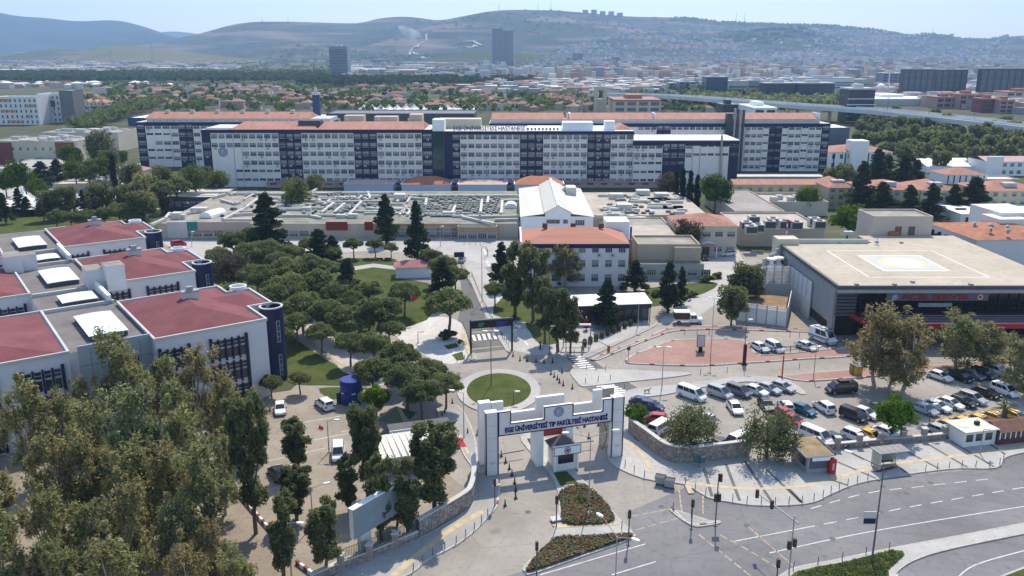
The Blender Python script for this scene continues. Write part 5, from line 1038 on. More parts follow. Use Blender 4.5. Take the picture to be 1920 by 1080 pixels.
for cx,cy,hh in ((-9,0,7),(0,3,8),(9,-2,7)):
    mb.lathe([(9,2.4),(5,2.9),(2.5,3.9),(1,5.5),(.1,hh)],(cx,cy,0),14)
mb.ob('canopy',whiteroof,e);MB().tube((-9,0,0),(-9,0,7),.12).tube((0,3,0),(0,3,8),.12).tube((9,-2,0),(9,-2,7),.12).ob('mast',pole_m,e)
# white peaked stalls and grey lot behind the wings
for k in range(14):
    px=683+k*15.6;x,y=G(px,211);e=E('market_stall',(x,y,0),0,'white peaked stall roof behind the wings, %s from the left'%ORD(k+1),'stall','white stalls');MB().lathe([(6,3),(3,4.5),(.1,7.5)],n=4).ob('roof',whiteroof,e);MB().tube((0,0,0),(0,0,3.2),.3).ob('post',pole_m,e)
simple('grey_deck','grey parking deck behind the left front wing','parking deck',612,890,238,214,40,dgrey,M('deck_grey',(.17,.17,.19),.9,.15,.1))
tower('dark blue slab sign behind the white flat roof','sign',592,604,178,470,'none',M('blue_cladding',(.03,.06,.16)),name='sign_pylon',depth=3)
# ---- red roofed suburb
hw=[M('house_white',(.6,.57,.53),.9,.05,.1),M('house_cream',(.5,.43,.35),.9,.05,.1),M('house_pink',(.45,.3,.25),.9,.05,.1)];hr=[M('house_tile_a',(.27,.13,.09),.9,.2,.2),M('house_tile_b',(.3,.17,.13),.9,.2,.2),M('house_tile_c',(.22,.11,.09),.9,.2,.2)]
def housemesh():
    out=[]
    for w_,d_,h_ in ((7,6,6),(10,6,7),(8,7,9),(13,7,6)):
        wm=MB().box(-w_,w_,-d_,d_,0,h_);
        mb=MB();ov=.5;a,b=(-w_+d_,0,h_+2.6),(w_-d_,0,h_+2.6)
        X0,X1,Y0,Y1=-w_-ov,w_+ov,-d_-ov,d_+ov
        mb.poly([(X0,Y0,h_),(X1,Y0,h_),b,a]).poly([(X1,Y1,h_),(X0,Y1,h_),a,b]).poly([(X0,Y1,h_),(X0,Y0,h_),a]).poly([(X1,Y0,h_),(X1,Y1,h_),b])
        wi=MB()
        for f in range(int(h_//3)):
            for k in range(4): xx=-w_+2*w_*(k+.5)/4;wi.box(xx-.7,xx+.7,-d_-.08,-d_,f*3+1,f*3+2.3)
        out.append((wm,mb,wi))
    return out
HM=[(a.mesh('house_wall',hw[0]),b.mesh('house_roof',hr[0]),c.mesh('house_windows',glass)) for a,b,c in housemesh()]
r=random.Random(21);hl=[]
zones=[(160,330,174,208,30,'left of the hospital'),(240,520,168,176,32,'in the far left suburb'),(330,620,176,206,52,'beyond the left wings'),(620,930,160,210,92,'behind the central roofs'),(900,1120,178,210,50,'left of the bell tower'),(1060,1420,196,213,26,'beyond the right wings'),(0,330,158,166,26,'in the white row at far left'),(1690,1920,300,345,6,'right of the wood')]
for a,b,c,d,n,ph in zones[:-1]:
    q=sorted((r.uniform(a,b),r.uniform(c,d)) for _ in range(n))
    for i,(px,py) in enumerate(q):
        x,y=G(px,py)
        if y<470: y=470+r.uniform(0,120);x=XX(px,y)
        e=E('suburban_house',(x,y,0),r.choice([0,0,1.57])+r.uniform(-.25,.25),'red roofed house %s, %s from the left'%(ph,ORD(i+1)) if 'white row' not in ph else 'pale terraced house %s, %s from the left'%(ph,ORD(i+1)),'house','suburban houses')
        a_,b_,c_=r.choice(HM);s=r.uniform(.6,.95);e.scale=(s,s,s)
        for nm,me,m in (('wall',a_,r.choice(hw)),('roof',b_,r.choice(hr) if 'white row' not in ph else r.choice([whitec,lgrey,hr[1]]))):
            o=OB(nm,me,e);o.material_slots[0].link='OBJECT';o.material_slots[0].material=m
# ================================================================ RED ROOFED CLINIC AT LEFT (its own rotated frame)
LO=(-53.6,121.2);LA=math.atan2(.588,.809);la,lb=math.cos(LA),math.sin(LA)
def LC(px,py,z):
    x,y=G(px,py,z);x-=LO[0];y-=LO[1];return x*la+y*lb,-x*lb+y*la
cl=E('clinic',LO+(0,),LA,'clinic with dark red hipped roofs, grey spine with skylights and round navy stair towers','clinic')
cw=M('clinic_render',(.64,.62,.62),.85,.08,.15);T=13.
WC=MB().box(-.5,.5,-.03,.02,0,3.,1).box(-.5,.5,-.1,-.03,1.65,1.95,0).box(-.5,.5,-.1,-.03,2.4,2.5,0).box(-.5,-.42,-.09,-.03,0,3,0).box(.42,.5,-.09,-.03,0,3,0).box(-.5,.5,-.09,-.03,0,.07,0).mesh('window',[frame,glass])
def facade(y,xs0,groups,top=11.1,floors=3):
    for a,b,n in groups:
        q=(b-a)/n
        for f in range(floors):
            z=top-3-3.95*f
            for k in range(n): OB('window',WC,cl,(a+q*(k+.5),y,z))
            for k in range(1,n): MB().box(-.13,.13,-.4,0,-.3,3.3).ob('fin',navyd,cl,(a+q*k,y,z))
        for xx in (a-.1,b+.1): MB().box(-.2,.2,-.5,0,.3,top+.6).ob('fin',navyd,cl,(xx,y,0))
def hiproof(x0,x1,y0,y1,z,h,ext=None):
    m=(x0+x1)/2;a,b=(m,y0+6.5,z+h),(m,y1-6.5,z+h);mb=MB()
    for p in ([(x0,y0,z),(x1,y0,z),a],[(x1,y0,z),(x1,y1,z),b,a],[(x1,y1,z),(x0,y1,z),b],[(x0,y1,z),(x0,y0,z),a,b]): mb.poly(p)
    if ext:
        xe,ya,yb=ext;ym=(ya+yb)/2;s=1 if xe>x1 else -1;xi=(x1 if s>0 else x0);c=(xi-s*4.5,ym,z+h*.55);d=(xe-s*2.6,ym,z+h*.5)
        for p in ([(xi-s*.5,ya,z),(xe,ya,z),d,c],[(xe,yb,z),(xi-s*.5,yb,z),c,d],[(xe,ya,z),(xe,yb,z),d]): mb.poly(p if s>0 else p[::-1])
    return mb.ob('roof',redroof,cl)
def para(pts,z,w=.35,h=.45):
    mb=MB();c=pts+pts[:1]
    for a,b in zip(c,c[1:]):
        x0,x1=sorted((a[0],b[0]));y0,y1=sorted((a[1],b[1]));mb.box(x0-w/2 if x1-x0<.1 else x0+w/2,x1+w/2 if x1-x0<.1 else x1-w/2,y0-w/2 if y1-y0>.1 else y0-w/2,y1+w/2,z,z+h)
    return mb.ob('parapet',lgrey,cl)
def block(y0,s=1,d=24.5,ext=True,xo=0.):
    X=lambda a:(a if s>0 else -11.5-a)
    w_=17.2 if s>0 else 23
    P_=[(0,y0),(w_,y0),(w_,y0+8.5),(w_+4.1,y0+8.5),(w_+4.1,y0+19.5),(w_,y0+19.5),(w_,y0+d),(0,y0+d)] if s>0 else [(0,y0),(w_,y0),(w_,y0+d),(0,y0+d)]
    pts=[(X(a),b) for a,b in P_];MB().prism(pts,0,T,0).ob('wall',cw,cl);para(pts,T)
    xs=sorted((X(.4),X(w_-.3)));hiproof(xs[0],xs[1],y0+.4,y0+d-.4,T+.1,2.1,(X(w_+3.7),y0+8.9,y0+19.1) if s>0 else None)
    if s>0:
        mb=MB();mb.lathe([(1.95,0),(1.95,T+.1),(1.65,T+.1),(1.65,T-.5),(0,T-.5)],(w_+3.4,y0+6.9,0),24,0).ob('stair_tower',[navy],cl)
        MB().lathe([(2.0,T+.1),(2.0,T+.28),(1.65,T+.28),(1.65,T+.1)],(w_+3.4,y0+6.9,0),24,0).ob('tower_rim',lgrey,cl)
        for z0 in (7.2,1.2):
            o=MB().box(-.32,.32,-.08,.05,0,3.8).ob('tower_window_frame',grey,cl,(w_+3.4+1.95*math.sin(.15),y0+6.9-1.95*math.cos(.15),z0),.15)
            for k in range(4): MB().box(-.22,.22,-.12,-.07,.15+k*.92,.95+k*.92).ob('tower_pane',glassb,o)
        MB().lathe([(1.5,T+.1),(1.5,T+.9),(1.25,T+.9),(1.25,T+.1)],(w_+2.5,y0+20.6,0),20,0).ob('roof_ring',whitec,cl)
        facade(y0,0,[(.6,4.7,4),(8.2,13.6,5)])
        c=MB().box(-1.3,1.3,-.6,.6,0,1.5).ob('chimney',lgrey,cl,(9.3,y0+13.5,T+1.6));MB().box(-1.45,1.45,-.75,.75,1.5,1.75).box(-.5,.5,-.4,.4,1.75,2.4).ob('chimney_cap',grey,c)
    else:
        facade(y0,0,[(-17.6,-13.6+1,4),(-26.5,-21,5)])
        c=MB().box(-1.3,1.3,-.6,.6,0,1.5).ob('chimney',lgrey,cl,(-22,y0+12,T+1.6))
for y0 in (0,38.5,77): block(y0,1)
for y0 in (1.5,39): block(y0,-1)
block(74,-1,22)
MB().box(-11.5,0,2.5,104,0,T-.25,0,top=1).ob('spine',[cw,greyroof],cl)
pm_=M('blue_grey_panel',(.36,.41,.44),.5,.1,.2)
mb=MB()
for k in range(6):
    for f in range(4): MB().box(-10.2+k*1.7+.03,-10.2+k*1.7+1.67,2.2,2.5,f*3.5+.03,f*3.5+3.47 if f<3 else T+.6).ob('facade_panel',pm_,cl)
for k,z in ((2,9),(4,9),(3,5.5),(4,2)): put(WSM[2],cl,-9.3+k*1.7,2.18,z,1.,1.5)
skm=M('glossy_white_skylight',(.75,.77,.8),.16,.03,.1,spec=.8)
def sky4(pts):
    q=[LC(x,y,T+.7) for x,y in pts];xs=sorted(p[0] for p in q);ys=sorted(p[1] for p in q);x0,x1=(xs[0]+xs[1])/2,(xs[2]+xs[3])/2;y0,y1=(ys[0]+ys[1])/2,(ys[2]+ys[3])/2
    if x1-x0>10.6: x0,x1=(x0+x1)/2-5.2,(x0+x1)/2+5.2
    b=MB().box(x0+.15,x1-.15,y0+.15,y1-.15,T-.25,T+.55).ob('skylight_base',dgrey,cl);xm=(x0+x1)/2
    mb=MB();n=6;P_=[(x0+(x1-x0)*k/n,T+.6+.14*math.sin(math.pi*k/n)) for k in range(n+1)]
    for a,c in zip(P_,P_[1:]): mb.poly([(a[0],y0,a[1]),(c[0],y0,c[1]),(c[0],y1,c[1]),(a[0],y1,a[1])])
    mb.poly([(a,y0,z) for a,z in P_]).poly([(a,y1,z) for a,z in P_][::-1]);mb.ob('skylight',skm,b)
for q in (((138,590),(207,583),(242,616),(165,632)),((105,552),(174,545),(184,558),(116,568)),((70,507),(131,499),(146,522),(90,532)),((63,480),(104,473),(113,481),(73,488)),((22,447),(72,440),(89,457),(35,464))): sky4(q)
for x0,x1,y0,y1,h in ((-2.2,.6,37.3,42.,3.5),(.6,3.8,34.6,38.48,4.4),(-13,-9.9,59,64,3.3),(-9.9,-7.2,60.3,63.4,3.)): MB().box(x0,x1,y0,y1,T-.3,T+h,0,top=1).ob('stair_house',[cw,gravel],cl)
for y in (26,38,63,76): MB().box(-11.2,-.2,y,y+.5,T-.25,T+.35).ob('cross_parapet',lgrey,cl)
MB().box(-1.2,-.6,26,38,T-.25,T+1.3).ob('cross_parapet',whitec,cl);MB().box(-1.2,-.6,63,77,T-.25,T+1.3).ob('cross_parapet',whitec,cl)
for k in range(8): MB().box(-33+k*2.6,-33+k*2.6+2.5,103,103.3,T-1,T+2.2).ob('teal_screen',M('teal_glass',(.06,.25,.24),.3,.15,.5),cl)
# ================================================================ EMERGENCY BUILDING WITH HELIPAD
x0,x1,yf,yb=63.4,110.,159.6,206.;er=E('emergency_building',(x0,yf,0),0,'dark glazed emergency building under a wide pale roof with a painted helipad','hospital building')
w=45.5;d=yb-yf
rf=MB().box(0,w,0,d-8,10.,11.,0,top=1).box(22,w,d-8,d+.4,10,11.,0,top=1).ob('roof_slab',[grey,concr],er)
MB().box(-.25,w,-.25,.35,10.35,11.08).box(-.25,.35,.35,d-8,10.35,11.08).ob('roof_edge',dgrey,er);MB().box(-.2,w,-.15,.1,9.6,10.3).ob('soffit_band',grey,er)
MB().box(.62,w,3.4,d-3,0,9.9).ob('glazed_wall',M('black_glazing',(.012,.013,.016),.15,.3,.2,spec=.5),er)
for k in range(19): MB().box(-.08,.08,3.2,3.4,0,9.9).ob('mullion',black,er,(6+k*2.1,0,0))
for z in (3.4,6.6): MB().box(5,w,3.15,3.35,z,z+.2).ob('transom',black,er)
MB().box(0,.6,1.6,d-6,0,9.95,0).ob('side_wall',M('side_cladding',(.27,.275,.28),.7,.12,.3),er)
for k in range(9): MB().box(-.06,.0,2,d-8,4.6+k*.58,4.6+k*.58+.3).ob('louver',grey,er)
MB().box(-.05,.02,4,18,.8,2.6).ob('garage_opening',black,er);MB().box(.62,4.9,2.9,3.3,0,9.5).ob('stone_cladding',black,er)
mb=MB()
for k in range(7): mb.box(.3,4.2,1.0,1.2,4.6+k*.7,5.1+k*.7)
mb.ob('louver_panel',dgrey,er)
def line(pts,wd,m,z,nm,closed=True,par=er):
    l=[(a-x0,b-yf) for a,b in pts];mb=MB();c=l+l[:1] if closed else l
    for a,b in zip(c,c[1:]): ribbon([a,b],wd,z,mb)
    return mb.ob(nm,m,par)
hpw=M('helipad_white_paint',(.8,.79,.74),.6,.08,.6);line([(77.2,171.5),(90.7,171.5),(90.7,185.3),(77.2,185.3)],.45,hpw,11.016,'helipad_line');line([(72,166.3),(96.2,166.3),(95.8,190),(71.9,190)],.35,M('faded_white_paint',(.68,.64,.56),.7,.1,.8),11.012,'helipad_line')
MB().poly([(77.2-x0,171.5-yf,11.008),(90.7-x0,171.5-yf,11.008),(90.7-x0,185.3-yf,11.008),(77.2-x0,185.3-yf,11.008)]).ob('helipad_field',M('helipad_pale_paint',(.47,.455,.42),.7,.1,.5),er)
def ring(r0,r1,z,m,nm,n=40):
    mb=MB()
    for k in range(n):
        a,b=6.2832*k/n,6.2832*(k+1)/n;mb.poly([(84-x0+r0*math.cos(a),178.4-yf+r0*math.sin(a),z),(84-x0+r1*math.cos(a),178.4-yf+r1*math.sin(a),z),(84-x0+r1*math.cos(b),178.4-yf+r1*math.sin(b),z),(84-x0+r0*math.cos(b),178.4-yf+r0*math.sin(b),z)])
    mb.ob(nm,m,er)
ring(0,4.0,11.016,hpw,'helipad_disc');ring(4.0,4.7,11.018,M('helipad_yellow_paint',(.72,.62,.2),.7,.1,.8),'helipad_ring')
hb=M('helipad_letter',(.4,.36,.3),.7,.2,1.);MB().box(-.8,-.5,-1.1,1.1,11.02,11.024).box(.5,.8,-1.1,1.1,11.02,11.024).box(-.5,.5,-.15,.15,11.02,11.024).ob('helipad_letter',hb,er,(84-x0,178.4-yf,0),.4)
cx0,cy0=G(1585,583,5.);cx1,cy1=G(1625,609,5.)
MB().prism([(cx0-x0,3.1),(cx1-x0+.8,cy1-yf),(w,cy1-yf),(w,3.1)],4.6,5.0,0,1).ob('canopy',[M('canopy_red',(.3,.02,.025),.5,.1,.5),M('canopy_top',(.07,.022,.024),.5,.2,.3)],er)
mb=MB();mb.box(cx1-x0+.8,w,cy1-yf-.15,cy1-yf,4.3,5.25);mb.ob('canopy_fascia',MATS['canopy_red'],er)
a_,b_=(cx0-x0,3.1),(cx1-x0+.8,cy1-yf-.1);mb=MB();mb.poly([(a_[0]-.1,a_[1],4.3),(b_[0]-.1,b_[1],4.3),(b_[0]-.1,b_[1],5.25),(a_[0]-.1,a_[1],5.25)]);mb.ob('canopy_fascia',MATS['canopy_red'],er)
for k in range(6): MB().tube((cx1-x0+3+k*7,cy1-yf+.6,0),(cx1-x0+3+k*7,cy1-yf+.6,4.6),.2).ob('canopy_post',whitec,er)
for k in range(5): MB().box(cx1-x0+2,w,cy1-yf+1+k*1.2,cy1-yf+1.15+k*1.2,5.005,5.09).ob('canopy_batten',grey,er)
def sx(px,y,z): return XX(px,y,z)-x0
sgn=E('sign_board',(0,0,0));sgn.parent=er;bx0,bx1=sx(1652,yf+3,9),sx(1840,yf+3,9);MB().box(bx0,bx1,.3,.5,7.95,9.45).ob('board',M('sign_grey',(.11,.113,.125),.6,.1,.3),sgn)
TEXT('lettering','ACİL SERVİS',1.3,M('sign_red',(.26,.015,.025),.4,0),sgn,((bx0+bx1)/2-.5,.22,8.7),width=(bx1-bx0)*.66,ext=.06,bold=.05)
emblem(sgn,bx0+1.6,.28,8.7,.62);emblem(sgn,bx1-1.6,.28,8.7,.62,c=M('crest_red',(.4,.05,.06),.5,0),sym='star')
MB().box(sx(1714,yf+3,7.5),sx(1776,yf+3,7.5),.9,1.1,6.5,7.3).ob('lower_sign',grey,er)
MB().box(-1,4,d-10,d-6,0,12.4).ob('corner_wall',cream,er);MB().box(1,21,d-8.4,d-7.9,11,12).ob('roof_upstand',lgrey,er)
for px,py in ((1590,440),(1644,455),(1690,456),(1573,456),(1606,535),(1677,535),(1820,535),(1711,530)):
    x,y=G(px,py,11);MB().box(-.35,.35,-.35,.35,0,.4).ob('roof_drain',grey,er,(x-x0,y-yf,11.0))
x,y=G(1644,459,11);MB().tube((0,0,0),(0,0,1.6),.07).box(-.5,.5,-.5,.5,0,.12).ob('antenna',grey,er,(x-x0,y-yf,11.));x,y=G(1590,441,11);MB().box(-1.1,1.1,-.7,.7,0,1.).ob('roof_unit',lgrey,er,(x-x0,y-yf,11.))
x,y=G(1474,446,11);mb=MB();e=E('windsock_mast',(x,y,11),0,'red and white striped windsock mast at the back corner of the helipad','mast')
for k in range(5): MB().tube((0,0,k*.9),(0,0,k*.9+.9),.13,.13,6).ob('band',red if k%2==0 else white_paint,e)
MB().tube((0,0,4.3),(1.5,-.3,3.8),.3,.12,8).ob('windsock',red,e)
# penthouse and blue finned neighbour
e,w2,zt,Y=simple('roof_penthouse','pinkish windowless block with two doors behind the helipad','block',1632,1742,521.5,409,10,M('pinkish_cream_render',(.5,.43,.36),.9,.06,.1),gravel)
for px in (1683,1708): MB().box(-.8,.8,-.08,.02,11.,13.2).ob('door',M('door_brown',(.15,.09,.08),.6,.1,1.),e,(XX(px,Y,11)-e.location.x,0,0))
MB().box(-1.2,1.2,-1,-.1,11.05,12).ob('crate',M('rust_crate',(.35,.13,.06),.8,.2,1.),e,(XX(1674,Y,11)-e.location.x,0,0))
fa=G(1742,418,9.5);fb_=G(1832,450,9.5);L_=math.hypot(fb_[0]-fa[0],fb_[1]-fa[1]);an=math.atan2(fb_[1]-fa[1],fb_[0]-fa[0])
e=E('finned_block',fa+(0,),an,'white block with navy window fins and a worn orange roof right of the helipad','hospital block')
MB().box(0,L_,0,26,0,9.5).ob('wall',MATS['cool_white_render'],e);hip(e,0,L_,0,26,9.5,2.2,M('orange_worn_tile',(.36,.155,.09),.9,.25,.5))
for k in range(13): MB().box(-.35,.35,-.7,0,3.2 if k%2 else 1.2,8.2 if k%2 else 7.4).ob('fin',navy,e,(1+k*(L_-2)/12,0,0))
for k in range(12): put(WSM[1],e,1+(k+.5)*(L_-2)/12,-.02,5,1.5,1.8)
MB().box(-6,8,15,26,0,13.5).box(4,12,12,20,0,12.6).ob('roof_house',MATS['cool_white_render'],e)
for k in range(6): MB().tube((0,0,0),(0,0,1.),.3).lathe([(.7,1.),(.1,1.4)],n=8).ob('roof_cowl',grey,e,(L_*.5+k*2.3,6+(k%3)*3,10.6))
e2,w2,zt,Y=simple('white_roofed_block','low block with a white roof, skylights and navy fins at the right edge','hospital block',1800,1990,428,404,26,MATS['cool_white_render'],whiteroof)
for k in range(8): MB().box(-.3,.3,-.4,0,1,zt-.6).ob('fin',navy,e2,(-w2+2*w2*(k+.5)/8,0,0))
for k in range(5): MB().box(-1.6,1.6,-.6,.6,0,.6).ob('roof_light',dgrey,e2,(-w2+5+k*5.5,10,zt))
# slatted service yard
def wallseg(a,b,z0,z1,m,par,nm,t=.25,origin=(0,0)):
    dx,dy=b[0]-a[0],b[1]-a[1];l=math.hypot(dx,dy);return MB().box(0,l,-t/2,t/2,z0,z1).ob(nm,m,par,(a[0]-origin[0],a[1]-origin[1],0),math.atan2(dy,dx))
slt=M('pale_slat',(.74,.74,.72),.7,.08,.5)
def slats(a,b,z0,z1,n,par,nm='slat'):
    for k in range(n): z=z0+(z1-z0)*k/n;wallseg(a,b,z,z+(z1-z0)/n*.62,slt,par,nm,.12)
sy=E('service_yard_wall',(0,0,0),0,'pale slatted walls around a sunken yard of bare soil left of the emergency building','wall')
A_,B_,C_,D_=(47.4,172.1),(56.6,167.7),(61.6,181.),(51,186.)
slats(A_,B_,.2,4.2,11,sy);slats(B_,C_,.2,4.2,11,sy);wallseg(A_,B_,0,3.2,lgrey,sy,'back_wall',.06);wallseg(A_,D_,0,3.6,lgrey,sy,'side_wall')
for k in range(6): t=k/5;MB().box(-.1,.1,-.12,.12,0,4.3).ob('post',grey,sy,(A_[0]+(B_[0]-A_[0])*t,A_[1]+(B_[1]-A_[1])*t,0))
mb=MB();q=[(A_[0]+.4,A_[1]+.4),(B_[0]-.4,B_[1]+.5),(C_[0]-.6,C_[1]),(D_[0],D_[1])];mb.prism(q,0,2.6);mb.ob('soil',soil,sy)
E1,E2,E3=(53.6,186.5),(63.,187.),(63.1,173.)
for a,b in ((E1,E2),(E2,E3)):
    slats(a,b,4.,8.2,13,sy,'upper_slat');wallseg(a,b,0,4,lgrey,sy,'base_wall',.3)
    l=math.hypot(b[0]-a[0],b[1]-a[1])
    for k in range(6): t=k/5;MB().box(-.08,.08,-.12,.12,0,8.4).ob('post',grey,sy,(a[0]+(b[0]-a[0])*t,a[1]+(b[1]-a[1])*t,0))
mb=MB()
zz=[9.,9.,10.,10.,11.,11.,12.2];prev=None
for k in range(6): MB().box(0,2.2,-.15,.15,0,6.5+k*.8).ob('stepped_wall',lgrey,sy,(52+k*1.9,186+k*1.6,0),.7)
mb=MB()
for px,py in ((1453,485),(1460,490),(1447,492)):
    x,y=G(px,py,8);mb.lathe([(1.1,0),(1.1,1.2),(.5,1.8),(.5,2.6),(1.2,2.6),(1.2,3),(0,3)],(x,y,6),10)
mb.ob('cooling_tower',whitec,sy)
rmp=sheet('loading_ramp',[(1474,614),(1486,588),(1520,618)],sandy,.05)
# ================================================================ GATE
g0=G(912,893);g1=G(1166,856);ga=math.atan2(g1[1]-g0[1],g1[0]-g0[0]);gl=math.hypot(g1[0]-g0[0],g1[1]-g0[1])
gt_=E('entrance_gate',g0+(0,),ga,'monumental white entrance gate of two stepped frames with navy lettering','gate')
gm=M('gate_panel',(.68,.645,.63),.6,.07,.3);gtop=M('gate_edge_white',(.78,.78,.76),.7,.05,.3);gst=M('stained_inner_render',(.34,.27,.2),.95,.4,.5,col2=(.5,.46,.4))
prof=[(1.75,5.65),(gl-1.75,5.65),(gl-1.75,9.),(gl-3.1,9.),(gl-3.1,7.25),(gl-7.5,7.25),(gl-7.5,8.95),(gl-11.6,8.95),(gl-11.6,7.2),(3.4,7.2),(3.4,9.),(1.75,9.)]
def framepanel(y,name,m,t=.55):
    o=E(name,(0,0,0));o.parent=gt_
    for xa in (0,gl-1.65): MB().box(xa,xa+1.65,y,y+t+.5,0,9.1,0,top=1).ob('pillar',[m,gtop],o)
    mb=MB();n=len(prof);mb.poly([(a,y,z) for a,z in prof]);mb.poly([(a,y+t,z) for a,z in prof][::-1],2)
    for k in range(n):
        a,b=prof[k],prof[(k+1)%n];mb.poly([(a[0],y+t,a[1]),(b[0],y+t,b[1]),(b[0],y,b[1]),(a[0],y,a[1])],1)
    mb.ob('beam',[m,gtop,gst],o);return o
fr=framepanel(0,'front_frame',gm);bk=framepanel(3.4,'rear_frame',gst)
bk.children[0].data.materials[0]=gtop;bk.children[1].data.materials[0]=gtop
mb=MB();n=len(prof)
for k in range(n):
    a,b=prof[k],prof[(k+1)%n];x0_,x1_=sorted((a[0],b[0]));z0_,z1_=sorted((a[1],b[1]));h=.07;mb.box(x0_-h if x1_-x0_<.01 else x0_+h,x1_+h if x1_-x0_<.01 else x1_-h,-.05,-.004,z0_-h if z1_-z0_<.01 else z0_-h,z1_+h)
for xa in (0,1.65,gl-1.65,gl): mb.box(xa-.08,xa+.08,-.06,-.01,0,9.1)
mb.ob('navy_trim',navyd,fr)
ltm=M('letter_navy',(.025,.03,.16),.5,0)
TEXT('lettering','EGE ÜNİVERSİTESİ TIP FAKÜLTESİ HASTANESİ',.95,ltm,fr,(gl/2+.1,-.06,6.32),width=gl-5.0,ext=.05,bold=.035)
emblem(fr,gl-9.55,-.02,8.05,.74)
for xa in (0,gl-1.65):
    for k in range(1,5): MB().box(xa+.09,xa+1.56,-.008,-.001,k*1.8,k*1.8+.035).ob('panel_joint',grey,fr)
for k in range(1,11):
    xx=1.75+(gl-3.5)*k/11;MB().box(xx-.015,xx+.015,-.008,-.001,5.7,7.1).ob('panel_joint',grey,fr)
mb=MB();mb.path([(gl-2.6+1.2*math.sin(t*2.6),2.0+.5*t,5.6-5.4*t) for t in np.linspace(0,1,10)],.05,5);mb.ob('hanging_cable',black,gt_)
for xa in (gl-2.2,gl/2+3): MB().box(-.12,.12,-.5,-.05,0,.22).ob('camera_box',lgrey,gt_,(xa,0,5.3))
for xa in (.9,gl-.75): MB().box(-.3,.3,-.03,0,0,.4).ob('plaque',lgrey,fr,(xa,0,1.6))
for xa in (gl/2-2.6,gl/2+1.7): MB().box(0,1.,.6,3.3,0,5.6).ob('gate_support',gtop,gt_,(xa,0,0))
MB().box(gl/2-1.6,gl/2+1.7,2.2,2.5,3.6,5.6).ob('red_panel',M('red_panel',(.5,.09,.06),.7,.1,1.),gt_)
bo=E('guard_booth',(g0[0]+math.cos(ga)*gl*.545+math.sin(ga)*1.6,g0[1]+math.sin(ga)*gl*.545-math.cos(ga)*1.6,.14),ga,'small guard booth with a dark hipped roof and round crest under the gate','booth')
MB().box(-1.5,1.5,0,3.2,0,2.9).ob('wall',gm,bo);MB().box(-1.15,1.05,-.05,.02,1.0,2.35).ob('window',M('black_glazing',(.012,.013,.016)),bo);MB().box(-1.75,-1.5,-.2,.2,0,2.9).box(1.5,1.75,-.2,.2,0,2.9).ob('corner_post',gtop,bo)
sb=MB().box(-1.95,1.9,-.55,-.1,2.5,3.75).ob('sign_box',gtop,bo)
MB().box(-1.98,1.93,-.58,-.56,2.5,2.58).box(-1.98,1.93,-.58,-.56,3.67,3.75).box(-1.98,-1.9,-.58,-.56,2.58,3.67).box(1.85,1.93,-.58,-.56,2.58,3.67).ob('navy_trim',navyd,sb)
emblem(sb,0,-.56,3.12,.5,c=M('crest_blue',(.03,.06,.25),.5,0),sym='star');hip(bo,-1.7,1.7,-.1,3.3,3.0,1.6,M('booth_roof',(.13,.1,.1),.8,.2,1.),ov=.2)
for a,b in (((932,853),(983,844)),((1071,832),(1113,827))):
    p=G(*a,1.);q=G(*b,1.);e=E('lane_barrier',p+(0,),math.atan2(q[1]-p[1],q[0]-p[0]),'lowered barrier arm across the %s lane of the gate'%('left' if a[0]<1000 else 'right'),'barrier');l=math.hypot(q[0]-p[0],q[1]-p[1]);MB().box(0,l,-.06,.06,.95,1.08).ob('arm',polef,e);MB().box(-.25,.25,-.2,.2,0,1.15).ob('cabinet',lgrey,e)
# ================================================================ VEHICLES
carglass=M('car_glass',(.02,.025,.03),.08,0,spec=.7)
def paint(n,c): return M('paint_'+n,c,.28,.03,.5,spec=.5)
PA=dict(white=paint('white',(.72,.73,.74)),silver=paint('silver',(.38,.39,.4)),grey=paint('grey',(.14,.145,.155)),black=paint('black',(.015,.016,.018)),red=paint('red',(.4,.015,.02)),teal=paint('teal',(.02,.12,.17)),yellow=paint('yellow',(.72,.4,.02)),blue=paint('blue',(.02,.04,.12)),green=paint('green',(.015,.03,.025)))
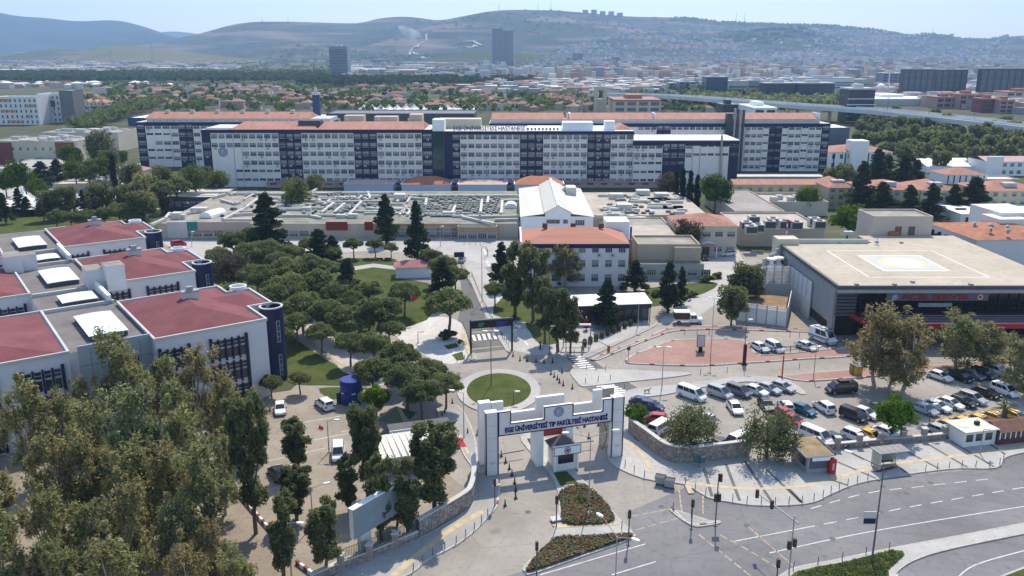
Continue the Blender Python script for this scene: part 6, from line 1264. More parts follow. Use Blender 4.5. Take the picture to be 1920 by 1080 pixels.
# length, width, height, belt, roof from/to along length (fractions from the rear), base of screens
SPEC=dict(sedan=(4.5,1.76,1.45,.92,(.23,.57),(.07,.75)),hatch=(4.1,1.74,1.5,.95,(.1,.56),(.02,.76)),suv=(4.4,1.84,1.65,1.02,(.09,.58),(.01,.76)),mpv=(4.4,1.83,1.82,1.08,(.04,.62),(.0,.84)),van=(5.2,1.95,2.0,1.2,(.03,.72),(.0,.88)),ambulance=(6.,2.05,2.65,1.35,(.02,.72),(0,.87)))
CARM={}
def carmeshes(k):
    if k in CARM: return CARM[k]
    Ln,Wd,Ht,Bt,rf_,sc=SPEC[k];h=Wd/2
    st=[(-.5,.78,.3,.62*1.1),(-.485,.92,.24,Bt*.93),(-.4,1.,.22,Bt),(-.15,1.,.22,Bt),(.2,1.,.22,Bt),(sc[1]-.5,.99,.22,Bt*.985),(.36,.97,.22,Bt*(.86 if k not in('van','ambulance') else .9)),(.455,.92,.25,Bt*.74),(.495,.76,.32,Bt*.6)]
    mb=MB();prev=None;nv=8
    for i,(x,w_,zb,zt_) in enumerate(st):
        r=[(-h*w_*.88,zb),(-h*w_,zb+.18),(-h*w_,zt_-.16),(-h*w_*.9,zt_),(h*w_*.9,zt_),(h*w_,zt_-.16),(h*w_,zb+.18),(h*w_*.88,zb)]
        for y,z in r: mb.v.append((x*Ln,y,z))
        if i:
            a=(i-1)*nv;b=i*nv
            for q in range(nv): mb.f.append((a+q,a+(q+1)%nv,b+(q+1)%nv,b+q));mb.m.append(0)
    mb.f.append(tuple(range(nv)));mb.m.append(0);mb.f.append(tuple(range((len(st)-1)*nv+nv-1,(len(st)-1)*nv-1,-1)));mb.m.append(0)
    xr0,xr1=(rf_[0]-.5)*Ln,(rf_[1]-.5)*Ln;xb0,xb1=(sc[0]-.5)*Ln,(sc[1]-.5)*Ln;wb,wr=h*.93,h*.76
    B=[(xb0,-wb,Bt-.02),(xb1,-wb,Bt-.02),(xb1,wb,Bt-.02),(xb0,wb,Bt-.02)];Tt=[(xr0,-wr,Ht-.05),(xr1,-wr,Ht-.05),(xr1,wr,Ht-.05),(xr0,wr,Ht-.05)];U=[(xr0+.12,-wr*.85,Ht),(xr1-.18,-wr*.85,Ht),(xr1-.18,wr*.85,Ht),(xr0+.12,wr*.85,Ht)]
    for P0,P1 in ((B,Tt),(Tt,U)):
        for q in range(4): mb.poly([P0[q],P0[(q+1)%4],P1[(q+1)%4],P1[q]])
    mb.poly(U);body=mb.mesh('car_body',PA['white']);body.polygons.foreach_set('use_smooth',[False]*len(body.polygons))
    def lerp(a,b,t): return tuple(a[i]+(b[i]-a[i])*t for i in range(3))
    def quad(a,b,c,d,u0,u1,v0,v1,off):
        pts=[]
        for u,v in ((u0,v0),(u1,v0),(u1,v1),(u0,v1)): p=lerp(lerp(a,b,u),lerp(d,c,u),v);pts.append(tuple(p[i]+off[i] for i in range(3)))
        return pts
    g={}
    g['windscreen']=MB().poly(quad(B[1],B[2],Tt[2],Tt[1],.06,.94,.06,.95,(.02,0,.02))).mesh('windscreen',carglass)
    g['rear_window']=MB().poly(quad(B[3],B[0],Tt[0],Tt[3],.1,.9,.2,.9,(-.02,0,.02))).mesh('rear_window',carglass)
    n=3 if k in('van','mpv','ambulance') else 2
    for s,(a,b,c,d) in ((-1,(B[0],B[1],Tt[1],Tt[0])),(1,(B[2],B[3],Tt[3],Tt[2]))):
        m2=MB()
        for q in range(n): 
            if k=='ambulance' and q==(0 if s<0 else 2): continue
            m2.poly(quad(a,b,c,d,.07+.86*q/n,.07+.86*(q+.92)/n,.14,.88,(0,s*.02,.01)))
        g['side_window' if s<0 else 'side_window_']=m2.mesh('side_window',carglass)
    r=.33 if k not in('van','ambulance') else .36
    wh=MB().tube((0,-.11,0),(0,.11,0),r,r,14,0).tube((0,-.125,0),(0,.125,0),r*.62,r*.62,10,1).mesh('wheel',[tyre,rimm])
    hl=MB().box(-.12,.06,-.22,.22,0,.17).mesh('headlight',lampm);tl=MB().box(-.05,.1,-.16,.16,0,.3).mesh('taillight',tail)
    mir=MB().box(-.1,.1,-.1,.1,0,.15).mesh('mirror',dgrey)
    CARM[k]=(body,g,wh,hl,tl,mir,r);return CARM[k]
def car(kind,col,px,py,vec,label,cat='car',group='parked vehicles',nm=None,lights=True):
    x,y=G(px,py,.7);th=P+math.atan((py-540)/F);hd=math.atan2(-vec[1]/math.sin(th),vec[0])
    Ln,Wd,Ht,Bt,rf_,sc=SPEC[kind];e=E(nm or {'sedan':'parked_car','hatch':'parked_car','suv':'parked_car','mpv':'minivan','van':'van','ambulance':'ambulance'}[kind],(x,y,.02),hd,label,cat,group)
    b,g,wh,hl,tl,mir,r=carmeshes(kind);o=OB('body',b,e);o.material_slots[0].link='OBJECT';o.material_slots[0].material=PA[col]
    for q,m in g.items(): OB(q.rstrip('_'),m,e)
    for fx in (-.3,.31):
        for s in (-1,1): OB('wheel',wh,e,(fx*Ln,s*(Wd/2-.1),r))
    for s in (-1,1):
        OB('headlight',hl,e,(.462*Ln,s*Wd*.34,Bt*.56));OB('taillight',tl,e,(-.487*Ln,s*Wd*.36,Bt*.62));OB('mirror',mir,e,((sc[1]-.53)*Ln,s*(Wd/2+.06),Bt))
    return e
d1=(180,80)
CARS=[('van','white',1297,739,d1,'white van with a dark rear window at the left end of the upper car row','van'),('mpv','silver',1350,736,d1,'silver minivan second in the upper car row beside the white van','minivan'),('mpv','grey',1386,733,d1,'grey people carrier third in the upper car row','minivan'),('sedan','white',1417,731,d1,'white sedan fourth in the upper car row','car'),('sedan','silver',1441,727,d1,'pale silver sedan fifth in the upper car row','car'),('sedan','silver',1467,724,d1,'silver sedan at the right end of the upper car row by the kerb','car'),
('van','black',1577,729,(-180,10),'black van with a roof box alone below the brick strip','van'),('sedan','green',1437,758,(10,60),'dark green sedan facing the viewer beside the pepper tree','car'),('hatch','white',1473,760,(-6,-60),'white hatchback directly behind the red sports car','car'),('sedan','red',1487,786,(60,50),'red sports car at the middle of the car park','car'),('hatch','red',1474,777,(30,50),'red hatchback touching the white hatchback','car'),('sedan','teal',1506,766,(90,50),'teal sedan parked alone in the middle of the car park','car'),('suv','white',1545,762,(-40,-60),'white crossover seen from behind, right of the teal sedan','car'),
('mpv','black',1601,778,(120,70),'black people carrier right of the white crossover','minivan'),('sedan','white',1622,773,(110,60),'white sedan half hidden behind the black people carrier','car'),('sedan','grey',1652,765,(110,50),'dark car behind the flat topped bright tree','car'),
('sedan','silver',1733,766,(110,65),'silver sedan, leftmost of five angled beside the eucalyptus shade','car'),('sedan','white',1757,760,(110,65),'white sedan, second of five angled by the eucalyptus shade','car'),('sedan','white',1781,755,(110,65),'white saloon, third of five angled by the eucalyptus shade','car'),('hatch','black',1807,752,(110,65),'black hatchback, fourth of five angled by the eucalyptus shade','car'),('suv','silver',1824,746,(110,65),'grey silver crossover, rightmost of five angled by the eucalyptus shade','car'),
('sedan','black',1850,735,(110,70),'black sedan behind the grey crossover','car'),('mpv','white',1884,732,(100,80),'white minivan behind the palm at the right edge','minivan'),('mpv','silver',1915,722,(100,80),'silver minivan cut by the right picture edge','minivan'),
('sedan','white',1762,704,(120,70),'white sedan, first in the shaded row under the right eucalyptus','car'),('hatch','black',1802,706,(110,60),'black hatchback, second in the shaded row under the right eucalyptus','car'),('sedan','grey',1822,701,(110,60),'grey sedan, third in the shaded row under the right eucalyptus','car'),('suv','black',1843,700,(110,60),'black crossover, fourth in the shaded row under the right eucalyptus','car'),('mpv','white',1868,695,(110,60),'white minivan at the end of the shaded row','minivan'),('sedan','silver',1900,700,(110,60),'silver sedan beyond the shaded row at the right edge','car'),
('van','white',1530,818,(130,80),'white van tucked behind the kiosk and stone wall','van'),('sedan','black',1567,823,(120,75),'black sedan behind the stone wall beside the white van','car'),('suv','white',1606,818,(120,75),'white crossover between the black sedan and the first taxi','car'),('sedan','yellow',1634,816,(120,75),'yellow taxi left of the others, behind the bus shelter','taxi'),('sedan','white',1664,810,(120,75),'white sedan right of the first taxi behind the bus shelter','car'),('sedan','silver',1763,806,(120,75),'silver sedan left of the taxi rank beside the wall pier','car'),
('sedan','yellow',1782,799,(120,75),'yellow taxi, leftmost in the rank','taxi'),('sedan','yellow',1811,793,(120,75),'yellow taxi, second in the rank','taxi'),('sedan','yellow',1841,788,(120,75),'yellow taxi, third in the rank','taxi'),('sedan','yellow',1868,783,(120,75),'yellow taxi next to the palm','taxi'),('sedan','yellow',1905,780,(120,75),'yellow taxi right of the palm','taxi'),
('sedan','black',1346,833,(-120,40),'black sedan behind the curved wall between the pepper trees','car'),('van','white',1383,828,(-120,40),'white van behind the curved wall between the pepper trees','van'),('sedan','white',1306,838,(-120,40),'white sedan under the left pepper tree by the wall','car'),('hatch','white',1317,783,(-100,-40),'white hatchback under the left pepper tree','car'),('sedan','white',1378,763,(10,60),'white sedan between the two pepper trees','car'),
('sedan','blue',1206,753,(120,20),'dark blue sedan nearest the gate in the right car park','car'),('hatch','blue',1222,760,(120,25),'dark blue hatchback behind the small fresh green tree','car'),('hatch','red',1226,783,(-110,-10),'red hatchback beside the small fresh green tree','car'),('van','white',1240,802,(130,-60),'white van behind the curved stone wall near the gate','van'),
('sedan','white',1425,650,(110,85),'white sedan, left of two side by side before the slatted wall','car'),('mpv','white',1453,651,(110,95),'white minivan, right of two side by side before the slatted wall','minivan'),('sedan','white',1512,648,(150,85),'white sedan parked beside the ambulance','car'),('ambulance','white',1543,634,(250,150),'white ambulance with navy stripes and roof gear by the railing','ambulance'),
('suv','white',1365,475,(-140,8),'white crossover before the cream house with the arched porch','car'),('hatch','black',1320,482,(10,60),'dark hatchback parked nose on beside the arched porch','car'),
('sedan','white',525,764,(50,70),'white sedan at the top of the left car park','car'),('suv','white',608,756,(-80,-42),'white crossover beside the lawn corner and blue cylinder','car'),('mpv','white',634,848,(45,100),'white minivan standing alone in the left car park','minivan'),('sedan','black',520,885,(-80,-60),'black sedan between the dark trees of the left car park','car'),('sedan','white',728,948,(60,80),'white sedan under the dark trees by the stone wall','car'),('mpv','red',335,457,(140,-20),'red minivan in the yard behind the clinic','minivan'),('sedan','white',120,340,(140,-10),'white car before the cream pavilion at the far left','car'),('van','white',188,341,(140,0),'white van before the cream pavilion at the far left','van'),('sedan','silver',866,486,(20,-60),'silver car beside the navy panel at the avenue bend','car')]
for c in CARS:
    e=car(*c)
    if c[6]=='taxi': MB().box(-.12,.12,-.3,.3,1.45,1.62).ob('taxi_sign',white_paint,e)
    if c[0]=='ambulance':
        for s in (-1,1):
            MB().box(-2.7,2.4,-.012,.012,0,.22).ob('stripe',navy,e,(0,s*1.03,.95));MB().box(-2.7,2.0,-.012,.012,0,.1).ob('stripe',navy,e,(0,s*1.03,.72))
        for x_ in (-1.6,-.2): MB().box(-.5,.5,-.5,.5,0,.3).ob('roof_unit',lgrey,e,(x_,0,2.62))
        MB().box(-.2,.2,-.8,.8,0,.22).ob('beacon_bar',glassb,e,(1.1,0,2.6))
    if 'roof box' in c[5]: MB().box(-1.1,.6,-.5,.5,2.03,2.3).ob('roof_box',black,e)
x,y=G(1290,599,.8);e=E('pickup_truck',(x,y,.02),-.03,'white double cab truck with a brown canvas sided box at the yard entrance','truck')
MB().box(-2.9,.2,-1.,1.,.75,1.05).ob('flatbed',white_paint,e);MB().box(-2.9,.15,-1.,1.,1.05,2.5).ob('canvas_box',brown,e);MB().box(-3.0,.25,-1.08,1.08,2.5,2.65).ob('box_roof',white_paint,e)
mb=MB();mb.prism([(.3,-.95),(2.9,-.95),(2.9,.95),(.3,.95)],.45,1.15);mb.ob('body',PA['white'],e);mb=MB();c0=[(.35,-.9,1.15),(2.0,-.9,1.15),(2.0,.9,1.15),(.35,.9,1.15)];c1=[(.4,-.8,2.),(1.55,-.8,2.),(1.55,.8,2.),(.4,.8,2.)]
for k in range(4): mb.poly([c0[k],c0[(k+1)%4],c1[(k+1)%4],c1[k]])
mb.poly(c1);mb.ob('cab',PA['white'],e);MB().poly([(1.99,-.8,1.22),(1.99,.8,1.22),(1.62,.72,1.93),(1.62,-.72,1.93)]).ob('windscreen',carglass,e)
for k in range(2): MB().box(.5+k*.6,1.+k*.6,-.93,-.9,1.2,1.85).ob('side_window',carglass,e)
for fx in (-1.9,2.2):
    for s in (-1,1): OB('wheel',carmeshes('van')[2],e,(fx,s*.88,.36))
# ================================================================ STREET FURNITURE
def lamp(bx,by,top,arms,label,r=.09,group='street lamps',m=None):
    """pole from its foot pixel, top row, arms as (dx,dy,dz) in metres"""
    x,y=G(bx,by);h=ZZ(top,y);e=E('street_lamp',(x,y,0),0,label,'street lamp',group);MB().tube((0,0,0),(0,0,h),r,r*.55,8).box(-.22,.22,-.22,.22,0,.12).ob('pole',m or pole_m,e)
    for dx,dy,dz_ in arms:
        l=math.hypot(dx,dy);MB().tube((0,0,h-.1),(dx*.8,dy*.8,h+dz_),r*.45,r*.4,6).ob('arm',m or pole_m,e)
        a=math.atan2(dy,dx);MB().prism([(0,-.08),(.3,-.19),(.75,-.16),(.9,0),(.75,.16),(.3,.19),(0,.08)],-.07,.09).ob('lamp_head',white_paint,e,(dx*.78,dy*.78,h+dz_),a)
    return e
lamp(1104,953,818,[(-3.4,-.2,.55),(3.4,.3,.7)],'tall lamp with two long arms in the red flower bed')
lamp(1151,1170,1006,[(-1.6,2.0,1.2),(1.6,-1.2,.4)],'two armed lamp at the bottom edge left of the road')
e=lamp(1634,1057,877,[(-3.2,3.2,.5)],'tall dark lamp post with a blue white banner by the roundabout kerb',.12,m=polef)
MB().box(-1.5,-.15,-.06,.06,5.0,6.5).ob('banner',lgrey,e);MB().box(-1.48,-.17,-.08,-.061,5.05,5.7).ob('banner_print',navy,e)
lamp(1241,727,652,[(-.5,0,.1),(.5,0,.1)],'lamp post on the pale triangular crossing island');lamp(1332,672,560,[(.4,0,.1),(-.4,.2,.1)],'tall lamp post standing on the red brick paving');lamp(1525,710,652,[(.3,.2,.1)],'thin lamp post on the brick strip below the railing')
lamp(921,726,622,[(-.6,0,.1),(.6,0,.1)],'pole with floodlights on the roundabout lawn',m=polef);lamp(870,822,736,[(-1.6,.3,.2)],'lamp post left of the roundabout with one arm');lamp(617,848,789,[(1.2,0,.15)],'lamp post beside the white minivan in the left car park');lamp(587,985,915,[(1.8,.6,.3)],'lamp post between the dark trees in the left car park');lamp(547,1085,980,[(1.3,-.2,.1)],'lamp post with a white head at the bottom left')
lamp(904,566,462,[(.2,0,.1)],'thin rusty lamp pole on the avenue median');lamp(1196,612,545,[(.3,0,.1)],'lamp post at the corner of the cafe pavilion');lamp(784,643,623,[(.3,0,.1)],'short lamp on the white marble plaza');lamp(1061,663,610,[(.3,0,.1)],'slim lamp post at the edge of the cafe plaza');lamp(1394,683,600,[(.3,0,.1)],'dark pole behind the red totem on the brick paving',m=polef);lamp(705,727,702,[(.1,0,.1)],'short lamp beneath the pines by the blue cylinder');lamp(826,462,425,[(.3,0,.1)],'lamp post on the pale forecourt of the low block');lamp(360,462,435,[(.3,0,.1)],'lamp post in the yard behind the clinic');lamp(1739,815,760,[(.3,.1,.1)],'dark pole beside the flat topped tree',m=polef);lamp(1837,852,806,[(.2,0,.1)],'white pole before the taxi office');lamp(963,758,735,[(.2,0,.1)],'short lamp on the near side of the roundabout',m=polef);lamp(1030,665,612,[(.2,0,.1)],'slim pole beside the crossing under the trees',m=polef)
def head(par,x,y,z,s=1.):
    o=MB().box(-.17*s,.17*s,-.16*s,.16*s,0,1.0*s).ob('signal_head',black,par,(x,y,z))
    for k,c in enumerate((M('lens_green',(.01,.09,.05),.3,0),M('lens_amber',(.2,.09,.01),.3,0),M('lens_red',(.22,.01,.01),.3,0))): MB().lathe([(.11*s,0),(.0,.03)],n=8).ob('lens',c,o,(0,-.17*s,(.2+.3*k)*s)).rotation_euler=(math.pi/2,0,0)
def signal(bx,by,top,label,heads=((0,1.),),arm=None):
    x,y=G(bx,by);h=ZZ(top,y);e=E('traffic_light',(x,y,0),0,label,'traffic light','traffic lights');MB().tube((0,0,0),(0,0,h),.085,.07,8).box(-.2,.2,-.2,.2,0,.1).ob('pole',polef if not arm else pole_m,e)
    for dx,q in heads: head(e,dx,-.05,h*q-1.0 if q<=1 else h-1)
    if arm:
        p=AT(arm[0],arm[1],y+arm[2]);a=(p[0]-x,p[1]-y,p[2]);b=AT(1498,982,y-.6);b=(b[0]-x,b[1]-y,b[2]);MB().tube(b,a,.09,.06,8).ob('mast_arm',pole_m,e)
        for t in (.98,.62): head(e,b[0]+(a[0]-b[0])*t,b[1]+(a[1]-b[1])*t-.1,b[2]+(a[2]-b[2])*t-.55)
    return e
signal(928,950,897,'traffic light on the kerb left of the gate lane');signal(1043,990,930,'traffic light on the left edge of the upper flower bed');signal(1178,1022,956,'traffic light at the right tip of the flower bed island');signal(1006,1090,1015,'traffic light at the lower left tip of the flower bed island');signal(1296,992,936,'slim traffic light on the small traffic island, left one');signal(1341,986,888,'taller traffic light with two heads on the small traffic island',((.25,1.),(-.2,.62),(.25,.62)));signal(1455,1100,1048,'traffic light at the bottom edge beside the mast arm pole');signal(1479,1077,967,'mast arm traffic light reaching over the road at the bottom right',((.3,.62),(-.3,.58)),(1418,923,6.5))
bm=MB().tube((0,0,0),(0,0,.95),.055,.05,6).tube((0,0,.95),(0,0,1.),.06,.03,6).mesh('bollard',polef);bcount=[0]
def bollards(pts,step,where,z=.14,sm=4):
    for i,(x,y,a) in enumerate(along(smooth(GL(pts,z),sm),step)):
        o=OB('bollard',bm,None,(x,y,z-.02),R.uniform(0,6));o.rotation_euler=(R.gauss(0,.025),R.gauss(0,.025),0);tag(o,'bollard %s, %s'%(where,ORD(i+1)),'bollard','steel bollards')
bollards([(775,1070),(807,1044),(853,1020),(893,990),(917,964)],1.75,'on the curved kerb of the left pavement from the bottom')
bollards([(1285,907),(1327,929),(1363,937),(1413,944),(1480,944),(1527,938),(1557,924),(1597,907),(1640,897)],1.75,'on the kerb of the right plaza from its left corner')
bollards([(1735,883),(1797,875),(1868,874),(1884,856)],1.9,'on the kerb beyond the bus shelter from the left');bollards([(1172,874),(1207,894),(1240,902)],1.9,'on the kerb right of the gate from the gate')
bollards([(868,612),(886,655)],1.7,'left of the avenue lane from the top',.02);bollards([(953,650),(930,612),(908,572),(892,535),(884,515)],1.9,'on the avenue median from the gantry');bollards([(870,458),(905,462),(915,478),(905,490)],1.8,'round the bend at the top of the avenue',.02);bollards([(862,490),(870,515),(884,540)],1.8,'on the left edge of the upper avenue',.02)
bollards([(1098,718),(1140,713),(1165,709)],2.3,'on the near edge of the pale crossing island from the left');bollards([(1100,693),(1139,696)],1.7,'on the far edge of the pale crossing island from the left',.02);bollards([(1124,735),(1186,729)],2.2,'beside the crosswalk behind the gate from the left',.02);bollards([(1063,668),(1078,663),(1100,655),(1108,652)],2.,'at the corner of the cafe plaza from the left',.02)
bollards([(857,678),(885,671)],1.6,'on the kerb left of the gantry from the left',.1);bollards([(1284,626),(1312,627),(1342,628)],2.4,'in the yellow bay by the brick strip from the left',.02);bollards([(1481,631),(1507,632)],1.8,'beside the ambulance lane from the left',.02);bollards([(1313,701),(1375,697)],5,'on the yellow line of the driveway from the left',.02);bollards([(1499,690),(1578,683)],12,'in the driveway before the brick strip from the left',.02);bollards([(1487,1068),(1680,1028)],3.2,'on the kerb of the yellow green verge from the left',.15);bollards([(1262,955),(1325,975)],2.4,'on the small traffic island from the left');bollards([(1150,978),(1178,1000)],1.7,'at the right edge of the flower bed path from the top')
cm_=MB().box(-.24,.24,-.24,.24,0,.05).tube((0,0,.05),(0,0,.95),.13,.05,8).mesh('rubber_post',M('dark_rubber',(.025,.022,.022),.7,0))
cps=[(940,856),(948,868),(955,880),(960,892),(965,907),(967,921),(967,935),(947,949),(962,668),(975,676),(988,677),(1005,679),(1020,681),(1036,680),(1033,702),(1039,707),(1045,712),(1049,718),(1054,699),(1056,723),(1073,729),(877,813),(895,816),(836,762),(848,757),(829,781),(834,776),(1096,800),(1122,798),(1104,822)]
for i,(px,py) in enumerate(cps):
    x,y=G(px,py);wh_='in the left gate lane' if i<8 else 'between the gantry and the crosswalk' if i<14 else 'beside the pale crossing island' if i<21 else 'left of the roundabout' if i<27 else 'seen through the gate';i0=0 if i<8 else 8 if i<14 else 14 if i<21 else 21 if i<27 else 27
    tag(OB('rubber_post',cm_,None,(x,y,.01)),'black rubber lane post %s, %s of its line'%(wh_,ORD(i-i0+1)),'post','rubber lane posts')
for px,py in ((600,803),(604,805)):
    x,y=G(px,py);e=E('traffic_cone',(x,y,0),0,'%s of two red and white cones in the left car park'%('left' if px==600 else 'right'),'cone');MB().tube((0,0,0),(0,0,.5),.2,.1,8).box(-.25,.25,-.25,.25,0,.04).ob('cone',red,e);MB().tube((0,0,.5),(0,0,.8),.1,.04,8).ob('white_band',white_paint,e)
# gantry over the avenue
p=G(883,664);q=G(960,657);a=math.atan2(q[1]-p[1],q[0]-p[0]);l=math.hypot(q[0]-p[0],q[1]-p[1]);e=E('sign_gantry',p+(0,),a,'dark sign gantry with green and blue screens spanning the avenue lane','gantry')
h=ZZ(601,p[1])
for xx in (0,l): MB().box(xx-.15,xx+.15,-.15,.15,0,h).ob('post',black,e)
MB().box(-.2,l+.2,-.25,.25,h-.25,h).ob('top_beam',dgrey,e);MB().box(.15,l-.15,-.2,.2,h-1.6,h-.26).ob('sign_panel',black,e)
def screen(x0,x1,c,ls,nm):
    o=MB().box(x0,x1,-.24,-.201,h-1.4,h-.45).ob('screen',M('screen_off_'+nm,(.02,.02,.03),.3,0),e);mm=M('screen_text_'+nm,c,.5,0)
    for k in range(2): MB().box(x0+.1,x1-.1-.3*k,-.25,-.241,h-.85-k*.42,h-.6-k*.42).ob('text_line',mm,o)
screen(l*.17,l*.33,(.02,.3,.12),0,'green');screen(l*.6,l*.88,(.03,.04,.35),0,'blue')
# dark cafe pavilion
p=G(1064,606);q=G(1216,600);a=math.atan2(q[1]-p[1],q[0]-p[0]);l=math.hypot(q[0]-p[0],q[1]-p[1]);e=E('cafe_pavilion',p+(0,),a,'long dark glazed pavilion with a white sheet roof beside the cafe plaza','pavilion')
MB().box(0,l,0,4.5,0,3.9).ob('wall',dgrey,e);MB().poly([(-.4,-1.,4.0),(l+.4,-1.,4.0),(l+.4,5.2,4.6),(-.4,5.2,4.6)]).poly([(-.4,-1,3.85),(-.4,5.2,4.45),(l+.4,5.2,4.45),(l+.4,-1,3.85)]).poly([(-.4,-1,3.85),(l+.4,-1,3.85),(l+.4,-1,4.),(-.4,-1,4.)]).ob('roof',whiteroof,e)
MB().box(-.2,l+.2,-.9,-.8,2.9,3.84).ob('fascia',M('dark_fascia',(.03,.033,.038),.5,.1,.5),e)
for k in range(10): MB().box(.3+k*l/10,l/10*(k+1)-.3,-.08,0,.4,2.8).ob('window',[glass,glassb,brown,glass][k%4],e)
for k in range(11): MB().box(k*l/10-.08,k*l/10+.08,-.9,-.75,0,3.8).ob('post',dgrey,e)
wp_=MB().lathe([(.1,0),(.42,.05),(.5,.4),(.45,.85),(.4,.85),(.38,.75),(0,.75)],n=10).mesh('planter_pot',brown);wl=crown_mesh('planter_plant',[((0,0,1.),(.4,.4,.35),120)],.13,L['cas'],99)
for i in range(10):
    px,py=1096+i*10.75,648-i*4.75
    x,y=G(px,py);e=E('planter',(x,y,0),0,'round brown planter in the row edging the cafe plaza, %s from the left'%ORD(i+1),'planter','brown planters');OB('pot',wp_,e);OB('plant',wl,e)
for px,py,t in ((1091,608,582),(1099,619,594)):
    x,y=G(px,py);h=ZZ(t,y);e=E('folded_parasol',(x,y,0),0,'tall folded maroon parasol on the cafe plaza, %s'%('farther one' if px==1091 else 'nearer one'),'parasol');MB().lathe([(.1,0),(.12,.4),(.55,.6),(.5,h*.75),(.15,h-.3)],n=10).ob('canopy',maroon,e);MB().tube((0,0,h-.3),(0,0,h),.1,.12,8).ob('finial',white_paint,e)
p=G(1056,650);q=G(1106,647);e=E('cafe_portal',p+(0,),0,'low white topped frame marking the cafe plaza entrance','frame');l=q[0]-p[0];MB().box(0,l,-.25,.25,4.3,4.6).ob('top_beam',white_paint,e);MB().box(0,l,-.1,.1,.85,1.).ob('rail',dgrey,e)
for xx in (0,l): MB().box(xx-.08,xx+.08,-.08,.08,0,4.3).ob('post',polef,e)
x,y=G(1136,604);e=E('picnic_table',(x,y,0),0,'blue grey picnic set under the conifer by the pavilion','table');MB().box(-1.5,1.5,-.4,.4,.7,.78).box(-1.2,-1,-.3,.3,0,.7).box(1,1.2,-.3,.3,0,.7).ob('table_top',M('blue_plastic',(.1,.2,.28),.6,.1,1.),e)
for s in (-1,1): MB().box(-1.5,1.5,s*.9-.2,s*.9+.2,.4,.46).box(-1.2,-1.1,s*.9-.15,s*.9+.15,0,.4).box(1.1,1.2,s*.9-.15,s*.9+.15,0,.4).ob('bench',MATS['blue_plastic'],e)
x,y=G(1313,661);e=E('advert_panel',(x,y,.14),0,'grey advertising panel on a dark foot on the brick paving','sign');MB().box(-.75,.75,-.12,.12,1.,3.4).ob('panel',polef,e);MB().box(-.65,.65,-.14,-.121,1.1,3.3).ob('poster',lgrey,e);MB().box(-.35,.35,-.15,.15,.2,1.).box(-.8,.8,-.4,.4,0,.2).ob('foot',black,e)
x,y=G(1395,684);e=E('totem_sign',(x,y,.14),0,'narrow red and navy totem sign on the edge of the brick paving','sign');MB().box(-.3,.3,-.12,.12,.2,3.8).ob('panel',maroon,e);MB().box(-.22,.22,-.14,-.121,.9,3.2).ob('print',navy,e);MB().box(-.5,.5,-.4,.4,0,.2).ob('foot',black,e)
x,y=G(1178,675);e=E('round_sign',(x,y,.1),0,'round traffic sign at the tip of the brick paving','sign');MB().tube((0,0,0),(0,0,2.4),.05).ob('pole',polef,e);MB().tube((0,-.04,2.1),(0,.02,2.1),.36,.36,16).ob('disc',M('sign_blue',(.03,.07,.2),.5,0),e)
for px,py,lb_ in ((1141,660,'orange barrier cabinet at the driveway entry'),(1466,708,'red barrier post at the end of the brick strip')):
    x,y=G(px,py);e=E('barrier_post',(x,y,0),0,lb_,'barrier');MB().box(*((-.25,.25,-.2,.2,0,1.3) if px<1200 else (-.1,.1,-.1,.1,0,4.))).ob('cabinet',M('orange_red',(.4,.09,.03),.6,.1,1.),e);MB().tube((0,0,1.1),(-3.2 if px<1200 else 0,1 if px<1200 else 0,2.6 if px<1200 else 4.9),.06).ob('arm',polef,e)
# railing before the cars of the emergency building
rl=GL([(1427,666),(1500,660),(1582,652),(1582,640)],0);e=E('railing',(0,0,0),0,'dark metal railing round the parking bays before the emergency building','railing')
for x,y,a in along(rl,2.0): MB().box(-.05,.05,-.05,.05,0,1.25).ob('post',black,e,(x,y,.1))
for z in (.5,1.0,1.25):
    mb=MB()
    for a,b in zip(rl,rl[1:]): mb.tube((a[0],a[1],z+.1),(b[0],b[1],z+.1),.05,.05,5)
    mb.ob('rail',black,e)
# stone walls
stonec=[M('wall_stone_%d'%i,c,.95,.25,2.) for i,c in enumerate(((.3,.25,.22),(.24,.2,.18),(.36,.31,.28)))];mort=M('wall_mortar',(.2,.175,.155),1,.2,1.)
def stonewall(name,px,h,t,label,z0=0.,cap=True,piers=None):
    l=smooth(GL(px),5);e=E(name,(0,0,0),0,label,'wall');a=offset(l,t/2);b=offset(l,-t/2);mb=MB();st=MB()
    mb.strip([(x,y,0) for x,y in b],[(x,y,h) for x,y in b]);mb.strip([(x,y,h) for x,y in b],[(x,y,h) for x,y in a]);mb.strip([(x,y,h) for x,y in a],[(x,y,0) for x,y in a]);mb.ob('core',mort,e)
    r=random.Random(len(px))
    for side in (b,a):
        z=.02;rowi=0
        while z<h-.12:
            hh=min(r.uniform(.2,.3),h-z-.02)
            for x,y,an in along(side,.46,r.uniform(0,.2)):
                w_=r.uniform(.17,.22);st.box(x-w_,x+w_,y-.05-r.uniform(0,.03),y+.05+r.uniform(0,.03),z+.02,z+hh-.02,r.randrange(3),rz=an)
            z+=hh
    o=st.ob('stone_facing',stonec,e);o['kind']='stuff'
    if cap:
        c=MB();ca,cb=offset(l,t/2+.08),offset(l,-t/2-.08);c.strip([(x,y,h) for x,y in cb],[(x,y,h+.12) for x,y in cb]);c.strip([(x,y,h+.12) for x,y in cb],[(x,y,h+.12) for x,y in ca]);c.strip([(x,y,h+.12) for x,y in ca],[(x,y,h) for x,y in ca]);c.ob('coping',lgrey,e)
    if piers:
        pm2=MB().box(-.35,.35,-.35,.35,0,h+1.).mesh('pier',stonec[0]);pc=MB().box(-.45,.45,-.45,.45,h+1.,h+1.15).mesh('pier_cap',lgrey)
        for px_,py_ in piers:
            x,y=G(px_,py_);o=OB('pier',pm2,e,(x,y,0));OB('pier_cap',pc,o)
    return e
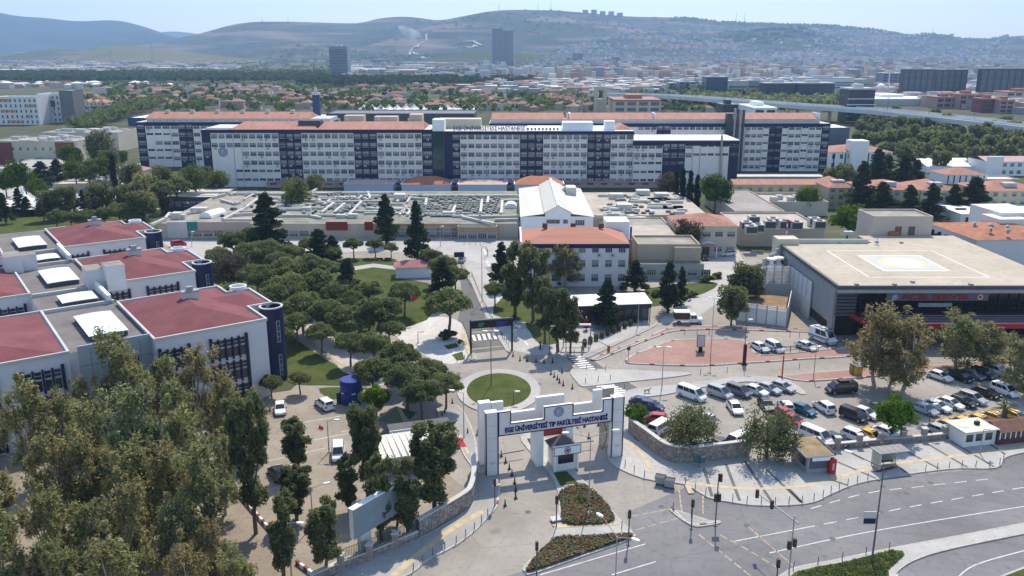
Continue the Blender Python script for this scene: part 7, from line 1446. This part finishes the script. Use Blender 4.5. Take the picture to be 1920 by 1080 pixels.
stonewall('stone_wall',[(888,880),(889,912),(884,938),(868,957),(783,1008)],2.3,.5,'high curved stone retaining wall beside the left pavement')
stonewall('stone_wall',[(783,1010),(740,1028),(700,1045),(640,1068),(580,1095)],1.0,.45,'low stone wall with piers continuing the curved left wall',piers=[(742,1028),(694,1050),(640,1070)])
gf=E('mesh_fence',(0,0,0),0,'green mesh fence panels between the piers of the low left wall','fence')
for a,b in (((782,1010),(745,1026)),((738,1030),(698,1046)),((690,1049),(646,1066))):
    p,q=G(*a),G(*b);o=E('fence_panel',(0,0,0));o.parent=gf
    for k in range(16): t=k/15;MB().tube((p[0]+(q[0]-p[0])*t,p[1]+(q[1]-p[1])*t,1.05),(p[0]+(q[0]-p[0])*t,p[1]+(q[1]-p[1])*t,2.5),.025,.025,4).ob('fence_bar',M('fence_green',(.03,.06,.035),.6,0),o)
    for z in (1.15,2.45): MB().tube((*p,z),(*q,z),.03,.03,4).ob('fence_rail',MATS['fence_green'],o)
stonewall('stone_wall',[(1180,812),(1215,838),(1250,862),(1290,868),(1345,862),(1403,855)],2.4,.5,'tall curved stone wall below the pepper trees at the right car park')
stonewall('stone_wall',[(1480,846),(1570,842),(1640,835),(1700,830),(1773,823)],.9,.45,'low stone wall with square piers along the right plaza',piers=[(1531,845),(1569,843),(1610,838),(1650,834),(1692,830),(1731,826),(1771,822)])
# kiosk, drinks cooler, bus shelter, taxi office, bins
p=G(1512,889);q=G(1553,886);a=math.atan2(q[1]-p[1],q[0]-p[0]);l=math.hypot(q[0]-p[0],q[1]-p[1]);e=E('kiosk',p+(.14,),a,'closed grey kiosk with a rusty flat roof on the right plaza','kiosk')
MB().box(0,l,0,4.6,0,2.5).ob('wall',grey,e);MB().box(.3,l-.2,-.06,0,.6,2.).ob('shutter',M('shutter_grey',(.1,.11,.13),.5,.1,1.,stretch=(.1,.1,6)),e);MB().box(-.06,0,.5,4.2,.7,2.1).ob('side_window',glass,e);MB().box(-.6,l+.35,-.5,5.2,2.5,2.75).ob('roof_edge',lgrey,e);MB().box(-.5,l+.25,-.4,5.1,2.75,2.8).ob('roof',M('rusty_roof',(.27,.2,.11),.9,.3,.6),e);MB().box(.4,l-.2,-.5,-.45,1.95,2.45).ob('sign_band',white_paint,e);MB().box(l+.35,l+.6,-.4,4.8,2.5,2.9).ob('awning_roll',M('awning_stripe',(.05,.05,.07),.7,.4,2.),e)
x,y=G(1558,888);e=E('drinks_cooler',(x,y,.14),a,'tall red drinks cooler beside the kiosk','cooler');MB().box(-.45,.45,-.4,.4,0,2.1).ob('cabinet',red,e);MB().box(-.3,.3,-.43,-.4,.3,1.8).ob('door',M('cooler_glass',(.3,.03,.03),.2,.2,2.),e);MB().box(-.15,.15,-.45,-.431,.6,1.6).ob('print',M('pink_print',(.6,.3,.3),.6,.1,3.),e)
p=G(1640,878);q=G(1685,873);a=math.atan2(q[1]-p[1],q[0]-p[0]);l=math.hypot(q[0]-p[0],q[1]-p[1]);e=E('bus_shelter',p+(.14,),a,'glass bus shelter with a grey ribbed roof and red floor','bus shelter')
MB().box(-.4,l+.6,-1.3,1.,2.5,2.62).ob('roof',M('shelter_roof',(.2,.19,.18),.6,.15,1.),e)
for k in range(5): MB().box(-.4+k*l*.27,-.32+k*l*.27,-1.28,.98,2.62,2.68).ob('roof_rib',lgrey,e)
for xx in (0,l*.5,l): MB().box(xx-.05,xx+.05,.75,.85,0,2.5).ob('post',grey,e)
MB().box(.05,l-.05,.78,.81,.4,2.3).ob('rear_glass',M('shelter_glass',(.2,.22,.2),.1,.2,.5),e);MB().box(-.06,.06,-1.1,.7,.2,2.4).ob('side_panel',lgrey,e);MB().box(-.075,-.061,-.9,.5,.35,2.25).ob('poster',M('poster_beige',(.4,.38,.33),.5,.1,1.),e);MB().box(.5,l-.5,.3,.65,.42,.5).ob('bench',M('bench_wood',(.2,.12,.07),.7,.2,1.),e)
sheet('shelter_floor',[(1636,884),(1673,874),(1687,876),(1646,886)],M('red_floor',(.2,.05,.05),.9,.2,1.),.152,parent=rp)
p=G(1827,838);e=E('taxi_office',p+(.14,),.22,'low white taxi office with a brown tiled annex at the right edge','office');e.scale=(.8,.8,.85);MB().box(-2.5,4.2,0,4.5,0,2.7).ob('wall',white,e);MB().box(-2.8,4.4,-.5,4.9,2.7,2.9).ob('roof',creamroof,e);MB().box(4.3,13,-.6,4.2,0,1.).ob('annex_base',M('annex_red',(.13,.035,.03),.8,.2,1.),e);MB().box(4.3,13,-.55,4.1,1.,2.3).ob('annex_glazing',glass,e);mb=MB();mb.poly([(4.4,-1,2.35),(13.2,-1,2.35),(13.2,2,3.2),(4.4,2,3.2)]).poly([(13.2,4.8,2.35),(4.4,4.8,2.35),(4.4,2,3.2),(13.2,2,3.2)]);mb.ob('annex_roof',M('brown_tiles',(.14,.07,.05),.9,.3,1.),e)
for k in range(8): MB().box(4.5+k*1.1,4.7+k*1.1,-.62,-.5,1.,2.3).ob('window_frame',white_paint,e)
for k in range(3): MB().box(-2+k*2,-.6+k*2,-.06,0,.9,2.2).ob('window',glass,e)
MB().box(-.4,.4,-.3,.3,2.9,3.5).ob('roof_unit',black,e,(1.8,2.2,0))
x,y=G(1803,830);e=E('ticket_booth',(x,y,.14),0,'small round white booth beside the taxi office','booth');MB().lathe([(.9,0),(.9,2.2),(1.,2.25),(.6,2.6),(0,2.65)],n=14).ob('shell',whitec,e);MB().box(-.5,.5,-.93,-.85,1.1,1.9).ob('window',glass,e)
for i,(px,py) in enumerate(((1238,908),(1255,914))):
    x,y=G(px,py);e=E('waste_container',(x,y,0),-.35,'grey steel waste container on the kerb right of the gate, %s one'%('left' if i==0 else 'right'),'container','waste containers');mb=MB();mb.v+=[(-.55,-.4,.25),(.55,-.4,.25),(.55,.4,.25),(-.55,.4,.25),(-.7,-.55,1.25),(.7,-.55,1.25),(.7,.55,1.25),(-.7,.55,1.25)];mb.f+=[(0,1,5,4),(1,2,6,5),(2,3,7,6),(3,0,4,7),(3,2,1,0)];mb.m+=[0]*5;mb.ob('bin',grey,e);MB().box(-.68,.68,-.5,.5,1.1,1.15).ob('waste',black,e)
    for sx_ in (-1,1):
        for sy_ in (-1,1): OB('caster',MB().tube((0,-.05,0),(0,.05,0),.12,.12,8).mesh('caster',tyre),e,(sx_*.45,sy_*.35,.12))
for i,(px,py,c) in enumerate(((1608,704,'yellow'),(1600,700,'olive'))):
    x,y=G(px,py);e=E('recycling_bin',(x,y,.1),.2,'%s recycling bin at the eucalyptus trunk'%c,'bin');MB().box(-.55,.55,-.5,.5,0,1.5).ob('bin',M('bin_'+c,(.5,.3,.03) if c=='yellow' else (.25,.25,.04),.6,.1,1.),e);MB().box(-.6,.6,-.55,.55,1.5,1.65).ob('lid',dgrey,e)
x,y=G(1310,878);e=E('teal_post_box',(x,y,.14),0,'teal twin box on posts against the curved stone wall','box');MB().box(-.7,-.05,-.25,.25,.8,1.6).box(.05,.7,-.25,.25,.8,1.6).ob('box',M('teal_paint',(.03,.12,.13),.6,.1,1.),e);MB().box(-.06,.06,-.06,.06,0,.8).ob('post',polef,e)
# left side: blue cylinder, hut, awning, tent, flag, totem
x,y=G(660,754);e=E('water_tank',(x,y,0),0,'large dark blue cylinder standing on the corner by the lawn','tank');tb=M('tank_blue',(.012,.025,.2),.4,.12,.8)
MB().lathe([(0,0),(1.72,0),(1.78,.1),(1.78,4.0),(1.7,4.05),(0,4.06)],n=28).ob('shell',tb,e)
for z in (.9,2.2,3.5): MB().lathe([(1.8,-.06),(1.84,0),(1.8,.06)],(0,0,z),28).ob('hoop',navyd,e)
for a_ in (-2.3,-1.2): MB().box(-.3,.3,-.02,.02,-.1,.1).ob('label_strip',white_paint,e,(1.79*math.cos(a_),1.79*math.sin(a_),2.1),a_+1.57)
MB().box(-.4,.4,-.3,.3,0,1.9).ob('side_cabinet',navyd,e,(-1.9,-.5,0))
p=G(752,888);e=E('security_hut',p+(0,),.33,'low security hut with a white ribbed roof between dark trees left of the gate','hut');MB().box(-2.4,4.6,0,6,0,2.6).ob('wall',lgrey,e);MB().poly([(-2.8,-.5,2.75),(5,-.5,2.75),(5,6.4,3.0),(-2.8,6.4,3.0)]).poly([(-2.8,-.5,2.6),(-2.8,6.4,2.85),(5,6.4,2.85),(5,-.5,2.6)]).poly([(-2.8,-.5,2.6),(5,-.5,2.6),(5,-.5,2.75),(-2.8,-.5,2.75)]).ob('roof',creamroof,e)
for k in range(9): MB().box(-2.6+k*.9,-2.52+k*.9,-.45,6.3,2.8,3.08).ob('roof_rib',whiteroof,e)
for k in range(3): MB().box(-1.8+k*2,-.6+k*2,-.05,0,.9,2.1).ob('window',glass,e)
p=G(733,845);e=E('sign_canopy',p+(0,),.3,'long white and red edged canopy behind the security hut','canopy');MB().box(0,9,0,3.,2.6,2.75).ob('roof',dgrey,e);MB().box(-.1,9.1,-.12,0,2.55,3.05).ob('white_fascia',white_paint,e);MB().box(-.1,9.1,-.13,-.0,2.35,2.54).ob('red_fascia',red,e)
for k in range(4): MB().tube((.3+k*2.8,.2,0),(.3+k*2.8,.2,2.6),.07).ob('post',pole_m,e)
x,y=G(745,808);e=E('dark_tent',(x,y,0),.5,'dark green pyramid tent beneath the pines left of the roundabout','tent');MB().lathe([(3.2,2.3),(.05,4.)],n=4).ob('canopy',M('tent_green',(.015,.03,.022),.9,.15,1.),e)
for k in range(4): t=math.pi/2*k;MB().tube((3.0*math.cos(t),3.0*math.sin(t),0),(3.0*math.cos(t),3.0*math.sin(t),2.4),.05).ob('pole',pole_m,e)
sheet('red_mat',[(852,823),(866,820),(875,838),(860,838)],M('red_mat',(.35,.03,.05),.9,.15,1.),.16,parent=lp)
x,y=G(772,604);e=E('flag_pole',(x,y,0),0,'flag pole with a small red flag by the park lawn','flag');MB().tube((0,0,0),(0,0,6),.05).ob('pole',pole_m,e);mb=MB()
for k in range(4): mb.poly([(.05+k*.3,.06*math.sin(k*1.5),4.9),(.35+k*.3,.06*math.sin(k*1.5+1.5),4.9),(.35+k*.3,.06*math.sin(k*1.5+1.5),5.8),(.05+k*.3,.06*math.sin(k*1.5),5.8)])
mb.ob('flag',red,e)
p=G(668,1052);e=E('billboard',p+(0,),.95,'tall grey double sided billboard on a slab leg behind the low left wall','billboard');MB().box(-.4,6.6,-.35,.35,3.0,6.6).ob('panel',M('billboard_grey',(.2,.25,.28),.5,.15,.3),e);MB().box(-.45,6.65,-.4,.4,6.6,6.7).ob('top_cap',white_paint,e);MB().box(.6,2.2,-.3,.3,0,3.0).ob('leg',lgrey,e);MB().box(-.42,-.4,-.3,.3,3.05,6.55).ob('end_panel',white_paint,e)
for a,b,i in (((432,912),(512,1003),0),((556,1057),(600,1090),1)):
    p,q=G(*a),G(*b);an=math.atan2(q[1]-p[1],q[0]-p[0]);e=E('striped_barrier',(p[0],p[1],0),an,'low red and white striped barrier wall in the grove, %s'%('longer upper piece' if i==0 else 'shorter piece at the bottom'),'barrier');l=math.hypot(q[0]-p[0],q[1]-p[1])
    for k in range(int(l/.8)): MB().box(k*.8,k*.8+.78,-.14,.14,0,.5).ob('barrier_block',white_paint if k%2 else MATS['red_kerb_paint'],e)
p=G(742,522);e=E('park_hut',p+(0,),.1,'small park hut with a dusky pink roof among the pines','hut');MB().box(0,9,0,5,0,2.8).ob('wall',whitec,e);hip(e,0,9,0,5,2.8,1.3,M('pink_tile',(.36,.16,.15),.9,.15,.5),ov=.5)
p=G(852,492);e=E('bus_stop_panel',p+(0,),.1,'navy topped shelter panel at the bend of the avenue','shelter');MB().box(0,2.6,0,.2,1.4,2.8).ob('panel',navy,e);[MB().box(a_-.05,a_+.05,0,.2,0,2.8).ob('post',lgrey,e) for a_ in (-.06,2.66)]
for i,(px,py) in enumerate(((712,490),(727,490))):
    x,y=G(px,py);e=E('park_bench',(x,y,0),0,'dark wooden park bench on the lawn before the low block, %s one'%('left' if i==0 else 'right'),'bench');MB().box(-.9,.9,-.25,.25,.42,.5).ob('seat',brown,e);MB().box(-.9,.9,.25,.32,.5,.95).ob('backrest',brown,e)
    for s in (-.7,.7): MB().box(s-.05,s+.05,-.22,.22,0,.42).ob('leg',black,e)
# people
def skinned(name,V,Ed,Rr,m,parent=None,loc=(0,0,0),rz=0.):
    # limbs as tapered chains, fused into one continuous skin
    mb=MB()
    for a,b in Ed: mb.tube(V[a],V[b],Rr[a],Rr[b],8)
    for v_,r_ in zip(V,Rr): mb.lathe([(r_*math.cos(t),r_*math.sin(t)) for t in (-1.57,-.8,0,.8,1.57)],v_,8)
    o=mb.ob(name,m,parent,loc,rz);md=o.modifiers.new('fuse','REMESH');md.mode='VOXEL';md.voxel_size=.03;md.use_smooth_shade=True
    return o
def person(px,py,top,bot,hd,label,step=.2):
    x,y=G(px,py);V=[(0,0,.95),(0,0,1.2),(0,0,1.42),(0,.02,1.52),(0,.03,1.64),(-.1,0,.9),(-.11,step,.5),(-.11,step*1.2,.06),(-.11,step*1.2-.16,.04),(.1,0,.9),(.11,-step*.6,.5),(.11,-step*1.1,.06),(.11,-step*1.1-.16,.04),(-.2,0,1.4),(-.25,-.05,1.13),(-.24,-.14,.88),(.2,0,1.4),(.25,.05,1.13),(.24,-.02,.88)]
    Ed=[(0,1),(1,2),(2,3),(3,4),(0,5),(5,6),(6,7),(7,8),(0,9),(9,10),(10,11),(11,12),(2,13),(13,14),(14,15),(2,16),(16,17),(17,18)];Rr=[.15,.14,.15,.06,.11,.1,.075,.05,.05,.1,.075,.05,.05,.07,.05,.035,.07,.05,.035]
    o=skinned('person',V,Ed,Rr,top,None,(x,y,.02),hd)
    tag(o,label,'person');MB().lathe([(.02,0),(.11,.03),(.12,.1),(.09,.19),(0,.22)],(0,.03,1.58),10).ob('hair',black,o)
    MB().lathe([(.03,-.1),(.085,-.05),(.085,.05),(.04,.09)],(0,-.04,1.6),8).ob('face',skin_m,o)
    for s,yy in ((-.105,step*.6),(.105,-step*.4)): MB().lathe([(.06,.12),(.085,.45),(.12,.9)],(s,yy,0),8).ob('trousers',bot,o)
cl1,cl2,cl3=M('dark_cloth',(.02,.02,.025),.9,0),M('blue_cloth',(.05,.07,.12),.9,0),M('khaki_cloth',(.18,.15,.11),.9,0)
person(1013,656,cl1,cl2,2.,'person in black walking in the tree shade by the crosswalk');person(1093,663,cl3,cl1,.4,'person in brownish clothes waiting at the cafe plaza crosswalk');person(963,604,cl1,cl1,3.,'dark dressed person walking in the shade behind the gantry');person(968,606,cl2,cl3,2.6,'person in a blue top beside a dark dressed one behind the gantry')
x,y=G(1213,738);e=E('stray_dog',(x,y,.14),.3,'brown and white dog standing on the pavement right of the crosswalk','dog')
V=[(.35,0,.52),(.1,0,.5),(-.2,0,.5),(-.38,0,.5),(.48,0,.66),(.6,0,.74),(.75,0,.7),(.33,.1,.3),(.34,.1,.03),(.33,-.1,.3),(.34,-.1,.03),(-.36,.1,.3),(-.42,.1,.03),(-.36,-.1,.3),(-.42,-.1,.03),(-.6,0,.62)]
Ed=[(0,1),(1,2),(2,3),(0,4),(4,5),(5,6),(0,7),(7,8),(0,9),(9,10),(3,11),(11,12),(3,13),(13,14),(3,15)]
skinned('body',V,Ed,(.15,.15,.13,.13,.08,.1,.05,.06,.035,.06,.035,.07,.035,.07,.035,.025),M('dog_fur',(.2,.13,.08),.95,.6,4.,col2=(.6,.55,.5)),e)
# ================================================================ THE AIR
hm=bpy.data.materials.new('haze');hm.use_nodes=True;t=hm.node_tree;t.nodes.clear();out=nd(t,'ShaderNodeOutputMaterial');pv=nd(t,'ShaderNodeVolumePrincipled');pv.inputs['Color'].default_value=(.44,.67,1,1);pv.inputs['Density'].default_value=9e-5;t.links.new(pv.outputs[0],out.inputs[1])
tag(MB().box(-15500,15500,-400,16400,-60,900).ob('haze',hm),kind='stuff')
